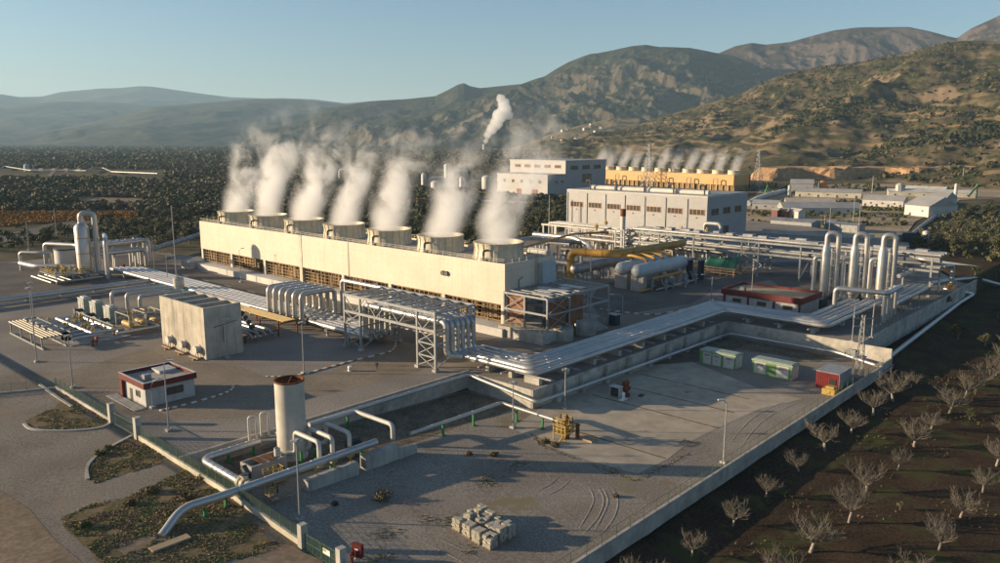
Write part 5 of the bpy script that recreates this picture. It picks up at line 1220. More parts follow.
# stacks of blocks on pallets
pp = [(455,529),(467,536),(478,543),(491,549),(468,522),(502,541.5),(482,530),(494,537),(480,516),(512,537.5),(489,523),(500,531)]
pl = ['leftmost block stack of the cluster on the gravel, one step behind the front row', 'second block stack from the left in the front row of the cluster', 'third block stack from the left in the front row of the cluster', 'nearest block stack at the front corner of the cluster', 'block stack directly behind the leftmost stack of the cluster', 'block stack at the right side of the cluster, behind the nearest stack', 'block stack with loose broken tiers in the middle of the cluster', 'uneven block stack just behind the front corner stack', 'rearmost block stack standing apart at the back of the cluster', 'rightmost block stack of the cluster on the gravel', 'block stack at the back of the cluster, right of the lone rear stack', 'block stack at the right rear of the cluster, left of the rightmost stack']
proto = None
for i, ((px, py), l) in enumerate(zip(pp, pl)):
    p = Yp(485+(px-485)*.86, 532+(py-532)*.88); u, v, z = p; v0 = [0, 0, 0, 0][i % 4]
    t = T('block_stack', l, 'block stack', p, 'block stacks on pallets on the gravel'); rnd = random.Random(i)
    rz = rnd.uniform(-.06, .06); b = B()
    for q in (-.55, 0, .55): b.cbox((u, v+q, z+.05), (1.35, .12, .1), rz)
    for q in np.linspace(-.6, .6, 6): b.cbox((u+q, v, z+.125), (.14, 1.3, .05), rz)
    build('pallet', b, 'pallet', t, smooth=False)
    b = B(); n = 6 if i not in (5, 9) else 7
    for k in range(n):
        for s in (-1, 1):
            for s2 in (-1, 1):
                if k == n-1 and rnd.random() < .3: continue
                b.cbox((u+s*.33+rnd.gauss(0,.035), v+s2*.33+rnd.gauss(0,.035), z+.27+.24*k), (.6, .6, .2), rz+rnd.gauss(0,.03))
    build('blocks', b, 'block', t, smooth=False)
# dark bushes on the gravel
def bush(name, label, p, r, m, n=160, flat=.6, size=.2, group=None):
    b = B(); leaf_clump(b, (p[0], p[1], p[2]+r*flat*.7), r, n, size, flat, .2)
    for k in range(5): a = k*1.3; b.bar((p[0], p[1], p[2]-.05), (p[0]+math.cos(a)*r*.6, p[1]+math.sin(a)*r*.6, p[2]+r*flat), .05)
    return build(name, b, M[m], None, label, 'bush', group, smooth=False, origin=p)
for px, py, r, l in ((382, 500, 1.5, 'large round dry brown bush on the gravel below the flash tank'), (469, 455, .6, 'small dark tuft on the gravel left of its twin below the yellow platform'), (494, 456, .75, 'small round dark bush on the gravel below the yellow platform'), (545, 443, .9, 'elongated dark shrub at the left edge of the slab'), (555, 447, .8, 'dark shrub at the slab edge right of the elongated one'), (335, 505, .5, 'low dark tuft left of the brown bush'), (616, 497, .45, 'dry tuft between the tyre tracks')):
    p = Yp(px, py); bush('bush', l, p, r, 'drybush' if ('brown' in l or 'dry' in l or 'dark' in l) else 'shrub', int(120*r)+60, .55, .16)
for px, py, r, l in ((66, 372+22, .6, 'dark shrub by the fence corner of the gravel lot'), (100, 410, .7, 'small green shrub on the kerbed verge left of the gate'), (100, 455, .9, 'dark green shrub at the kerbed edge of the second verge'), (108, 449, .7, 'bushy green shrub behind the dark shrub on the second verge'), (152, 493, 1.0, 'brown dry bush on the verge below the wall'), (188, 500, 1.1, 'wide brown dry bush beside the climbing pipe'), (205, 480, 1.2, 'dry brown bush against the low wall'), (84, 527, .9, 'green shrub at the near edge of the dirt track'), (130, 505, .8, 'brown shrub in the middle of the lower verge'), (170, 515, .8, 'low dark shrub left of the pipe mouth')):
    p = Gp(px, py); bush('bush', l, p, r, 'drybush' if 'brown' in l else 'shrub', int(130*r)+60, .5, .15)
p = Gp(168, 545); b = B(); b.box(p[0]-2.0, p[1]-.6, p[2]-.3, p[0]+2.5, p[1]+.6, p[2]+.22); tag(build('pipe_plinth', b, 'campdirt', None, 'flat concrete slab where the climbing pipe enters the ground', 'plinth', smooth=False))
p = Gp(205, 516); t = T('pipe_stand', 'bright green post under the climbing pipe on the verge', 'pipe stand', p); b = B(); b.bar(p, (p[0], p[1], p[2]+1.0), .3); build('post', b, 'green', t, smooth=False); b = B(); b.cbox((p[0], p[1], p[2]+.05), (.8, .8, .1)); build('foot', b, 'green', t, smooth=False)

# ------------------------------------------------------------------ lamps, masts
def lamp(label, base, top, cat='light pole', zf=0.0, arm=None, name='light_pole', r=.11, head=True):
    p = Yp(*base) if zf == 'y' else (Gp(*base) if zf == 'g' else P(*base, zf))
    d = ray(*top); t_ = (p[0]*d[0]+p[1]*d[1])/(d[0]**2+d[1]**2); z1 = H+d[2]*t_
    t = T(name, label, cat, p)
    b = B(); b.rings([p, (p[0], p[1], z1)], [r*1.3, r*.75], 8, True)
    if arm: b.rings([(p[0], p[1], z1-.05), (p[0]+arm[0]*.5, p[1]+arm[1]*.5, z1+.45), (p[0]+arm[0], p[1]+arm[1], z1+.55)], r*.7, 6)
    build('pole', b, 'steel', t)
    b = B(); b.cbox((p[0], p[1], p[2]+.15), (.9, .9, .4)); build('footing', b, 'concrete', t, smooth=False)
    if head:
        b = B(); ax, ay = (arm or (0, 0)); e = .55 if arm else .0
        b.cbox((p[0]+ax, p[1]+ay, z1+e), (.9, .45, .18), math.atan2(ay, ax) if arm else .6)
        if not arm: b.cbox((p[0]+.35, p[1]-.4, z1-.15), (.45, .35, .3), .6); b.cbox((p[0]-.35, p[1]+.4, z1-.15), (.45, .35, .3), .6)
        build('lamp_head', b, 'white', t, smooth=False)
    return t
lamp('slim light pole on the painted kerb in front of the expansion loops', (304,373.5), (303,322))
lamp('light pole on the gravel between the guard house and its gate', (169,431), (166,364), arm=(.8,-.4))
lamp('short light pole just outside the corner of the guard house', (153,408), (152,385), arm=(1,.4), r=.08)
lamp('light pole at the fence corner in front of the manifold rack', (73,388), (71,335))
lamp('light pole standing before the manifold rack at the left', (37,362), (34,287))
lamp('light pole with splayed stays among the pumps at far left', (34,318), (34,282))
lamp('tall light pole standing inside the yard gate beside the thick pipe', (300,521), (300,440), zf='y')
lamp('lone light pole at the wire fence beside the slab', (723.5,463), (725,403), zf='y', arm=(-.7,.6))
lamp('short pole with camera arms at the slab corner', (565,409), (564,369), zf='y', r=.13)
lamp('slender pole by the feed pipe in the middle of the yard', (513,428), (513,382), zf='y', r=.09)
lamp('bent arm light pole beside the pump shelter', (622,332), (622,296), arm=(-2.2,1.6))
lamp('bent arm light pole in front of the control building', (711,306), (710,276), arm=(-2.2,1.6))
lamp('light pole rising beside the yellow pipe', (590.5,291), (590.5,256), head=False, r=.2)
lamp('light pole against the corner of the silencer block', (228,358), (227,318), r=.1)
lamp('tall thin lightning mast behind the silencer block', (178,297), (175,205), 'mast', name='lightning_mast', head=False, r=.16)
lamp('tall lightning mast between the tower end and the far hall', (549,237), (549,195), 'mast', name='lightning_mast', head=False, r=.22)
lamp('tall lightning mast behind the leftmost tall separator', (824,300), (826,208), 'mast', name='lightning_mast', head=False, r=.12)
lamp('tall lightning mast behind the middle tall separator', (853,300), (853,203), 'mast', name='lightning_mast', head=False, r=.12)
lamp('light pole at the bend of the tall boundary wall', (871.5,338), (875,304), head=False, r=.13)
lamp('light pole left of the wooden lattice pole on the wall', (852,342), (853,306), head=False, r=.1)
lamp('light pole on the road in front of the tower basin, left', (168,285), (168,255), arm=(.8,-.6))
lamp('light pole at the rear edge of the yard left of the tower', (155,275), (153,237), head=False)
lamp('light pole beside the tower basin near the expansion loops', (241,282), (241,250), arm=(.8,-.8), r=.09)
lamp('lamp post beside the pipe rack in the far yard', (751,305), (752,268), head=False, r=.1)
lamp('light pole on the far service road, left', (57,240), (57,208), zf='g', head=False, r=.14)
lamp('light pole on the far service road behind the separator', (29,250), (28,222), zf='g', head=False, r=.14)
# small-lamp column in the camp
lamp('double headed light pole in the camp yard', (824,232), (825,216), zf='g', r=.2)
lamp('slim mast in the camp behind the separators', (853,222), (853,197), zf='g', head=False, r=.18)
# lattice distribution pole on the wall
p = (163.0, 50.6, -3.4); t = T('lattice_pole', 'lattice power pole with a transformer platform beside the red container', 'power pole', p); z1 = 10.3
b = B()
for sx_ in (-1, 1):
    for sy in (-1, 1): b.bar((p[0]+.7*sx_, p[1]+.7*sy, p[2]), (p[0]+.28*sx_, p[1]+.28*sy, z1), .12)
for k in range(14):
    z0 = p[2]+(z1-p[2])*k/14; za = p[2]+(z1-p[2])*(k+1)/14; w0 = .7-.42*k/14; w1 = .7-.42*(k+1)/14; s = 1 if k % 2 else -1
    for e in (-1, 1): b.bar((p[0]-w0*s, p[1]+w0*e, z0), (p[0]+w1*s, p[1]+w1*e, za), .08); b.bar((p[0]+w0*e, p[1]-w0*s, z0), (p[0]+w1*e, p[1]+w1*s, za), .08)
build('mast', b, 'silver_dull', t, smooth=False)
b = B(); b.bar((p[0]-1.4, p[1]+1.6, 9.6), (p[0]+1.4, p[1]-1.6, 9.6), .2); b.bar((p[0]-1.2, p[1]+1.4, 8.0), (p[0]+1.2, p[1]-1.4, 8.0), .2); [b.lathe((p[0]+s*1.2, p[1]-s*1.4, 9.7), [(.12,0),(.16,.2),(.1,.5)], 8) for s in (-1, 0, 1)]; build('crossarm', b, 'steel', t, smooth=False)
b = B(); b.box(p[0]-1.8, p[1]-.9, 1.6, p[0]+1.2, p[1]+.9, 1.75); railing(b, [(p[0]-1.8, p[1]-.9, 1.75), (p[0]-1.8, p[1]+2.4, 1.75), (p[0]+1.2, p[1]+2.4, 1.75)], 1.1, 1.0, .07); b.cbox((p[0]-.6, p[1]+1.2, 2.4), (1.0, 1.0, 1.3)); build('platform', b, 'steel', t, smooth=False)

# ------------------------------------------------------------------ pipe rack bridge (right, behind)
rk = T('pipe_rack', 'long two level steel pipe rack behind the control building and the white vessels', 'pipe rack', (255, 140, 0))
b = B(); vs = [112, 118] + [136, 150, 158] + [98, 84, 70, 60]; us = (249, 259)
for v in vs:
    for u in us: b.bar((u, v, 0), (u, v, 11.5), .5)
build('column', b, 'steel', rk, smooth=False, each=True)
b = B()
for z in (7.6, 11.3):
    for u in us: b.bar((u, 58, z), (u, 160, z), .4, .6)
    for v in np.arange(60, 160, 6.5): b.bar((us[0], v, z), (us[1], v, z), .35)
build('beam', b, 'steel', rk, smooth=False)
b = B()
for v0, v1 in ((112, 118), (150, 158)):
    for u in us:
        for z0, z1 in ((.3, 4), (4, 7.6), (7.6, 11.3)): b.bar((u, v0, z0), (u, v1, z1), .22); b.bar((u, v1, z0), (u, v0, z1), .22)
        b.bar((u, v0, 4), (u, v1, 4), .3)
for v in (112, 118, 98): b.bar((us[0], v, .4), (us[1], v, 7.4), .22)
build('brace', b, 'steel', rk, smooth=False, each=True)
for k in range(5):
    zz = 12.1 if k < 3 else 8.4; u = (250.5+2.9*k) if k < 3 else (251.5+4.2*(k-3))
    pipe(['nearest silver pipe on the upper deck of the long pipe rack', 'middle silver pipe on the upper deck of the long pipe rack', 'farthest silver pipe on the upper deck of the long pipe rack', 'nearest pipe on the lower deck of the long pipe rack', 'rear pipe on the lower deck of the long pipe rack'][k], [(u, 58, zz), (u, 162, zz)], [.5, .62, .45, .6, .5][k], 'silver' if k % 2 == 0 else 'silver_dull', band=8, name='rack_pipe', group='pipes lying on the long pipe rack')
b = B()
for k in range(16): b.cbox((254+random.uniform(-3, 3), 64+6*k, 12.6), (1.4+random.random()*2, 2+random.random()*2, .5+random.random()))
t = T('cable_tray', 'uneven row of cable trays along the top of the long pipe rack', 'cable tray', (254, 133, 12.3)); build('tray', b, 'silver_dull', t, smooth=False, each=True)
# rack in front of the hall (left part) with its doors of clutter
r2 = T('pipe_rack', 'pale steel pipe gantry standing in front of the turbine hall left corner', 'pipe rack', (262, 196, 0))
b = B(); b2 = B()
for v in np.arange(176, 219, 7):
    for u in (266, 274): b.bar((u, v, 0), (u, v, 8.4), .55)
build('column', b, 'white', r2, smooth=False, each=True)
for u in (266, 274): b2.bar((u, 175, 8.4), (u, 219, 8.4), .5, .7)
for v in np.arange(176, 219, 7): b2.bar((266, v, 8.4), (274, v, 8.4), .5)
build('beam', b2, 'white', r2, smooth=False)
for k in range(3):
    pipe(['front', 'middle', 'rear'][k]+' pale pipe lying on the gantry before the hall', [(267.5+2.4*k, 175, 9.2), (267.5+2.4*k, 216, 9.2), (267.5+2.4*k, 216, 1)], .5, 'white', band=8, name='gantry_pipe', group='pipes on the hall gantry')
fs = T('vent_stack', 'slender pale vent stack with a rusty top in a steel frame before the hall', 'vent stack', (250, 173.5, 0))
Vb = P(622, 256); uv = (Vb[0], Vb[1]); fs.location = (*uv, 0); WL[fs.name] = Vector(fs.location)
b = B(); b.rings([(uv[0], uv[1], .2), (uv[0], uv[1], 17)], 1.0, 14); build('stack', b, 'white', fs)
b = B(); b.rings([(uv[0], uv[1], 15.6), (uv[0], uv[1], 18.4)], 1.08, 14); build('stack_top', b, 'rust', fs)
b = B(); [b.bar((uv[0]+sx_*2, uv[1]+sy*2, 0), (uv[0]+sx_*2, uv[1]+sy*2, 10.4), .4) for sx_ in (-1,1) for sy in (-1,1)]; [b.bar((uv[0]+sx_*2, uv[1]-2, z), (uv[0]+sx_*2, uv[1]+2, z), .3) for sx_ in (-1,1) for z in (4, 7.5, 10.4)]; [b.bar((uv[0]-2, uv[1]+sx_*2, z), (uv[0]+2, uv[1]+sx_*2, z), .3) for sx_ in (-1,1) for z in (4, 7.5, 10.4)]; build('frame', b, 'white', fs, smooth=False)
# clutter of machinery between tower and hall: individual drums, valves, exchangers
rnd = random.Random(21)
mach = [
 ('silver heat exchanger lying behind the yellow pipe near the tower end', 'exchanger', (208,165), 'silver_dull', 'hx', 13, 1.2, 4.0),
 ('white capped horizontal drum between tower end and gantry', 'exchanger', (222,184), 'white', 'hx', 9, 1.3, 4.2),
 ('dark horizontal drum behind the white capped drum', 'exchanger', (232,176), 'dark_steel', 'hx', 10, 1.1, 4.5),
 ('dark horizontal pipe drum in front of the hall gantry', 'exchanger', (240,190), 'silver_dull', 'hx', 14, 1.1, 5.5),
 ('small upright silver vessel on the rear skid before the hall', 'vessel', (270,168), 'silver', 'vt', 5, 1.4, 0),
 ('upright beige vessel right of the vent stack', 'vessel', (262,157), 'cream2', 'vt', 6.5, 1.3, 0),
 ('upright pale vessel below the hall corner on the rear skid', 'vessel', (268,146), 'silver_dull', 'vt', 7.0, 1.2, 0),
]
for l, cat, (u, v), m, kind, L, r, z in mach:
    t = T('machine_'+('drum' if kind == 'hx' else 'vessel'), l, cat, (u, v, 0))
    if kind == 'hx':
        b = B(); b.rings([(u, v-L/2-.5, z), (u, v-L/2, z), (u, v+L/2, z), (u, v+L/2+.5, z)], [r*.6, r, r, r*.6], 14); build('shell', b, m, t)
        b = B(); [b.box(u-r*.7, v+s*L*.32-.3, 0, u+r*.7, v+s*L*.32+.3, z-r*.6) for s in (-1, 1)]; build('saddle', b, 'steel', t, smooth=False, each=True)
        b = B(); [b.pipe([(u, v+s, z+r*.8), (u, v+s, z+r+1.2), (u+2.4, v+s, z+r+1.2), (u+2.4, v+s, .5)], .3, 8) for s in (-2, 1.5)]; build('nozzle', b, m, t)
    else:
        b = B(); b.lathe((u, v, 0), [(r*.8,0),(r*.8,.8),(r,1.0),(r,L-.6),(r*.5,L),(.3,L+.1),(.3,L+.6)], 16); build('shell', b, m, t)
        b = B(); b.pipe([(u, v, L*.7), (u-2.5, v, L*.7), (u-2.5, v, .4)], .28, 8); build('nozzle', b, m, t)
yf = T('pipe_skid', 'yellow framed skid of small pipes and valves against the tower end', 'pipe skid', (172, 140, 0))
b = B()
for u in (156, 161, 166, 171):
    for v in (128, 137, 146): b.bar((u, v, 0), (u, v, 7.5 if (u+v) % 3 else 10), .4)
for z in (3.5, 7.0):
    for v in (128, 137, 146): b.bar((156, v, z), (171, v, z), .35)
    for u in (156, 161, 166, 171): b.bar((u, 128, z), (u, 146, z), .35)
railing(b, [(156, 128, 7.2), (171, 128, 7.2), (171, 146, 7.2)], 1.1, 2.5, .1)
build('frame', b, 'yel', yf, smooth=False)
b = B()
for k in range(9): u = 157+1.7*k; b.pipe([(u, 126, 1.2+.25*k), (u, 148, 1.2+.25*k), (u, 148, 6.8), (u+4, 150, 6.8)], .32, 8)
b.pipe([(157, 131, 4.4), (172, 131, 4.4), (172, 145, 4.4)], .5, 10, band=5)
build('pipe', b, 'silver_dull', yf)
b = B()
for k in range(14): u, v = rnd.uniform(157, 170), rnd.uniform(128, 146); b.lathe((u, v, rnd.choice((0, 3.7, 7.2))), [(.45,0),(.45,1.2),(.8,1.3),(.8,1.8),(.2,1.9),(.2,2.6)], 10)
build('valve', b, 'rust', yf, each=True)
yf2 = T('pipe_skid', 'jumbled skid of pipes, valves and yellow frames before the turbine hall wall', 'pipe skid', (272, 160, 0))
b = B(); b2 = B(); b3 = B()
for k in range(10): v = 132+6.8*k; b.pipe([(262, v, 1.5), (262, v, 6+rnd.random()*3), (262+rnd.uniform(6, 16), v, 6+rnd.random()*2), (280, v+3, 2)], rnd.choice((.35, .5, .65)), 8)
b.pipe([(260, 206, 5.0), (260, 130, 5.0), (284, 130, 5.0)], .8, 10, band=6); b.pipe([(283, 150, 6), (283, 150, 12.5), (283, 143, 12.5), (283, 143, 5)], .8, 10); b.pipe([(262, 128, 6.5), (262, 200, 6.5)], .6, 10)
for u in (261, 270, 280):
    for v in np.arange(130, 205, 12): b2.bar((u, v, 0), (u, v, 8.5), .4)
    b2.bar((u, 130, 8.2), (u, 202, 8.2), .35); b2.bar((u, 130, 5), (u, 202, 5), .3)
for k in range(22): u, v = rnd.uniform(262, 282), rnd.uniform(130, 202); b3.lathe((u, v, rnd.choice((0, 5.2, 8.4))), [(.5,0),(.5,1.2),(.9,1.3),(.9,1.9),(.3,2.0),(.3,2.8)], 8)
build('pipe', b, 'silver_dull', yf2); build('frame', b2, 'steel', yf2, smooth=False); build('valve', b3, 'yel', yf2, each=True)
pipe('silver duct bending down in front of the hall gantry', [(238, 200, 8), (238, 180, 8.2), (236, 172, 6.5), (222, 160, 6.5)], .85, band=6, name='steam_duct', cat='duct')
pipe('dark steel duct lying above the skids behind the tower end', [(196, 190, 9), (220, 186, 9), (236, 176, 7)], .7, 'silver_dull', band=6, name='steam_duct', cat='duct')
pipe('brown pipe leading from behind the tower to the gantry', [(170, 160, 10.5), (232, 176, 10.5), (246, 170, 10.5)], .4, 'yellow', name='ochre_pipe')

# --- white vessels with the ochre header
for (v, u0, u1, l) in ((127.2, 199, 226, 'nearer of the two long white horizontal vessels on concrete piers'), (133.6, 200, 225, 'farther of the two long white horizontal vessels on concrete piers')):
    t = T('pressure_vessel', l, 'pressure vessel', (u0+13, v, 0)); z = 6.0
    b = B(); b.rings([(u0-.9, v, z), (u0-.75, v, z), (u0-.3, v, z), (u0+.6, v, z), (u1, v, z), (u1+.9, v, z), (u1+1.3, v, z), (u1+1.5, v, z)], [.3, 1.0, 1.6, 2.05, 2.05, 1.6, 1.0, .3], 24); [b.rings([(q, v, z), (q+.25, v, z)], 2.1, 24) for q in (u0+4, u0+11, u0+18)]; build('shell', b, 'vessel', t)
    b = B(); b.box(u0+.5, v-2.2, 0, u0+2.6, v+2.2, 4.6); b.box(u1-6, v-2.2, 0, u1-4, v+2.2, 4.6); build('pier', b, 'concrete', t, smooth=False, each=True)
    b = B(); b.lathe((u0+8, v, z+1.9), [(.4,0),(.4,.7),(.6,.7),(.6,.9)], 12); build('nozzle', b, 'vessel', t)
yl = T('ochre_header', 'thick ochre header pipe with branch pipes feeding the two white vessels', 'pipe', (200, 151, 0))
b = B(); b.pipe([(198, 151, 0), (198, 151, 9.9), (202, 139, 9.9), (206, 137.4, 9.9), (236, 135.5, 9.9), (241, 135.5, 9.9)], 1.25, 14, 2.2, band=9); build('header', b, 'yellow', yl)
for k in range(7):
    u = 205.5+2.4*k
    b = B(); b.pipe([(u, 137.0, 9.0), (u, 133.0, 9.6), (u, 128.3, 9.0), (u, 127.6, 7.9)], .45, 8, .7) if k % 2 == 0 else b.pipe([(u, 137.0, 8.8), (u, 134.6, 9.0), (u, 133.8, 7.9)], .45, 8, .7); build('branch', b, 'yellow', yl)
b = B(); b.pipe([(204, 124.8, 3.4), (222, 124.8, 3.4)], .5, 10); b.pipe([(197, 124.5, .6), (203, 124.5, .6)], .4, 10); build('lower_pipe', b, 'yellow', yl)
sv2 = T('pressure_vessel', 'long silver clad horizontal vessel behind the white vessels, under the ochre pipe', 'pressure vessel', (210, 148, 0))
b = B(); b.rings([(194.2, 147.5, 5), (194.7, 147.5, 5), (195.6, 147.5, 5), (224, 147.5, 5), (225, 147.5, 5)], [.3, 1.2, 1.7, 1.7, .6], 20); build('shell', b, 'silver_dull', sv2)
b = B(); [b.box(u, 146.2, 0, u+.9, 148.8, 3.6) for u in (198, 207, 216)]; [b.pipe([(197+3*k, 146, .2), (197+3*k, 146, 3.8)], .22, 8) for k in range(6)]; build('saddle', b, 'steel', sv2, smooth=False)
b = B(); b.lathe((199, 147.5, 6.6), [(.6,0),(.6,2.4),(.3,2.7)], 10); build('nozzle', b, 'white', sv2)
b = B(); b.box(201, 133.0, 0, 202, 134, 0.1)
vp = T('valve_manifold', 'cluster of upright valve pipes on the apron right of the white vessels', 'valve manifold', (216, 119, 0))
b = B()
for k, (u, v) in enumerate(((206,121),(211,121.5),(214,119),(219,121.5),(223,120.5),(203,124))): b.lathe((u, v, 0), [(.35,0),(.35,2.4),(.6,2.5),(.6,3.1),(.25,3.2),(.25,3.9)], 10); b.pipe([(u, v, 1.4), (u+1.8, v, 1.4), (u+1.8, v+2, 1.4), (u+1.8, v+3, 3.6)], .2, 8)
build('valve', b, 'steel', vp, each=True)
b = B(); b.pipe([(203, 122.5, .5), (226, 122.5, .5)], .32, 10); build('pipe', b, 'silver', vp)
for k, (u, v) in enumerate(((227,125.5),(229,122.5))):
    t = T('pump_column', ['nearer of two dark upright pump columns left of the green tarpaulin', 'farther of two dark upright pump columns left of the green tarpaulin'][k], 'pump', (u, v, 0)); b = B(); b.bar((u, v, 0), (u, v, 6.5), .8); b.bar((u+2, v, 0), (u+2, v, 6.5), .8); build('column', b, 'blue', t, smooth=False, each=True); b = B(); b.cbox((u+1, v, 6.8), (3.4, 1.6, .6)); build('head', b, 'steel', t, smooth=False)
# green tarpaulin shed
tp = T('tarpaulin_cover', 'dark green tarpaulin sagging over a timber crib below the pipe rack', 'tarpaulin', (245, 123, 0))
b = B(); n = 8
for s, (v0, v1) in enumerate(((121.5, 128.5), (117, 121.5))):
    o = len(b.v)
    for i in range(n+1):
        for j in range(n+1):
            a, c = i/n, j/n; b.v.append((242.5+4.2*c, v0+(v1-v0)*a, 2.9+(2.6+(2.2 if s else 0)*(1-a))*c**1.6+.25*math.sin(a*7)*c-.35*math.sin(a*math.pi)))
    for i in range(n):
        for j in range(n): q = o+i*(n+1)+j; b.f.append((q, q+1, q+n+2, q+n+1))
m_ = build('tarpaulin', b, 'tarp', tp); sm = m_.modifiers.new('thick', 'SOLIDIFY'); sm.thickness = .06
b = B(); [b.bar((u, v, 0), (u, v, 2.6), .3) for u in (242, 247) for v in np.arange(117, 130, 2.4)]; [b.bar((u, 116.5, z), (u, 129.5, z), .28) for u in (242, 247) for z in (.8, 1.7, 2.6)]; build('crib', b, 'pallet', tp, smooth=False)
b = B(); [b.pipe([(249+k, 118+3*k, 1), (249+k, 118+3*k, 6.2), (252, 118+3*k, 6.2)], .25, 8) for k in range(3)]; build('pipe', b, 'silver_dull', tp)

# --- three tall separators on the right
for k, (u, v, l) in enumerate(((222.6, 80.4, 'leftmost of the three tall silver separators with overhead pipe loops'), (225.6, 73.8, 'middle of the three tall silver separators with overhead pipe loops'), (228.0, 67.2, 'rightmost of the three tall silver separators with overhead pipe loops'))):
    t = T('steam_separator', l, 'separator', (u, v, 0), 'three tall separators')
    b = B(); b.lathe((u, v, 0), [(.95,0),(.95,2.2),(1.25,2.5),(1.25,14.0),(.9,15.9),(.75,16.2)], 20); [b.lathe((u, v, 0), [(1.3,z),(1.3,z+.15)], 20) for z in (4, 7, 10, 13)]; build('vessel', b, 'silver', t)
    b = B(); b.pipe([(u, v, 16), (u, v, 19.3), (u+1.2, v-2.7, 19.3), (u+1.2, v-2.7, 1.4), (u+5, v-2.4, 1.4)], .72, 14, 1.3, band=4); build('outlet_pipe', b, 'silver', t)
    b = B(); b.pipe([(u-.3, v+.5, 12.6), (u-1.0, v+2.6, 12.6), (u-1.0, v+2.6, 1.2), (u-4.0, v+2.9, 1.0)], .62, 14, 1.1, band=4); build('inlet_pipe', b, 'silver', t)
    b = B(); [b.bar((u+1.7, v+.9+.5*s, .4), (u+1.7, v+.9+.5*s, 15), .08) for s in (0, 1)]; [b.bar((u+1.7, v+.9, .6+.6*q), (u+1.7, v+1.4, .6+.6*q), .06) for q in range(24)]; b.pipe([(u+1.0, v+1.5, 1), (u+1.0, v+1.7, 13), (u+.3, v+1.0, 14)], .16, 8); build('ladder', b, 'steel', t, smooth=False)
    b = B(); b.cbox((u, v, .3), (4.4, 4.2, .6)); build('plinth', b, 'concrete', t, smooth=False)
    b = B(); [b.lathe((u-2.4+1.6*q, v-1.9, .3), [(.3,0),(.3,.9),(.6,1.0),(.6,1.5),(.2,1.6),(.2,2.2)], 8) for q in range(4)]; build('valve', b, 'dark_steel', t, each=True)
for k, (u, v, h, l) in enumerate(((243, 76, 14, 'slim upright scrubber vessel with a ladder behind the tall separators, left'), (246, 70.5, 13.0, 'slim upright scrubber vessel behind the gap between middle and right separators'), (239, 84.5, 12.5, 'pale narrow framed tower behind the leftmost tall separator'))):
    t = T('scrubber', l, 'scrubber', (u, v, 0)); b = B(); b.lathe((u, v, 0), [(.9,0),(.9,h-.8),(.5,h),(.3,h+.4)], 14); build('vessel', b, 'silver_dull', t)
    b = B(); [b.bar((u+1.2*sx_, v+1.2*sy, 0), (u+1.2*sx_, v+1.2*sy, h), .16) for sx_ in (-1,1) for sy in (-1,1)]; [b.bar((u-1.2, v+1.2*sy, z), (u+1.2, v+1.2*sy, z), .12) for sy in (-1,1) for z in np.arange(2, h, 2)]; [b.bar((u+1.2*sy, v-1.2, z), (u+1.2*sy, v+1.2, z), .12) for sy in (-1,1) for z in np.arange(2, h, 2)]; build('frame', b, 'white', t, smooth=False)
pipe('silver portal pipe standing in front of the three tall separators', [(203.5, 70.5, 2.6), (203.5, 70.5, 7.6), (205.5, 58.6, 7.6), (213, 58.9, 7.6), (213, 58.9, 7.6)][:4]+[(217, 58.9, 7.6)], .62, band=6, name='portal_pipe', bend=1.1)
for k in range(4):
    pipe(['first', 'second', 'third', 'fourth'][k]+' short silver riser in the row at the right end of the portal pipe', [(206+3.6*k, 59.4+.2*k, 0), (206+3.6*k, 59.4+.2*k, 7.2), (206.9+3.6*k, 60.5, 7.2)], .55, band=0, name='riser_pipe', group='risers under the portal pipe', bend=.9)
for k in range(4):
    pipe(['nearest', 'second', 'third', 'farthest'][k]+' of the silver pipes running away behind the tall separators', [(220, 60.5+1.6*k, 2.6), (252, 60.5+1.6*k, 2.6)], .55, band=6, name='trunk_pipe', group='trunk pipes behind the separators')
for k in range(4):
    u = 224+8*k; t = T('pipe_support', 'steel frame holding the trunk pipes behind the separators', 'pipe support', (u, 63, 0), 'frames under the trunk pipes'); b = B(); [b.bar((u, y, 0), (u, y, 1.9), .25) for y in (60.2, 65.6)]; build('post', b, 'steel', t, smooth=False); b = B(); b.bar((u, 59.8, 1.95), (u, 66, 1.95), .22); build('beam', b, 'steel', t, smooth=False)
pipe('silver pipe stepping over and down behind the separators to the orchard', [(240, 66, 6.6), (262, 63.5, 6.8), (272, 59.5, 6.6), (272, 59.5, 1.0)], .6, band=6, name='export_pipe', bend=1.2)
b = B(); leaf_clump(b, (266, 58.6, 1.0), 1.6, 120, .22, .7); tag(build('bush', b, 'autumn', None, 'round yellow leaved bush by the end of the tall boundary wall', 'bush', smooth=False))
# --- pipelines crossing the orchard on the right
def gpipe(label, pts, r, m='silver', off=.9, name='pipeline', bend=2.0):
    path = [Gp(*q, off) for q in pts]; return pipe(label, path, r, m, band=9, name=name, cat='pipeline', bend=bend)
gpipe('upper pipeline crossing the dark orchard behind the separators', [(884,256), (897,256.5), (921,261.5), (1000,268), (1100,275)], .6)
gpipe('middle pipeline skirting the tall boundary wall toward the right edge', [(930,286.5), (945,283.5), (975,284.5), (1000,287.5), (1100,297)], .6)
gpipe('silver pipeline running along the foot of the tall boundary wall', [(945,291), (974,292.5), (960,304), (880,366.5), (876,370)], .55, off=.5)
gpipe('pipeline climbing beside the olive grove to the camp', [(912,236), (921,228), (945,210), (957,203)], 1.0, 'silver_dull')
for px, py, l in ((949,263,'steel post under the upper orchard pipeline'),):
    p = Gp(px, 285); t = T('pipe_stand', 'tall steel stand between the two orchard pipelines', 'pipe stand', p); b = B(); b.bar(p, (p[0], p[1], 4.0), .35); build('post', b, 'steel', t, smooth=False); b = B(); b.cbox((p[0], p[1], p[2]+.1), (1, 1, .3)); build('foot', b, 'concrete', t, smooth=False)
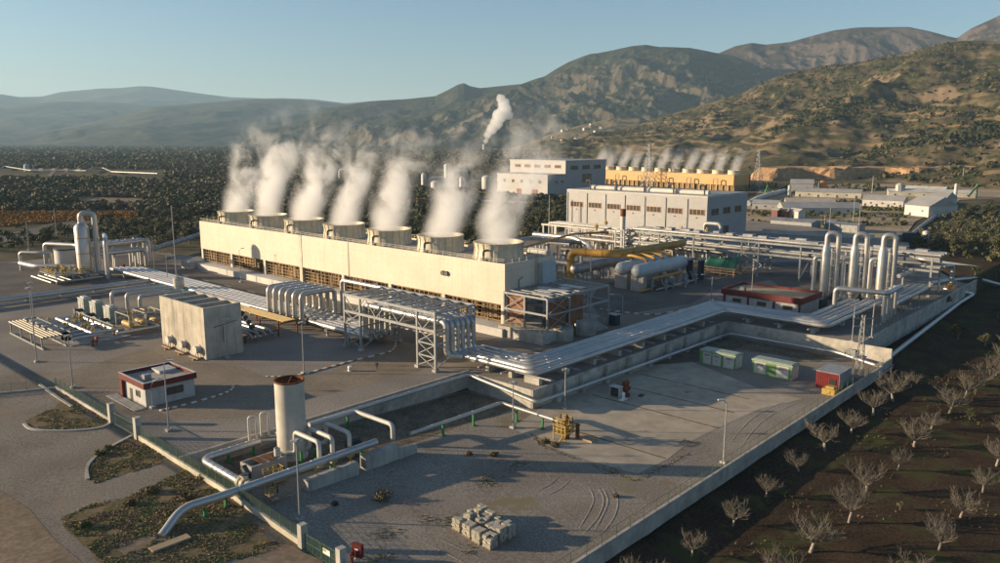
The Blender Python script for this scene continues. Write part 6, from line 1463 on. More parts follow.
# --- far left wellhead line
gpipe('pale distant pipeline with a raised step crossing the far left fields', [(-40,171), (2,171), (4,168.5), (30,173), (75,173.2), (88,173.5), (92,170.5), (104,170.5), (112,174.5), (158,176.5)], 1.0, 'silver_dull', 4.0, bend=4)
p = Gp(27, 171); t = T('wellhead_station', 'distant pale wellhead tank and cabins on the far left pipeline', 'wellhead', p)
b = B(); b.lathe(p, [(4,0),(4,9),(2,11),(0,11.5)], 16); b.rings([(p[0]+8, p[1]-6, p[2]), (p[0]+8, p[1]-6, p[2]+9)], 1.2, 8); build('tank', b, 'white', t)
b = B(); [b.cbox((p[0]+14+12*k, p[1]-26-18*k, p[2]+2), (7, 7, 5), .5) for k in range(4)]; build('cabin', b, 'pink', t, smooth=False, each=True)
# --- far plant between plumes (x 280-510): pale vessels and pipes
fp = [(424,184,15,30,'slim pale distant separator behind the steam, left of the far hall'), (436,186,9,14,'squat pale distant tank behind the steam'), (447,184,24,26,'tallest pale distant separator with a bent pipe behind the steam'), (462,185,12,16,'pale distant vessel right of the tallest far separator'), (487,186,14,13,'pale distant block tank next to the far hall')]
for px, py, h, _, l in fp:
    p = Gp(px, py+6); t = T('distant_separator', l, 'separator', p)
    b = B(); r = 5 if 'squat' in l or 'block' in l else 2.6; b.lathe(p, [(r,0),(r,h),(r*.6,h+1.5),(0,h+2)], 14); build('vessel', b, 'white', t)
    b = B(); b.pipe([(p[0]+4, p[1]-4, p[2]), (p[0]+4, p[1]-4, p[2]+h*.8), (p[0]+14, p[1]-14, p[2]+h*.8), (p[0]+14, p[1]-14, p[2])], 1.3, 8); build('pipe', b, 'white', t)
p = Gp(340, 181); pipe('pale distant portal pipe seen between the steam plumes', [p, (p[0], p[1], 9), (p[0]+20, p[1]-22, 9), (p[0]+20, p[1]-22, -4)], 1.5, 'white', band=0, name='portal_pipe', bend=3)
gpipe('pale distant pipeline behind the steam plumes in front of the far hall', [(330,182), (380,186), (440,195), (500,199), (545,199), (600,200)], .9, 'silver_dull', 1.2, bend=4)
gpipe('long distant pipe bridge behind the tower between the plumes and the far hall', [(400,192), (470,203), (520,205), (558,206)], .8, 'silver_dull', 2.0, bend=4)
p = Gp(484, 151); t = T('wellhead_station', 'tiny distant pale well station at the foot of the white puffing plume', 'wellhead', p)
b = B(); b.lathe(p, [(6,0),(6,26),(5,27)], 12); build('silencer', b, 'white', t); b = B(); [b.cbox((p[0]+30+28*k, p[1]-35-30*k, p[2]+6), (22, 16, 12), .7) for k in range(3)]; build('cabin', b, 'cream', t, smooth=False, each=True)
# hill villages far right of the plume
vil = B(); rnd = random.Random(5)
for k in range(16):
    i_ = int(np.argmin(np.abs(TPX-rnd.uniform(552, 604)))); j_ = int(np.argmin(np.abs(TT-rnd.uniform(.35, .95)))); p = (TX[i_,j_], TY[i_,j_], TZ[i_,j_]-9)
    h_ = T('village_house', 'tiny pale far house in the hamlet below the mountain', 'house', (p[0], p[1], p[2]+10), 'far hamlet houses'); s = rnd.uniform(9, 16)
    zz = p[2]; b = B(); b.cbox((p[0], p[1], zz+8), (s, s*.8, 18), rnd.random()*3); build('wall', b, 'white', h_, smooth=False)
    b = B(); b.cbox((p[0], p[1], zz+17.5), (s*1.1, s*.9, 1.5), 0); build('roof', b, 'pink', h_, smooth=False)

# ------------------------------------------------------------------ camp and stores on the right
def shed(label, a, bq, depth, h, wallm='white', roofm='hall_roof', name='long_shed', gable=.25, doors=5, doorm='dark_steel', cat='shed'):
    a = Vector(Gp(*a)); c = Vector(Gp(*bq)); d = (c-a); d.z = 0; L = d.length; d.normalize(); n = Vector((-d.y, d.x, 0)); n = n if n.dot(a) > 0 else -n
    z0 = min(a.z, c.z); rz = math.atan2(d.y, d.x); mid = (a+c)/2+n*depth/2; t = T(name, label, cat, (mid.x, mid.y, z0))
    b = B(); b.cbox((mid.x, mid.y, z0+h/2), (L, depth, h), rz); build('wall', b, wallm, t, smooth=False)
    def W(s, e, z): q = a+d*s+n*e; return (q.x, q.y, z0+z)
    b = B(); o = .5; g = depth*gable
    b.add([W(-o,-o,h+.02), W(L+o,-o,h+.02), W(L+o,depth+o,h+.02), W(-o,depth+o,h+.02), W(-o,depth/2,h+g), W(L+o,depth/2,h+g)], [(3,2,1,0),(0,1,5,4),(2,3,4,5),(1,2,5),(3,0,4)]); build('roof', b, roofm, t, smooth=False)
    for k in range(doors):
        s = L*(k+.5)/doors; b = B(); q = a+d*s-n*.06; dz = 2.2 if k % 2 == 0 else 1.1; b.cbox((q.x, q.y, z0+(1.1 if k % 2 == 0 else h*.55)), (1.4, .12, dz), rz); build('door' if k % 2 == 0 else 'window', b, doorm, t, smooth=False)
    return t
shed('long low white camp barrack with grey roof nearest the pipe rack', (783,214), (861,214.5), 14, 4.2, doors=9)
shed('second long camp barrack with a brown roof behind the nearest one', (786,207), (835,208), 12, 3.6, roofm='roofgrey', doors=5)
shed('white camp barrack on the right with small dark windows', (862,206), (903,208), 14, 5.0, doors=7)
shed('cream camp barrack half hidden by small trees', (795,196.5), (861,198.5), 12, 4.5, 'cream2', doors=7)
shed('grey portal shed at the left end of the camp', (790,192), (813,192.5), 16, 8, 'hall', 'hall_roof', doors=2)
shed('small pale shed between the road and the camp barracks', (752,209), (778,210), 10, 4.2, 'hall', doors=3)
shed('white gabled double hall at the right of the camp, front one', (904,215), (928,217.5), 26, 7, 'white', 'hall_roof', gable=.22, doors=2)
shed('white gabled hall behind the front double hall', (928,208), (944,209), 22, 7, 'white', 'hall_roof', gable=.22, doors=2)
shed('long cream store with a bright roof at the top of the camp', (888,196), (975,198), 10, 4.0, 'cream2', 'white', doors=6)
shed('green roofed low store behind the camp', (905,192), (945,193.5), 10, 3.6, 'kiosk_green', 'white', doors=4)
shed('grey mesh walled store right of the hall roof', (770,229), (811,232), 12, 5, 'steel', 'silver_dull', gable=.1, doors=8, doorm='steel')
shed('second grey mesh walled store along the rear fence', (824,231), (857,233.5), 10, 4.2, 'steel', 'silver_dull', gable=.1, doors=6, doorm='steel')
shed('dark red container hut beside the camp road', (771,218), (777,218.5), 7, 5, 'red', 'roofgrey', doors=1, name='container_hut', cat='container')
shed('brown container hut right of the dark red one', (779,218), (787,218.5), 7, 4.6, 'brown', 'roofgrey', doors=1, name='container_hut', cat='container')
shed('white container hut right of the brown one', (788,218), (798,219), 7, 4.6, 'white', 'white', doors=1, name='container_hut', cat='container')
shed('pale equipment shed on the far right road under the earth bank', (985,182), (1030,183), 20, 8, 'hall', 'hall_roof', doors=3)
shed('small white office at the far right edge', (962,186), (985,187), 14, 6, 'white', 'hall_roof', doors=2)
wl = T('compound_wall', 'long pale compound wall behind the pipe rack on the right', 'wall', P(830, 240)); q0, q1, q2 = Gp(762,237), Gp(818,240.5), Gp(874,243)
b = B()
for a, c in ((q0, q1), (q1, q2)): b.cbox(((a[0]+c[0])/2, (a[1]+c[1])/2, -1+1.2), (math.hypot(c[0]-a[0], c[1]-a[1]), .6, 3.4), math.atan2(c[1]-a[1], c[0]-a[0]))
build('wall', b, 'white', wl, smooth=False)
p = Gp(899, 196); t = T('water_tank', 'tall white cylindrical water tank in the camp', 'tank', p); b = B(); b.lathe(p, [(3.4,0),(3.4,10),(2,11),(0,11.6)], 20); build('shell', b, 'white', t); b = B(); b.lathe(p, [(3.5,9.4),(3.5,10)], 20); b.bar((p[0]-3.6, p[1], p[2]), (p[0]-3.6, p[1], p[2]+10), .3); build('ladder', b, 'steel', t)
p = Gp(822, 192); t = T('orange_silo', 'orange drum silo at the rear of the camp', 'silo', p); b = B(); b.lathe(p, [(4,0),(4,9),(1,11)], 14); build('shell', b, 'orange', t); b = B(); b.bar((p[0]-5, p[1], p[2]), (p[0]-5, p[1], p[2]+11), .6); build('pipe', b, 'steel', t, smooth=False)
p = Gp(738, 186); t = T('maroon_tank', 'red equipment box against the distant ochre cooling tower', 'equipment', p); b = B(); b.cbox((p[0], p[1], p[2]+6), (14, 22, 12), .7); build('body', b, 'brightred', t, smooth=False); b = B(); b.cbox((p[0], p[1], p[2]+12.3), (15, 23, .6), .7); build('lid', b, 'dark_steel', t, smooth=False)
p = Gp(955, 199); t = T('conveyor_hopper', 'pale silo with a green slanted conveyor at the corner of the grove', 'conveyor', p); b = B(); b.lathe(p, [(1.4,0),(1.4,12),(.7,13)], 12); build('silo', b, 'white', t)
b = B(); b.bar((p[0]+8, p[1]-8, p[2]+2), (p[0]+13, p[1]-13, p[2]+12), 1.2); b.bar((p[0]+13, p[1]-13, p[2]), (p[0]+13, p[1]-13, p[2]+12), .8); build('conveyor', b, 'kiosk_green', t, smooth=False)
p = Gp(767, 196); t = T('green_derrick', 'small green tripod derrick left of the camp', 'derrick', p); b = B(); [b.bar((p[0]+a, p[1]+c, p[2]), (p[0], p[1], p[2]+10), .5) for a, c in ((-4,1),(4,-4),(2,4))]; build('frame', b, 'green', t, smooth=False); b = B(); b.lathe((p[0]+14, p[1]-14, p[2]), [(1.4,0),(1.4,9),(0,10)], 10); build('drum', b, 'white', t)
p = Gp(905, 242); t = T('roadside_cabin', 'dark blue cabin with a white water tank at the edge of the olive grove', 'cabin', p); b = B(); b.cbox((p[0], p[1], p[2]+2.3), (5, 6, 4.6), .8); build('body', b, 'blue', t, smooth=False); b = B(); b.lathe((p[0]+6, p[1]-7, p[2]), [(1.5,0),(1.5,5),(0,5.6)], 12); build('tank', b, 'white', t)
gpipe('pale pipeline running from the derrick toward the pipe rack behind the hall', [(748,206), (757,201), (768,197), (784,193)], 2.0, 'white', 1.8, bend=4)

# lattice transmission tower
def pylon(label, px, py, ptop):
    p = Gp(px, py); d = ray(px, ptop); t_ = (p[0]*d[0]+p[1]*d[1])/(d[0]**2+d[1]**2); z1 = H+d[2]*t_; hh = z1-p[2]
    t = T('transmission_tower', label, 'pylon', p); b = B(); wf = lambda s: hh*.11*(1-s)**1.3+hh*.018
    for sx_ in (-1, 1):
        for sy in (-1, 1):
            for k in range(10): s0, s1 = k/10, (k+1)/10; b.bar((p[0]+sx_*wf(s0), p[1]+sy*wf(s0), p[2]+hh*s0), (p[0]+sx_*wf(s1), p[1]+sy*wf(s1), p[2]+hh*s1), hh*.009)
    for k in range(10):
        s0, s1 = k/10, (k+1)/10
        for e in (-1, 1):
            b.bar((p[0]-wf(s0), p[1]+e*wf(s0), p[2]+hh*s0), (p[0]+wf(s1), p[1]+e*wf(s1), p[2]+hh*s1), hh*.006); b.bar((p[0]+wf(s0), p[1]+e*wf(s0), p[2]+hh*s0), (p[0]-wf(s1), p[1]+e*wf(s1), p[2]+hh*s1), hh*.006)
            b.bar((p[0]+e*wf(s0), p[1]-wf(s0), p[2]+hh*s0), (p[0]+e*wf(s1), p[1]+wf(s1), p[2]+hh*s1), hh*.006)
    build('lattice', b, 'steel', t, smooth=False)
    b = B(); cx, cy = math.cos(TH), -math.sin(TH)
    for s, wd_ in ((.72, .17), (.84, .14), (.95, .1)): b.bar((p[0]-cx*hh*wd_, p[1]-cy*hh*wd_, p[2]+hh*s), (p[0]+cx*hh*wd_, p[1]+cy*hh*wd_, p[2]+hh*s), hh*.014)
    build('crossarm', b, 'steel', t, smooth=False); return p, hh
pylon('lattice transmission tower in front of the distant ochre cooling tower', 648, 187, 144)
pylon('smaller lattice mast at the right end of the ochre cooling tower', 757, 190, 150)
for px, py, tp_, l in ((962,186,168,'wooden pole in front of the right earth bank'), (818,196,182,'thin pole at the camp left of the orange silo'), (872,193,176,'thin pole left of the white water tank'), (690,205,178,'thin pole behind the hall roof')):
    lamp(l, (px,py), (px,tp_), 'utility pole', zf='g', head=False, name='utility_pole', r=.35)

# ------------------------------------------------------------------ person walking on the road, bollard
p = P(377, 370); t = T('person', 'person in dark clothes walking across the plant road', 'person', p)
def skinned(name, pts, edges, radii, m, parent, off):
    me = bpy.data.meshes.new(name); me.from_pydata(pts, edges, []); o = bpy.data.objects.new(name, me); COL.objects.link(o); o.parent = parent; me.materials.append(M[m])
    sm = o.modifiers.new('skin', 'SKIN'); 
    for i, r in enumerate(radii): me.skin_vertices[0].data[i].radius = (r, r)
    me.skin_vertices[0].data[0].use_root = True
    ss_ = o.modifiers.new('sub', 'SUBSURF'); ss_.levels = 1; ss_.render_levels = 2
    return o
bp_ = [(0,0,.95),(0,0,1.2),(0,0,1.42),(.02,0,1.52),(.03,0,1.66),(.03,0,1.76), (0,.1,.9),(.14,.1,.5),(.05,.1,.08),(.17,.1,.04), (0,-.1,.9),(-.1,-.1,.5),(-.28,-.1,.12),(-.18,-.1,.05), (0,.2,1.4),(-.08,.25,1.12),(.02,.26,.88),(.04,.26,.78), (0,-.2,1.4),(.1,-.25,1.14),(.24,-.24,.94),(.3,-.23,.85)]
ed = [(0,1),(1,2),(2,3),(3,4),(4,5),(0,6),(6,7),(7,8),(8,9),(0,10),(10,11),(11,12),(12,13),(2,14),(14,15),(15,16),(16,17),(2,18),(18,19),(19,20),(20,21)]
rd = [.15,.15,.15,.07,.1,.08,.1,.07,.05,.045,.1,.07,.05,.045,.075,.055,.04,.035,.075,.055,.04,.035]
me = bpy.data.meshes.new('body'); me.from_pydata(bp_, ed, []); bo = bpy.data.objects.new('body', me); COL.objects.link(bo); bo.parent = t; me.materials.append(M['cloth'])
md = bo.modifiers.new('skin', 'SKIN')
for i, r in enumerate(rd): me.skin_vertices[0].data[i].radius = (r, r)
me.skin_vertices[0].data[0].use_root = True
s_ = bo.modifiers.new('sub', 'SUBSURF'); s_.levels = 1; s_.render_levels = 2
t.rotation_euler = (0, 0, .5)
b = B(); b.lathe((p[0]+.03, p[1], p[2]+1.6), [(.0,-.1),(.08,-.06),(.105,.02),(.1,.1),(.06,.16),(0,.18)], 12); build('head', b, 'skin', t)
b = B(); b.lathe((p[0]+.02, p[1], p[2]+1.66), [(.11,.0),(.115,.06),(.08,.125),(0,.14)], 12); build('hair', b, 'black', t)
p = P(350, 371); t = T('marker_drum', 'small white marker drum on the plant road left of the walking person', 'marker', p)
b = B(); b.lathe(p, [(.45,0),(.45,.9),(.4,1.0),(0,1.05)], 12); build('drum', b, 'signwhite', t); b = B(); b.lathe(p, [(.46,.4),(.46,.6)], 12); build('stripe', b, 'orange', t)
# ------------------------------------------------------------------ bare orchard trees
def bare_tree_meshes(seed):
    rnd = random.Random(seed); tb = B(); cb = B()
    h = rnd.uniform(1.1, 1.6); base = Vector((0,0,0)); top = Vector((rnd.gauss(0,.12), rnd.gauss(0,.12), h))
    tb.rings([base-Vector((0,0,.15)), base.lerp(top, .5)+Vector((rnd.gauss(0,.05), rnd.gauss(0,.05), 0)), top], [.24, .18, .17], 7)
    def limb(p, d, L, r0, r1, n, up, wob, sides):
        pts = [p]; rs = [r0]; q = p
        for i in range(n):
            d = (d+Vector((rnd.gauss(0,wob), rnd.gauss(0,wob), up+rnd.gauss(0,wob*.6)))).normalized(); q = q+d*L/n; pts.append(q); rs.append(r0+(r1-r0)*(i+1)/n)
        cb.rings(pts, rs, sides, False); return pts
    n0 = rnd.randint(5, 7)
    for k in range(n0):
        a = 6.28*k/n0+rnd.uniform(-.35, .35); e = rnd.uniform(.3, .8)
        main = limb(top-Vector((0,0,.1)), Vector((math.cos(a), math.sin(a), e)).normalized(), rnd.uniform(2.0, 3.0), .1, .035, 5, .1, .14, 5)
        for i in range(1, 6):
            for _ in range(2 if i > 1 else 1):
                d = (main[i]-main[i-1]).normalized(); d = (d*.7+Vector((rnd.gauss(0,.6), rnd.gauss(0,.6), rnd.gauss(.35,.35)))).normalized()
                sub_ = limb(main[i].lerp(main[i-1], rnd.random()), d, rnd.uniform(.9, 1.7), .038, .018, 3, .14, .14, 4)
                for j in (1, 2, 3):
                    for _ in range(3):
                        dd = ((sub_[j]-sub_[j-1]).normalized()*.8+Vector((rnd.gauss(0,.6), rnd.gauss(0,.6), rnd.gauss(.3,.3)))).normalized()
                        limb(sub_[j], dd, rnd.uniform(.45, 1.0), .02, .011, 2, .1, .1, 3)
    return tb, cb
BT = []
for s in range(10):
    tb, cb = bare_tree_meshes(100+s); meshes = []
    for nm, q, m in (('trunk', tb, 'lime'), ('crown', cb, 'palebark')):
        me = bpy.data.meshes.new(nm); me.from_pydata(q.v, [], q.f); me.materials.append(M[m]); me.polygons.foreach_set('use_smooth', [True]*len(me.polygons)); meshes.append(me)
    BT.append(meshes)
def place_bare(u, v, lab, rz, sc, var):
    z = float(GH(u, v)); t = T('bare_fruit_tree', lab, 'tree', (u, v, z), 'bare fruit trees of the orchard'); t.rotation_euler = (0,0,rz); t.scale = (sc*rnd.uniform(.85, 1.2), sc*rnd.uniform(.85, 1.2), sc); t.rotation_euler = (rnd.gauss(0,.05), rnd.gauss(0,.05), rz)
    for nm, me in zip(('trunk', 'crown'), BT[var]):
        o = bpy.data.objects.new(nm, me); COL.objects.link(o); o.parent = t
rnd = random.Random(77); rows = [42.1, 32.0, 20.9, 10.0, -1.0, -12]; nb = 0
for ri, rv in enumerate(rows):
    for k in range(-4, 22):
        u = 90.3+11.08*k; v = rv+rnd.gauss(0, .35); x, y = proj(u, v, -2)
        if x < 610 or x > 1060 or y > 620 or u < 52: continue
        if ri == 0 and u > 170: continue
        if rnd.random() < (.04 if ri > 1 else 0): continue
        nb += 1
        place_bare(u+rnd.gauss(0, .3), v, 'bare pale fruit tree in the orchard row closest to the boundary wall' if ri == 0 else 'bare pale fruit tree in the second orchard row from the wall' if ri == 1 else 'bare pale fruit tree in the open orchard farther from the wall', rnd.random()*6.28, rnd.uniform(.68, 1.15), rnd.randrange(10))
# ------------------------------------------------------------------ olive and evergreen trees
def olive_meshes(seed, n, size):
    random.seed(seed); b = B(); tb = B()
    tb.rings([(0,0,-.3), (random.gauss(0,.1), random.gauss(0,.1), 1.0), (random.gauss(0,.3), random.gauss(0,.3), 2.4)], [.32, .24, .16], 6)
    for k in range(3):
        a = k*2.1+random.random(); tb.rings([(0,0,1.2), (math.cos(a)*.8, math.sin(a)*.8, 2.4), (math.cos(a)*1.5, math.sin(a)*1.5, 3.4)], [.16, .11, .05], 5)
    m = random.randint(5, 8)
    for k in range(m):
        a = 6.28*k/m+random.random(); q = random.uniform(.5, 1.7); leaf_clump(b, (math.cos(a)*q, math.sin(a)*q, random.uniform(2.2, 4.4)), random.uniform(1.0, 1.7), n//m, size, .8, .3)
    return b, tb
OT = []
for s in range(6):
    cb, tb = olive_meshes(300+s, 330, .3); ms = []
    for nm, q, m in (('crown', cb, 'olive'), ('trunk', tb, 'bark')):
        me = bpy.data.meshes.new(nm); me.from_pydata(q.v, [], q.f); me.materials.append(M[m]); ms.append(me)
    OT.append(ms)
zB = [(95,222),(150,214),(205,212),(205,246),(160,250),(140,240),(60,246),(0,251),(-40,253),(-40,246),(20,240),(60,233)]
zM = [(205,192),(400,196),(480,208),(563,210),(563,243),(500,247),(205,232)]
zC = [(908,252),(918,238),(950,212),(1100,200),(1100,268),(930,259)]
zO = [(905,262),(1060,275),(1060,300),(1000,330),(960,320),(985,295),(930,283)]
cand = []
rnd = random.Random(5)
def rows_in(poly, n, sp, lab, grp, k=1.0):
    pts = []
    tries = 0
    xs = [q[0] for q in poly]; ys = [q[1] for q in poly]
    while len(pts) < n and tries < 60000:
        tries += 1; px, py = rnd.uniform(min(xs), max(xs)), rnd.uniform(min(ys), max(ys))
        if not pip(poly, px, py): continue
        p = Gp(px, py)
        if inplant(p[0], p[1]): continue
        if all((p[0]-q[0])**2+(p[1]-q[1])**2 > sp*sp for q in pts): pts.append(p)
    return [(math.hypot(p[0], p[1]), p, lab, grp, k) for p in pts]
tl = rows_in(zB, 80, 6.5, 'dark evergreen tree behind the left pipe yard and the tower end', 'evergreen trees behind the left yard', 1.15)
tl += rows_in(zM, 70, 8, 'dark evergreen tree in the thicket seen past the tower stacks', 'evergreen trees behind the tower', 1.2)
tl += rows_in([(478,208),(563,202),(563,238),(530,241),(500,233)], 50, 5, 'dark tree of the dense thicket between the near tower end and the hall', 'thicket between tower and hall', 1.0)
tl += rows_in(zC, 95, 6.5, 'olive tree of the dense grove at the right edge', 'olive trees of the right grove', 1.0)
tl += [(200, Gp(px, py), lab, None, k) for px, py, lab, k in ((958,340,'round olive green tree between the bare trees near the wall pipeline',.75),(985,346,'small dark olive tree at the right edge above the bare rows',.6),(998,318,'green tree cut by the right edge above the orchard',.7),(975,275,'lone tree by the middle orchard pipeline',.8),(930,268,'small tree below the upper orchard pipeline',.6),(947,300,'dry small tree beside the boundary wall end',.5),(970,420,'small green shrub tree between the bare rows',.32),(990,375,'low green shrub tree in the far bare row',.4),(860,470,'tiny green sapling between the first bare rows',.2),(900,510,'tiny dark sapling in the open orchard',.22),(975,395,'dark sapling below the far bare row',.3))]
tl += rows_in([(775,203),(800,200),(870,203),(860,206),(775,206)], 10, 7, 'small ornamental tree between the camp barracks', 'trees of the camp', .8)
tl += rows_in([(760,214),(905,220),(900,224),(760,217)], 14, 6, 'low hedge tree along the front of the camp', 'hedge trees of the camp', .6)
for i, (_, p, lab, grp, k) in enumerate(tl[:330]):
    t = T('olive_tree' if 'olive' in lab else 'evergreen_tree', lab, 'tree', p, grp); t.rotation_euler = (0,0,rnd.random()*6.28); s = k*rnd.uniform(.8, 1.25); t.scale = (s, s, s*rnd.uniform(.85, 1.15))
    for nm, me in zip(('crown', 'trunk'), OT[rnd.randrange(6)]):
        o = bpy.data.objects.new(nm, me); COL.objects.link(o); o.parent = t
# ------------------------------------------------------------------ far woods and groves that read as one mass
g = np.random.default_rng(12)
def wood(name, pts, rad, nleaf, size, m, hf=.85, zoff=None):
    """pts (k,3): crowns made of nleaf random faces each"""
    pts = np.asarray(pts, float); k = len(pts); rad = np.asarray(rad, float)
    d = g.normal(size=(k, nleaf, 3)); d /= np.linalg.norm(d, axis=2, keepdims=True); d[:,:,2] = np.abs(d[:,:,2])*1.3-.3
    q = g.uniform(.55, 1, (k, nleaf, 1))
    c = pts[:,None,:]+d*q*rad[:,None,None]*np.array([1,1,hf])+np.array([0,0,1])*rad[:,None,None]*.55
    nrm = d+g.normal(size=d.shape)*.45; nrm /= np.linalg.norm(nrm, axis=2, keepdims=True)
    a = np.cross(nrm, g.normal(size=d.shape)); a /= np.linalg.norm(a, axis=2, keepdims=True)+1e-9; e = np.cross(nrm, a)
    s = (size*rad[:,None]*g.uniform(.7, 1.3, (k, nleaf)))[:,:,None]
    v = np.stack([c-a*s-e*s*.5, c+a*s*.4-e*s*.8, c+a*s+e*s*.5, c-a*s*.4+e*s*.8], 2).reshape(-1, 3)
    f = np.arange(len(v)).reshape(-1, 4)
    return build_np(name, v, f, m, 'stuff')
def fill(poly, n, jit=None):
    xs = [q[0] for q in poly]; ys = [q[1] for q in poly]; out = []
    # sample evenly over the ground: weight by ground area per pixel row
    tries = 0
    while len(out) < n and tries < 400*n:
        tries += 1
        px = g.uniform(min(xs), max(xs)); yy = 139+1/ g.uniform(1/(max(ys)-139), 1/(min(ys)-139))
        if pip(poly, px, yy):
            p = Gp(px, yy)
            if not inplant(p[0], p[1]): out.append(p)
    return np.array(out)
HOLES = TRK+[[(-60,168),(165,170),(165,182),(100,179),(-60,179)], [(-60,211),(152,211),(130,220),(60,224),(0,228),(-60,231)], [(80,196.5),(150,198.5),(145,205.5),(70,207)], [(-30,243),(45,224),(110,213),(128,216),(60,231),(-30,254)], [(395,187),(560,197),(605,196),(605,172),(500,172),(410,178)], [(590,195),(770,200),(770,170),(590,168)]]
def holes(p):
    out = []
    for q in p:
        x, y = proj(*q)
        if not any(pip(h, x, y) for h in HOLES): out.append(q)
    return np.array(out)
near = holes(fill([(-120,186),(205,186),(400,182),(560,184),(565,200),(205,216),(-120,222)], 5200))
wood('woods', near, g.uniform(1.9, 4.0, len(near)), 36, .32, 'grove')
mid = holes(fill([(-160,160),(560,160),(700,160),(780,163),(780,172),(600,170),(480,186),(-160,186)], 15000))
wood('woods', mid, g.uniform(2.0, 4.6, len(mid)), 15, .46, 'grove')
far = holes(fill([(-200,146.8),(620,147.2),(780,151),(800,160),(-200,160)], 24000))
wood('woods', far, g.uniform(3, 7, len(far)), 7, .62, 'grove', .7)
zB2 = holes(fill([(-40,229),(60,226),(120,216),(205,214),(205,240),(-40,250)], 150)); wood('thicket', zB2, g.uniform(1.2, 2.2, len(zB2)), 60, .25, 'shrub')
zm_ = fill([(205,190),(400,192),(480,200),(570,200),(570,243),(500,247),(205,232)], 900); wood('thicket', zm_, g.uniform(1.5, 3.2, len(zm_)), 40, .3, 'olive')
vin = fill([(-60,212.5),(60,211.5),(150,213),(128,219),(60,222.5),(0,227),(-60,230)], 1500); wood('autumn_vines', vin, g.uniform(.7, 1.3, len(vin)), 14, .5, 'autumn', .5)
gv_ = fill([(915,244),(950,210),(1120,196),(1120,270),(935,258)], 500); wood('undergrowth', gv_, g.uniform(1.0, 2.2, len(gv_)), 30, .3, 'olive')
r_ = fill([(690,158),(1060,157),(1060,162),(780,166),(700,165)], 2600); wood('hill_foot_scrub', r_, g.uniform(1.6, 3.6, len(r_)), 10, .5, 'scrub')
for pl_ in ([(748,212),(905,215.5),(905,218.5),(748,216.5)], [(782,200.5),(905,203.5),(905,205),(782,203)], [(862,208.6),(950,211),(950,213),(862,211)], [(740,223),(905,225),(905,227),(740,225)], [(762,192),(900,189),(900,191),(762,194)], [(762,241),(874,246),(874,248.5),(762,243.5)]):
    hb_ = fill(pl_, 130)
    if len(hb_): wood('hedge_scrub', hb_, g.uniform(.8, 2.0, len(hb_)), 26, .34, 'shrub')
bb = fill([(740,184),(960,188),(950,192),(750,190)], 120); wood('camp_scrub', bb, g.uniform(1.5, 3, len(bb)), 16, .4, 'shrub')
# scrub and pines on the near hillside, set on the real slope
si = []
n1, n2 = HZZ.shape
dens = fbm(HX/260, HY/260, 5, 31)+.3*fbm(HX/60, HY/60, 3, 32)+np.where(HT[None,:] < .35, .04, 0)
ok = np.zeros_like(HZZ, bool); ok[:, 4:n2-20] = True
ok &= (HPX[:,None] > 650) | (HT[None,:] > .35)
w_ = np.where(ok & (dens > .67), np.hypot(HX, HY)**1.0, 0).ravel(); w_ /= w_.sum()
pk = g.choice(n1*n2, 7000, p=w_); a_ = g.uniform(-1, 1, (len(pk), 2))
pts = np.stack([HX.ravel()[pk]+a_[:,0]*4, HY.ravel()[pk]+a_[:,1]*4, HZZ.ravel()[pk]-1], 1)
pm_ = (HPX[:,None] > 765) & (HT[None,:] > .22) & (HT[None,:] < .5) & (fbm(HX/150, HY/150, 4, 41) > .5)
pk2 = g.choice(np.flatnonzero(pm_.ravel()), 3200); a2_ = g.uniform(-5, 5, (len(pk2), 2))
wood('pine_woods', np.stack([HX.ravel()[pk2]+a2_[:,0], HY.ravel()[pk2]+a2_[:,1], HZZ.ravel()[pk2]-.5], 1), g.uniform(2.2, 4.6, len(pk2)), 11, .45, leafmat('pine_leaves', (.03,.042,.018), (.045,.055,.024), (.06,.066,.03), .02), 1.1)
wood('hill_scrub', pts, g.uniform(1.6, 4.2, len(pts))*np.where(g.random(len(pts)) < .12, 1.6, 1), 8, .5, 'scrub')
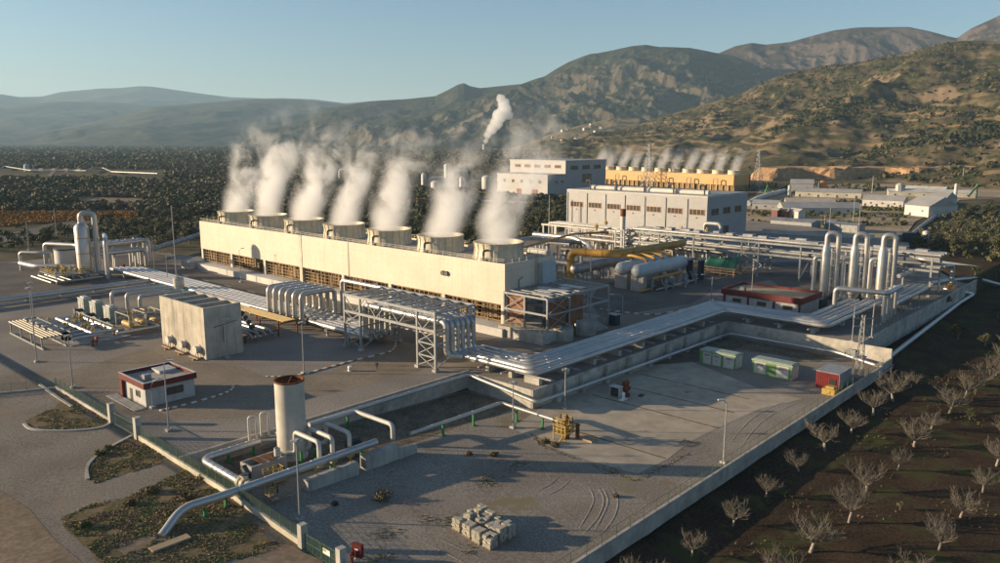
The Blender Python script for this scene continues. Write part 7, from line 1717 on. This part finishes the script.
# ------------------------------------------------------------------ steam
def steam_mat(name, h, r0, r1, lx, ly, dens, nscale, top=.55, sharp=(1.0,.35), thr=(.42,.62), col=(1,1,1), bend=1.4):
    """density falls off from a leaning axis in object space and is broken up by noise"""
    m, N, L = nt(name); N.remove(N['Principled BSDF'])
    pv = N.new('ShaderNodeVolumePrincipled'); L.new(pv.outputs[0], N['Material Output'].inputs['Volume'])
    pv.inputs['Color'].default_value = (*col, 1); pv.inputs['Anisotropy'].default_value = .15
    tc = N.new('ShaderNodeTexCoord'); oi = N.new('ShaderNodeObjectInfo')
    def mth(op, a, b=None, c=None, cl=False):
        n = N.new('ShaderNodeMath'); n.operation = op; n.use_clamp = cl
        for i, x in enumerate((a, b, c)):
            if x is None: continue
            if isinstance(x, (int, float)): n.inputs[i].default_value = x
            else: L.new(x, n.inputs[i])
        return n.outputs[0]
    off = N.new('ShaderNodeVectorMath'); off.operation = 'SCALE'; off.inputs[0].default_value = (37, 53, 71); L.new(oi.outputs['Random'], off.inputs['Scale'])
    ad = N.new('ShaderNodeVectorMath'); ad.operation = 'ADD'; L.new(tc.outputs['Object'], ad.inputs[0]); L.new(off.outputs[0], ad.inputs[1])
    mp = N.new('ShaderNodeMapping'); mp.inputs['Scale'].default_value = (1, 1, .85); L.new(ad.outputs[0], mp.inputs[0])
    wn = N.new('ShaderNodeTexNoise'); wn.inputs['Scale'].default_value = nscale*.45; wn.inputs['Detail'].default_value = 2; L.new(mp.outputs[0], wn.inputs['Vector'])
    dn = N.new('ShaderNodeTexNoise'); dn.inputs['Scale'].default_value = nscale; dn.inputs['Detail'].default_value = 5; dn.inputs['Roughness'].default_value = .6; dn.inputs['Distortion'].default_value = .5; L.new(mp.outputs[0], dn.inputs['Vector'])
    sx = N.new('ShaderNodeSeparateXYZ'); L.new(tc.outputs['Object'], sx.inputs[0]); sw = N.new('ShaderNodeSeparateXYZ'); L.new(wn.outputs['Color'], sw.inputs[0])
    t = mth('DIVIDE', sx.outputs[2], h, cl=True); tb = mth('POWER', t, bend)
    amp = mth('MULTIPLY', mth('ADD', t, .1), r1*2.3)
    dx = mth('ADD', mth('SUBTRACT', sx.outputs[0], mth('MULTIPLY', tb, lx)), mth('MULTIPLY', mth('SUBTRACT', sw.outputs[0], .5), amp))
    dy = mth('ADD', mth('SUBTRACT', sx.outputs[1], mth('MULTIPLY', tb, ly)), mth('MULTIPLY', mth('SUBTRACT', sw.outputs[1], .5), amp))
    d = mth('SQRT', mth('ADD', mth('MULTIPLY', dx, dx), mth('MULTIPLY', dy, dy)))
    rr_ = mth('ADD', mth('MULTIPLY', t, r1-r0), r0)
    q = mth('DIVIDE', d, rr_)
    def mr(x, a, b, c=0, e=1):
        n = N.new('ShaderNodeMapRange'); n.interpolation_type = 'SMOOTHSTEP'; L.new(x, n.inputs[0])
        for i, y in enumerate((a, b, c, e)): n.inputs[i+1].default_value = y
        return n.outputs[0]
    fall = mr(q, sharp[1], sharp[0], 1, 0)
    nz = mr(mth('SUBTRACT', dn.outputs['Fac'], mth('MULTIPLY', mth('SUBTRACT', t, .45), .26)), thr[0], thr[1], 0, 1)
    low = mr(t, 0, .35, 1, 0)
    den = mth('MULTIPLY', fall, mth('MAXIMUM', nz, mth('MULTIPLY', low, .85)))
    den = mth('MULTIPLY', den, mr(t, top, 1.0, 1, 0))
    L.new(mth('MULTIPLY', den, dens), pv.inputs['Density'])
    return m
def plume_mesh(h, r0, r1, lx, ly, bend=1.4, n=18, m=14, pad=1.25):
    b = B(); pts = []; rs = []
    for i in range(m+1):
        t = i/m; pts.append((lx*t**bend, ly*t**bend, h*t)); rs.append((r0+(r1-r0)*t)*(pad if 0 < i < m else (1.0 if i == 0 else .55)))
    b.rings(pts, rs, n); return b
RX, RY = math.cos(TH), -math.sin(TH)      # toward picture right on the ground (down wind)
HP, LN = 41, 16
sm1 = steam_mat('tower_steam', HP, 5.7, 12, RX*LN, RY*LN, .28, .15, top=.1, sharp=(1.0,.22), thr=(.43,.60))
pm = plume_mesh(HP, 5.8, 13.5, RX*LN, RY*LN)
pn = ['farthest left', 'second from the left', 'third from the left', 'middle', 'third from the right', 'second from the right', 'nearest and rightmost']
me0 = None
for i, (u, v) in enumerate(reversed(STK)):
    l = 'steam plume rising from the %s fan stack of the cream tower' % pn[i]
    if me0 is None:
        o = build('steam_plume', pm, sm1, None, l, 'steam', 'steam plumes of the cream cooling tower', origin=(0,0,0)); me0 = o.data
    else:
        o = bpy.data.objects.new('steam_plume', me0); COL.objects.link(o); tag(o, l, 'steam', 'steam plumes of the cream cooling tower')
    o.location = (u, v, TZ1+3.3); o.scale = (1, 1, [.98, 1.05, .98, 1.0, .97, .95, .98][i])
sm2 = steam_mat('far_tower_steam', 28, 6.2, 13, RX*11, RY*11, .08, .08, top=.15, sharp=(1.0,.2), thr=(.36,.54))
pm2 = plume_mesh(28, 6.0, 13, RX*11, RY*11); me1 = None
on = ['first', 'second', 'third', 'fourth', 'fifth', 'sixth', 'seventh', 'eighth', 'ninth', 'tenth', 'eleventh']
for i, (u, v) in enumerate(STK2):
    l = 'steam plume on the %s stack from the left of the distant ochre tower' % on[i]
    if me1 is None:
        o = build('steam_plume', pm2, sm2, None, l, 'steam', 'steam plumes of the ochre cooling tower', origin=(0,0,0)); me1 = o.data
    else:
        o = bpy.data.objects.new('steam_plume', me1); COL.objects.link(o); tag(o, l, 'steam', 'steam plumes of the ochre cooling tower')
    o.location = (u, v, 14.5)
# lone dense white plume far off
p = Gp(484, 151); pts = [(0,0,26,7),(5,-5,45,11),(10,-11,68,17),(22,-24,92,24),(36,-38,118,28),(44,-47,146,32),(60,-62,172,30),(58,-60,196,26),(48,-50,216,20),(72,-74,150,20)]
import bmesh
bm = bmesh.new()
from mathutils import Matrix
for x, y, z, r in pts: bmesh.ops.create_icosphere(bm, subdivisions=3, radius=r, matrix=Matrix.Translation((x, y, z)))
me = bpy.data.meshes.new('steam_plume'); bm.to_mesh(me); bm.free()
o = bpy.data.objects.new('steam_plume', me); COL.objects.link(o); o.location = (p[0], p[1], p[2]-2)
tag(o, 'dense white puffing steam plume far off below the mountain', 'steam')
rm = o.modifiers.new('merge', 'REMESH'); rm.mode = 'VOXEL'; rm.voxel_size = 2.5
tx = bpy.data.textures.new('puffs', 'CLOUDS'); tx.noise_scale = 16; tx.noise_depth = 3
dm = o.modifiers.new('puff', 'DISPLACE'); dm.texture = tx; dm.strength = 11; dm.mid_level = .5; dm.texture_coords = 'LOCAL'
wm, N_, L_ = nt('dense_steam'); N_.remove(N_['Principled BSDF']); pv = N_.new('ShaderNodeVolumePrincipled'); pv.inputs['Color'].default_value = (1,1,1,1); pv.inputs['Density'].default_value = .035; pv.inputs['Anisotropy'].default_value = .1
L_.new(pv.outputs[0], N_['Material Output'].inputs['Volume']); me.materials.append(wm)
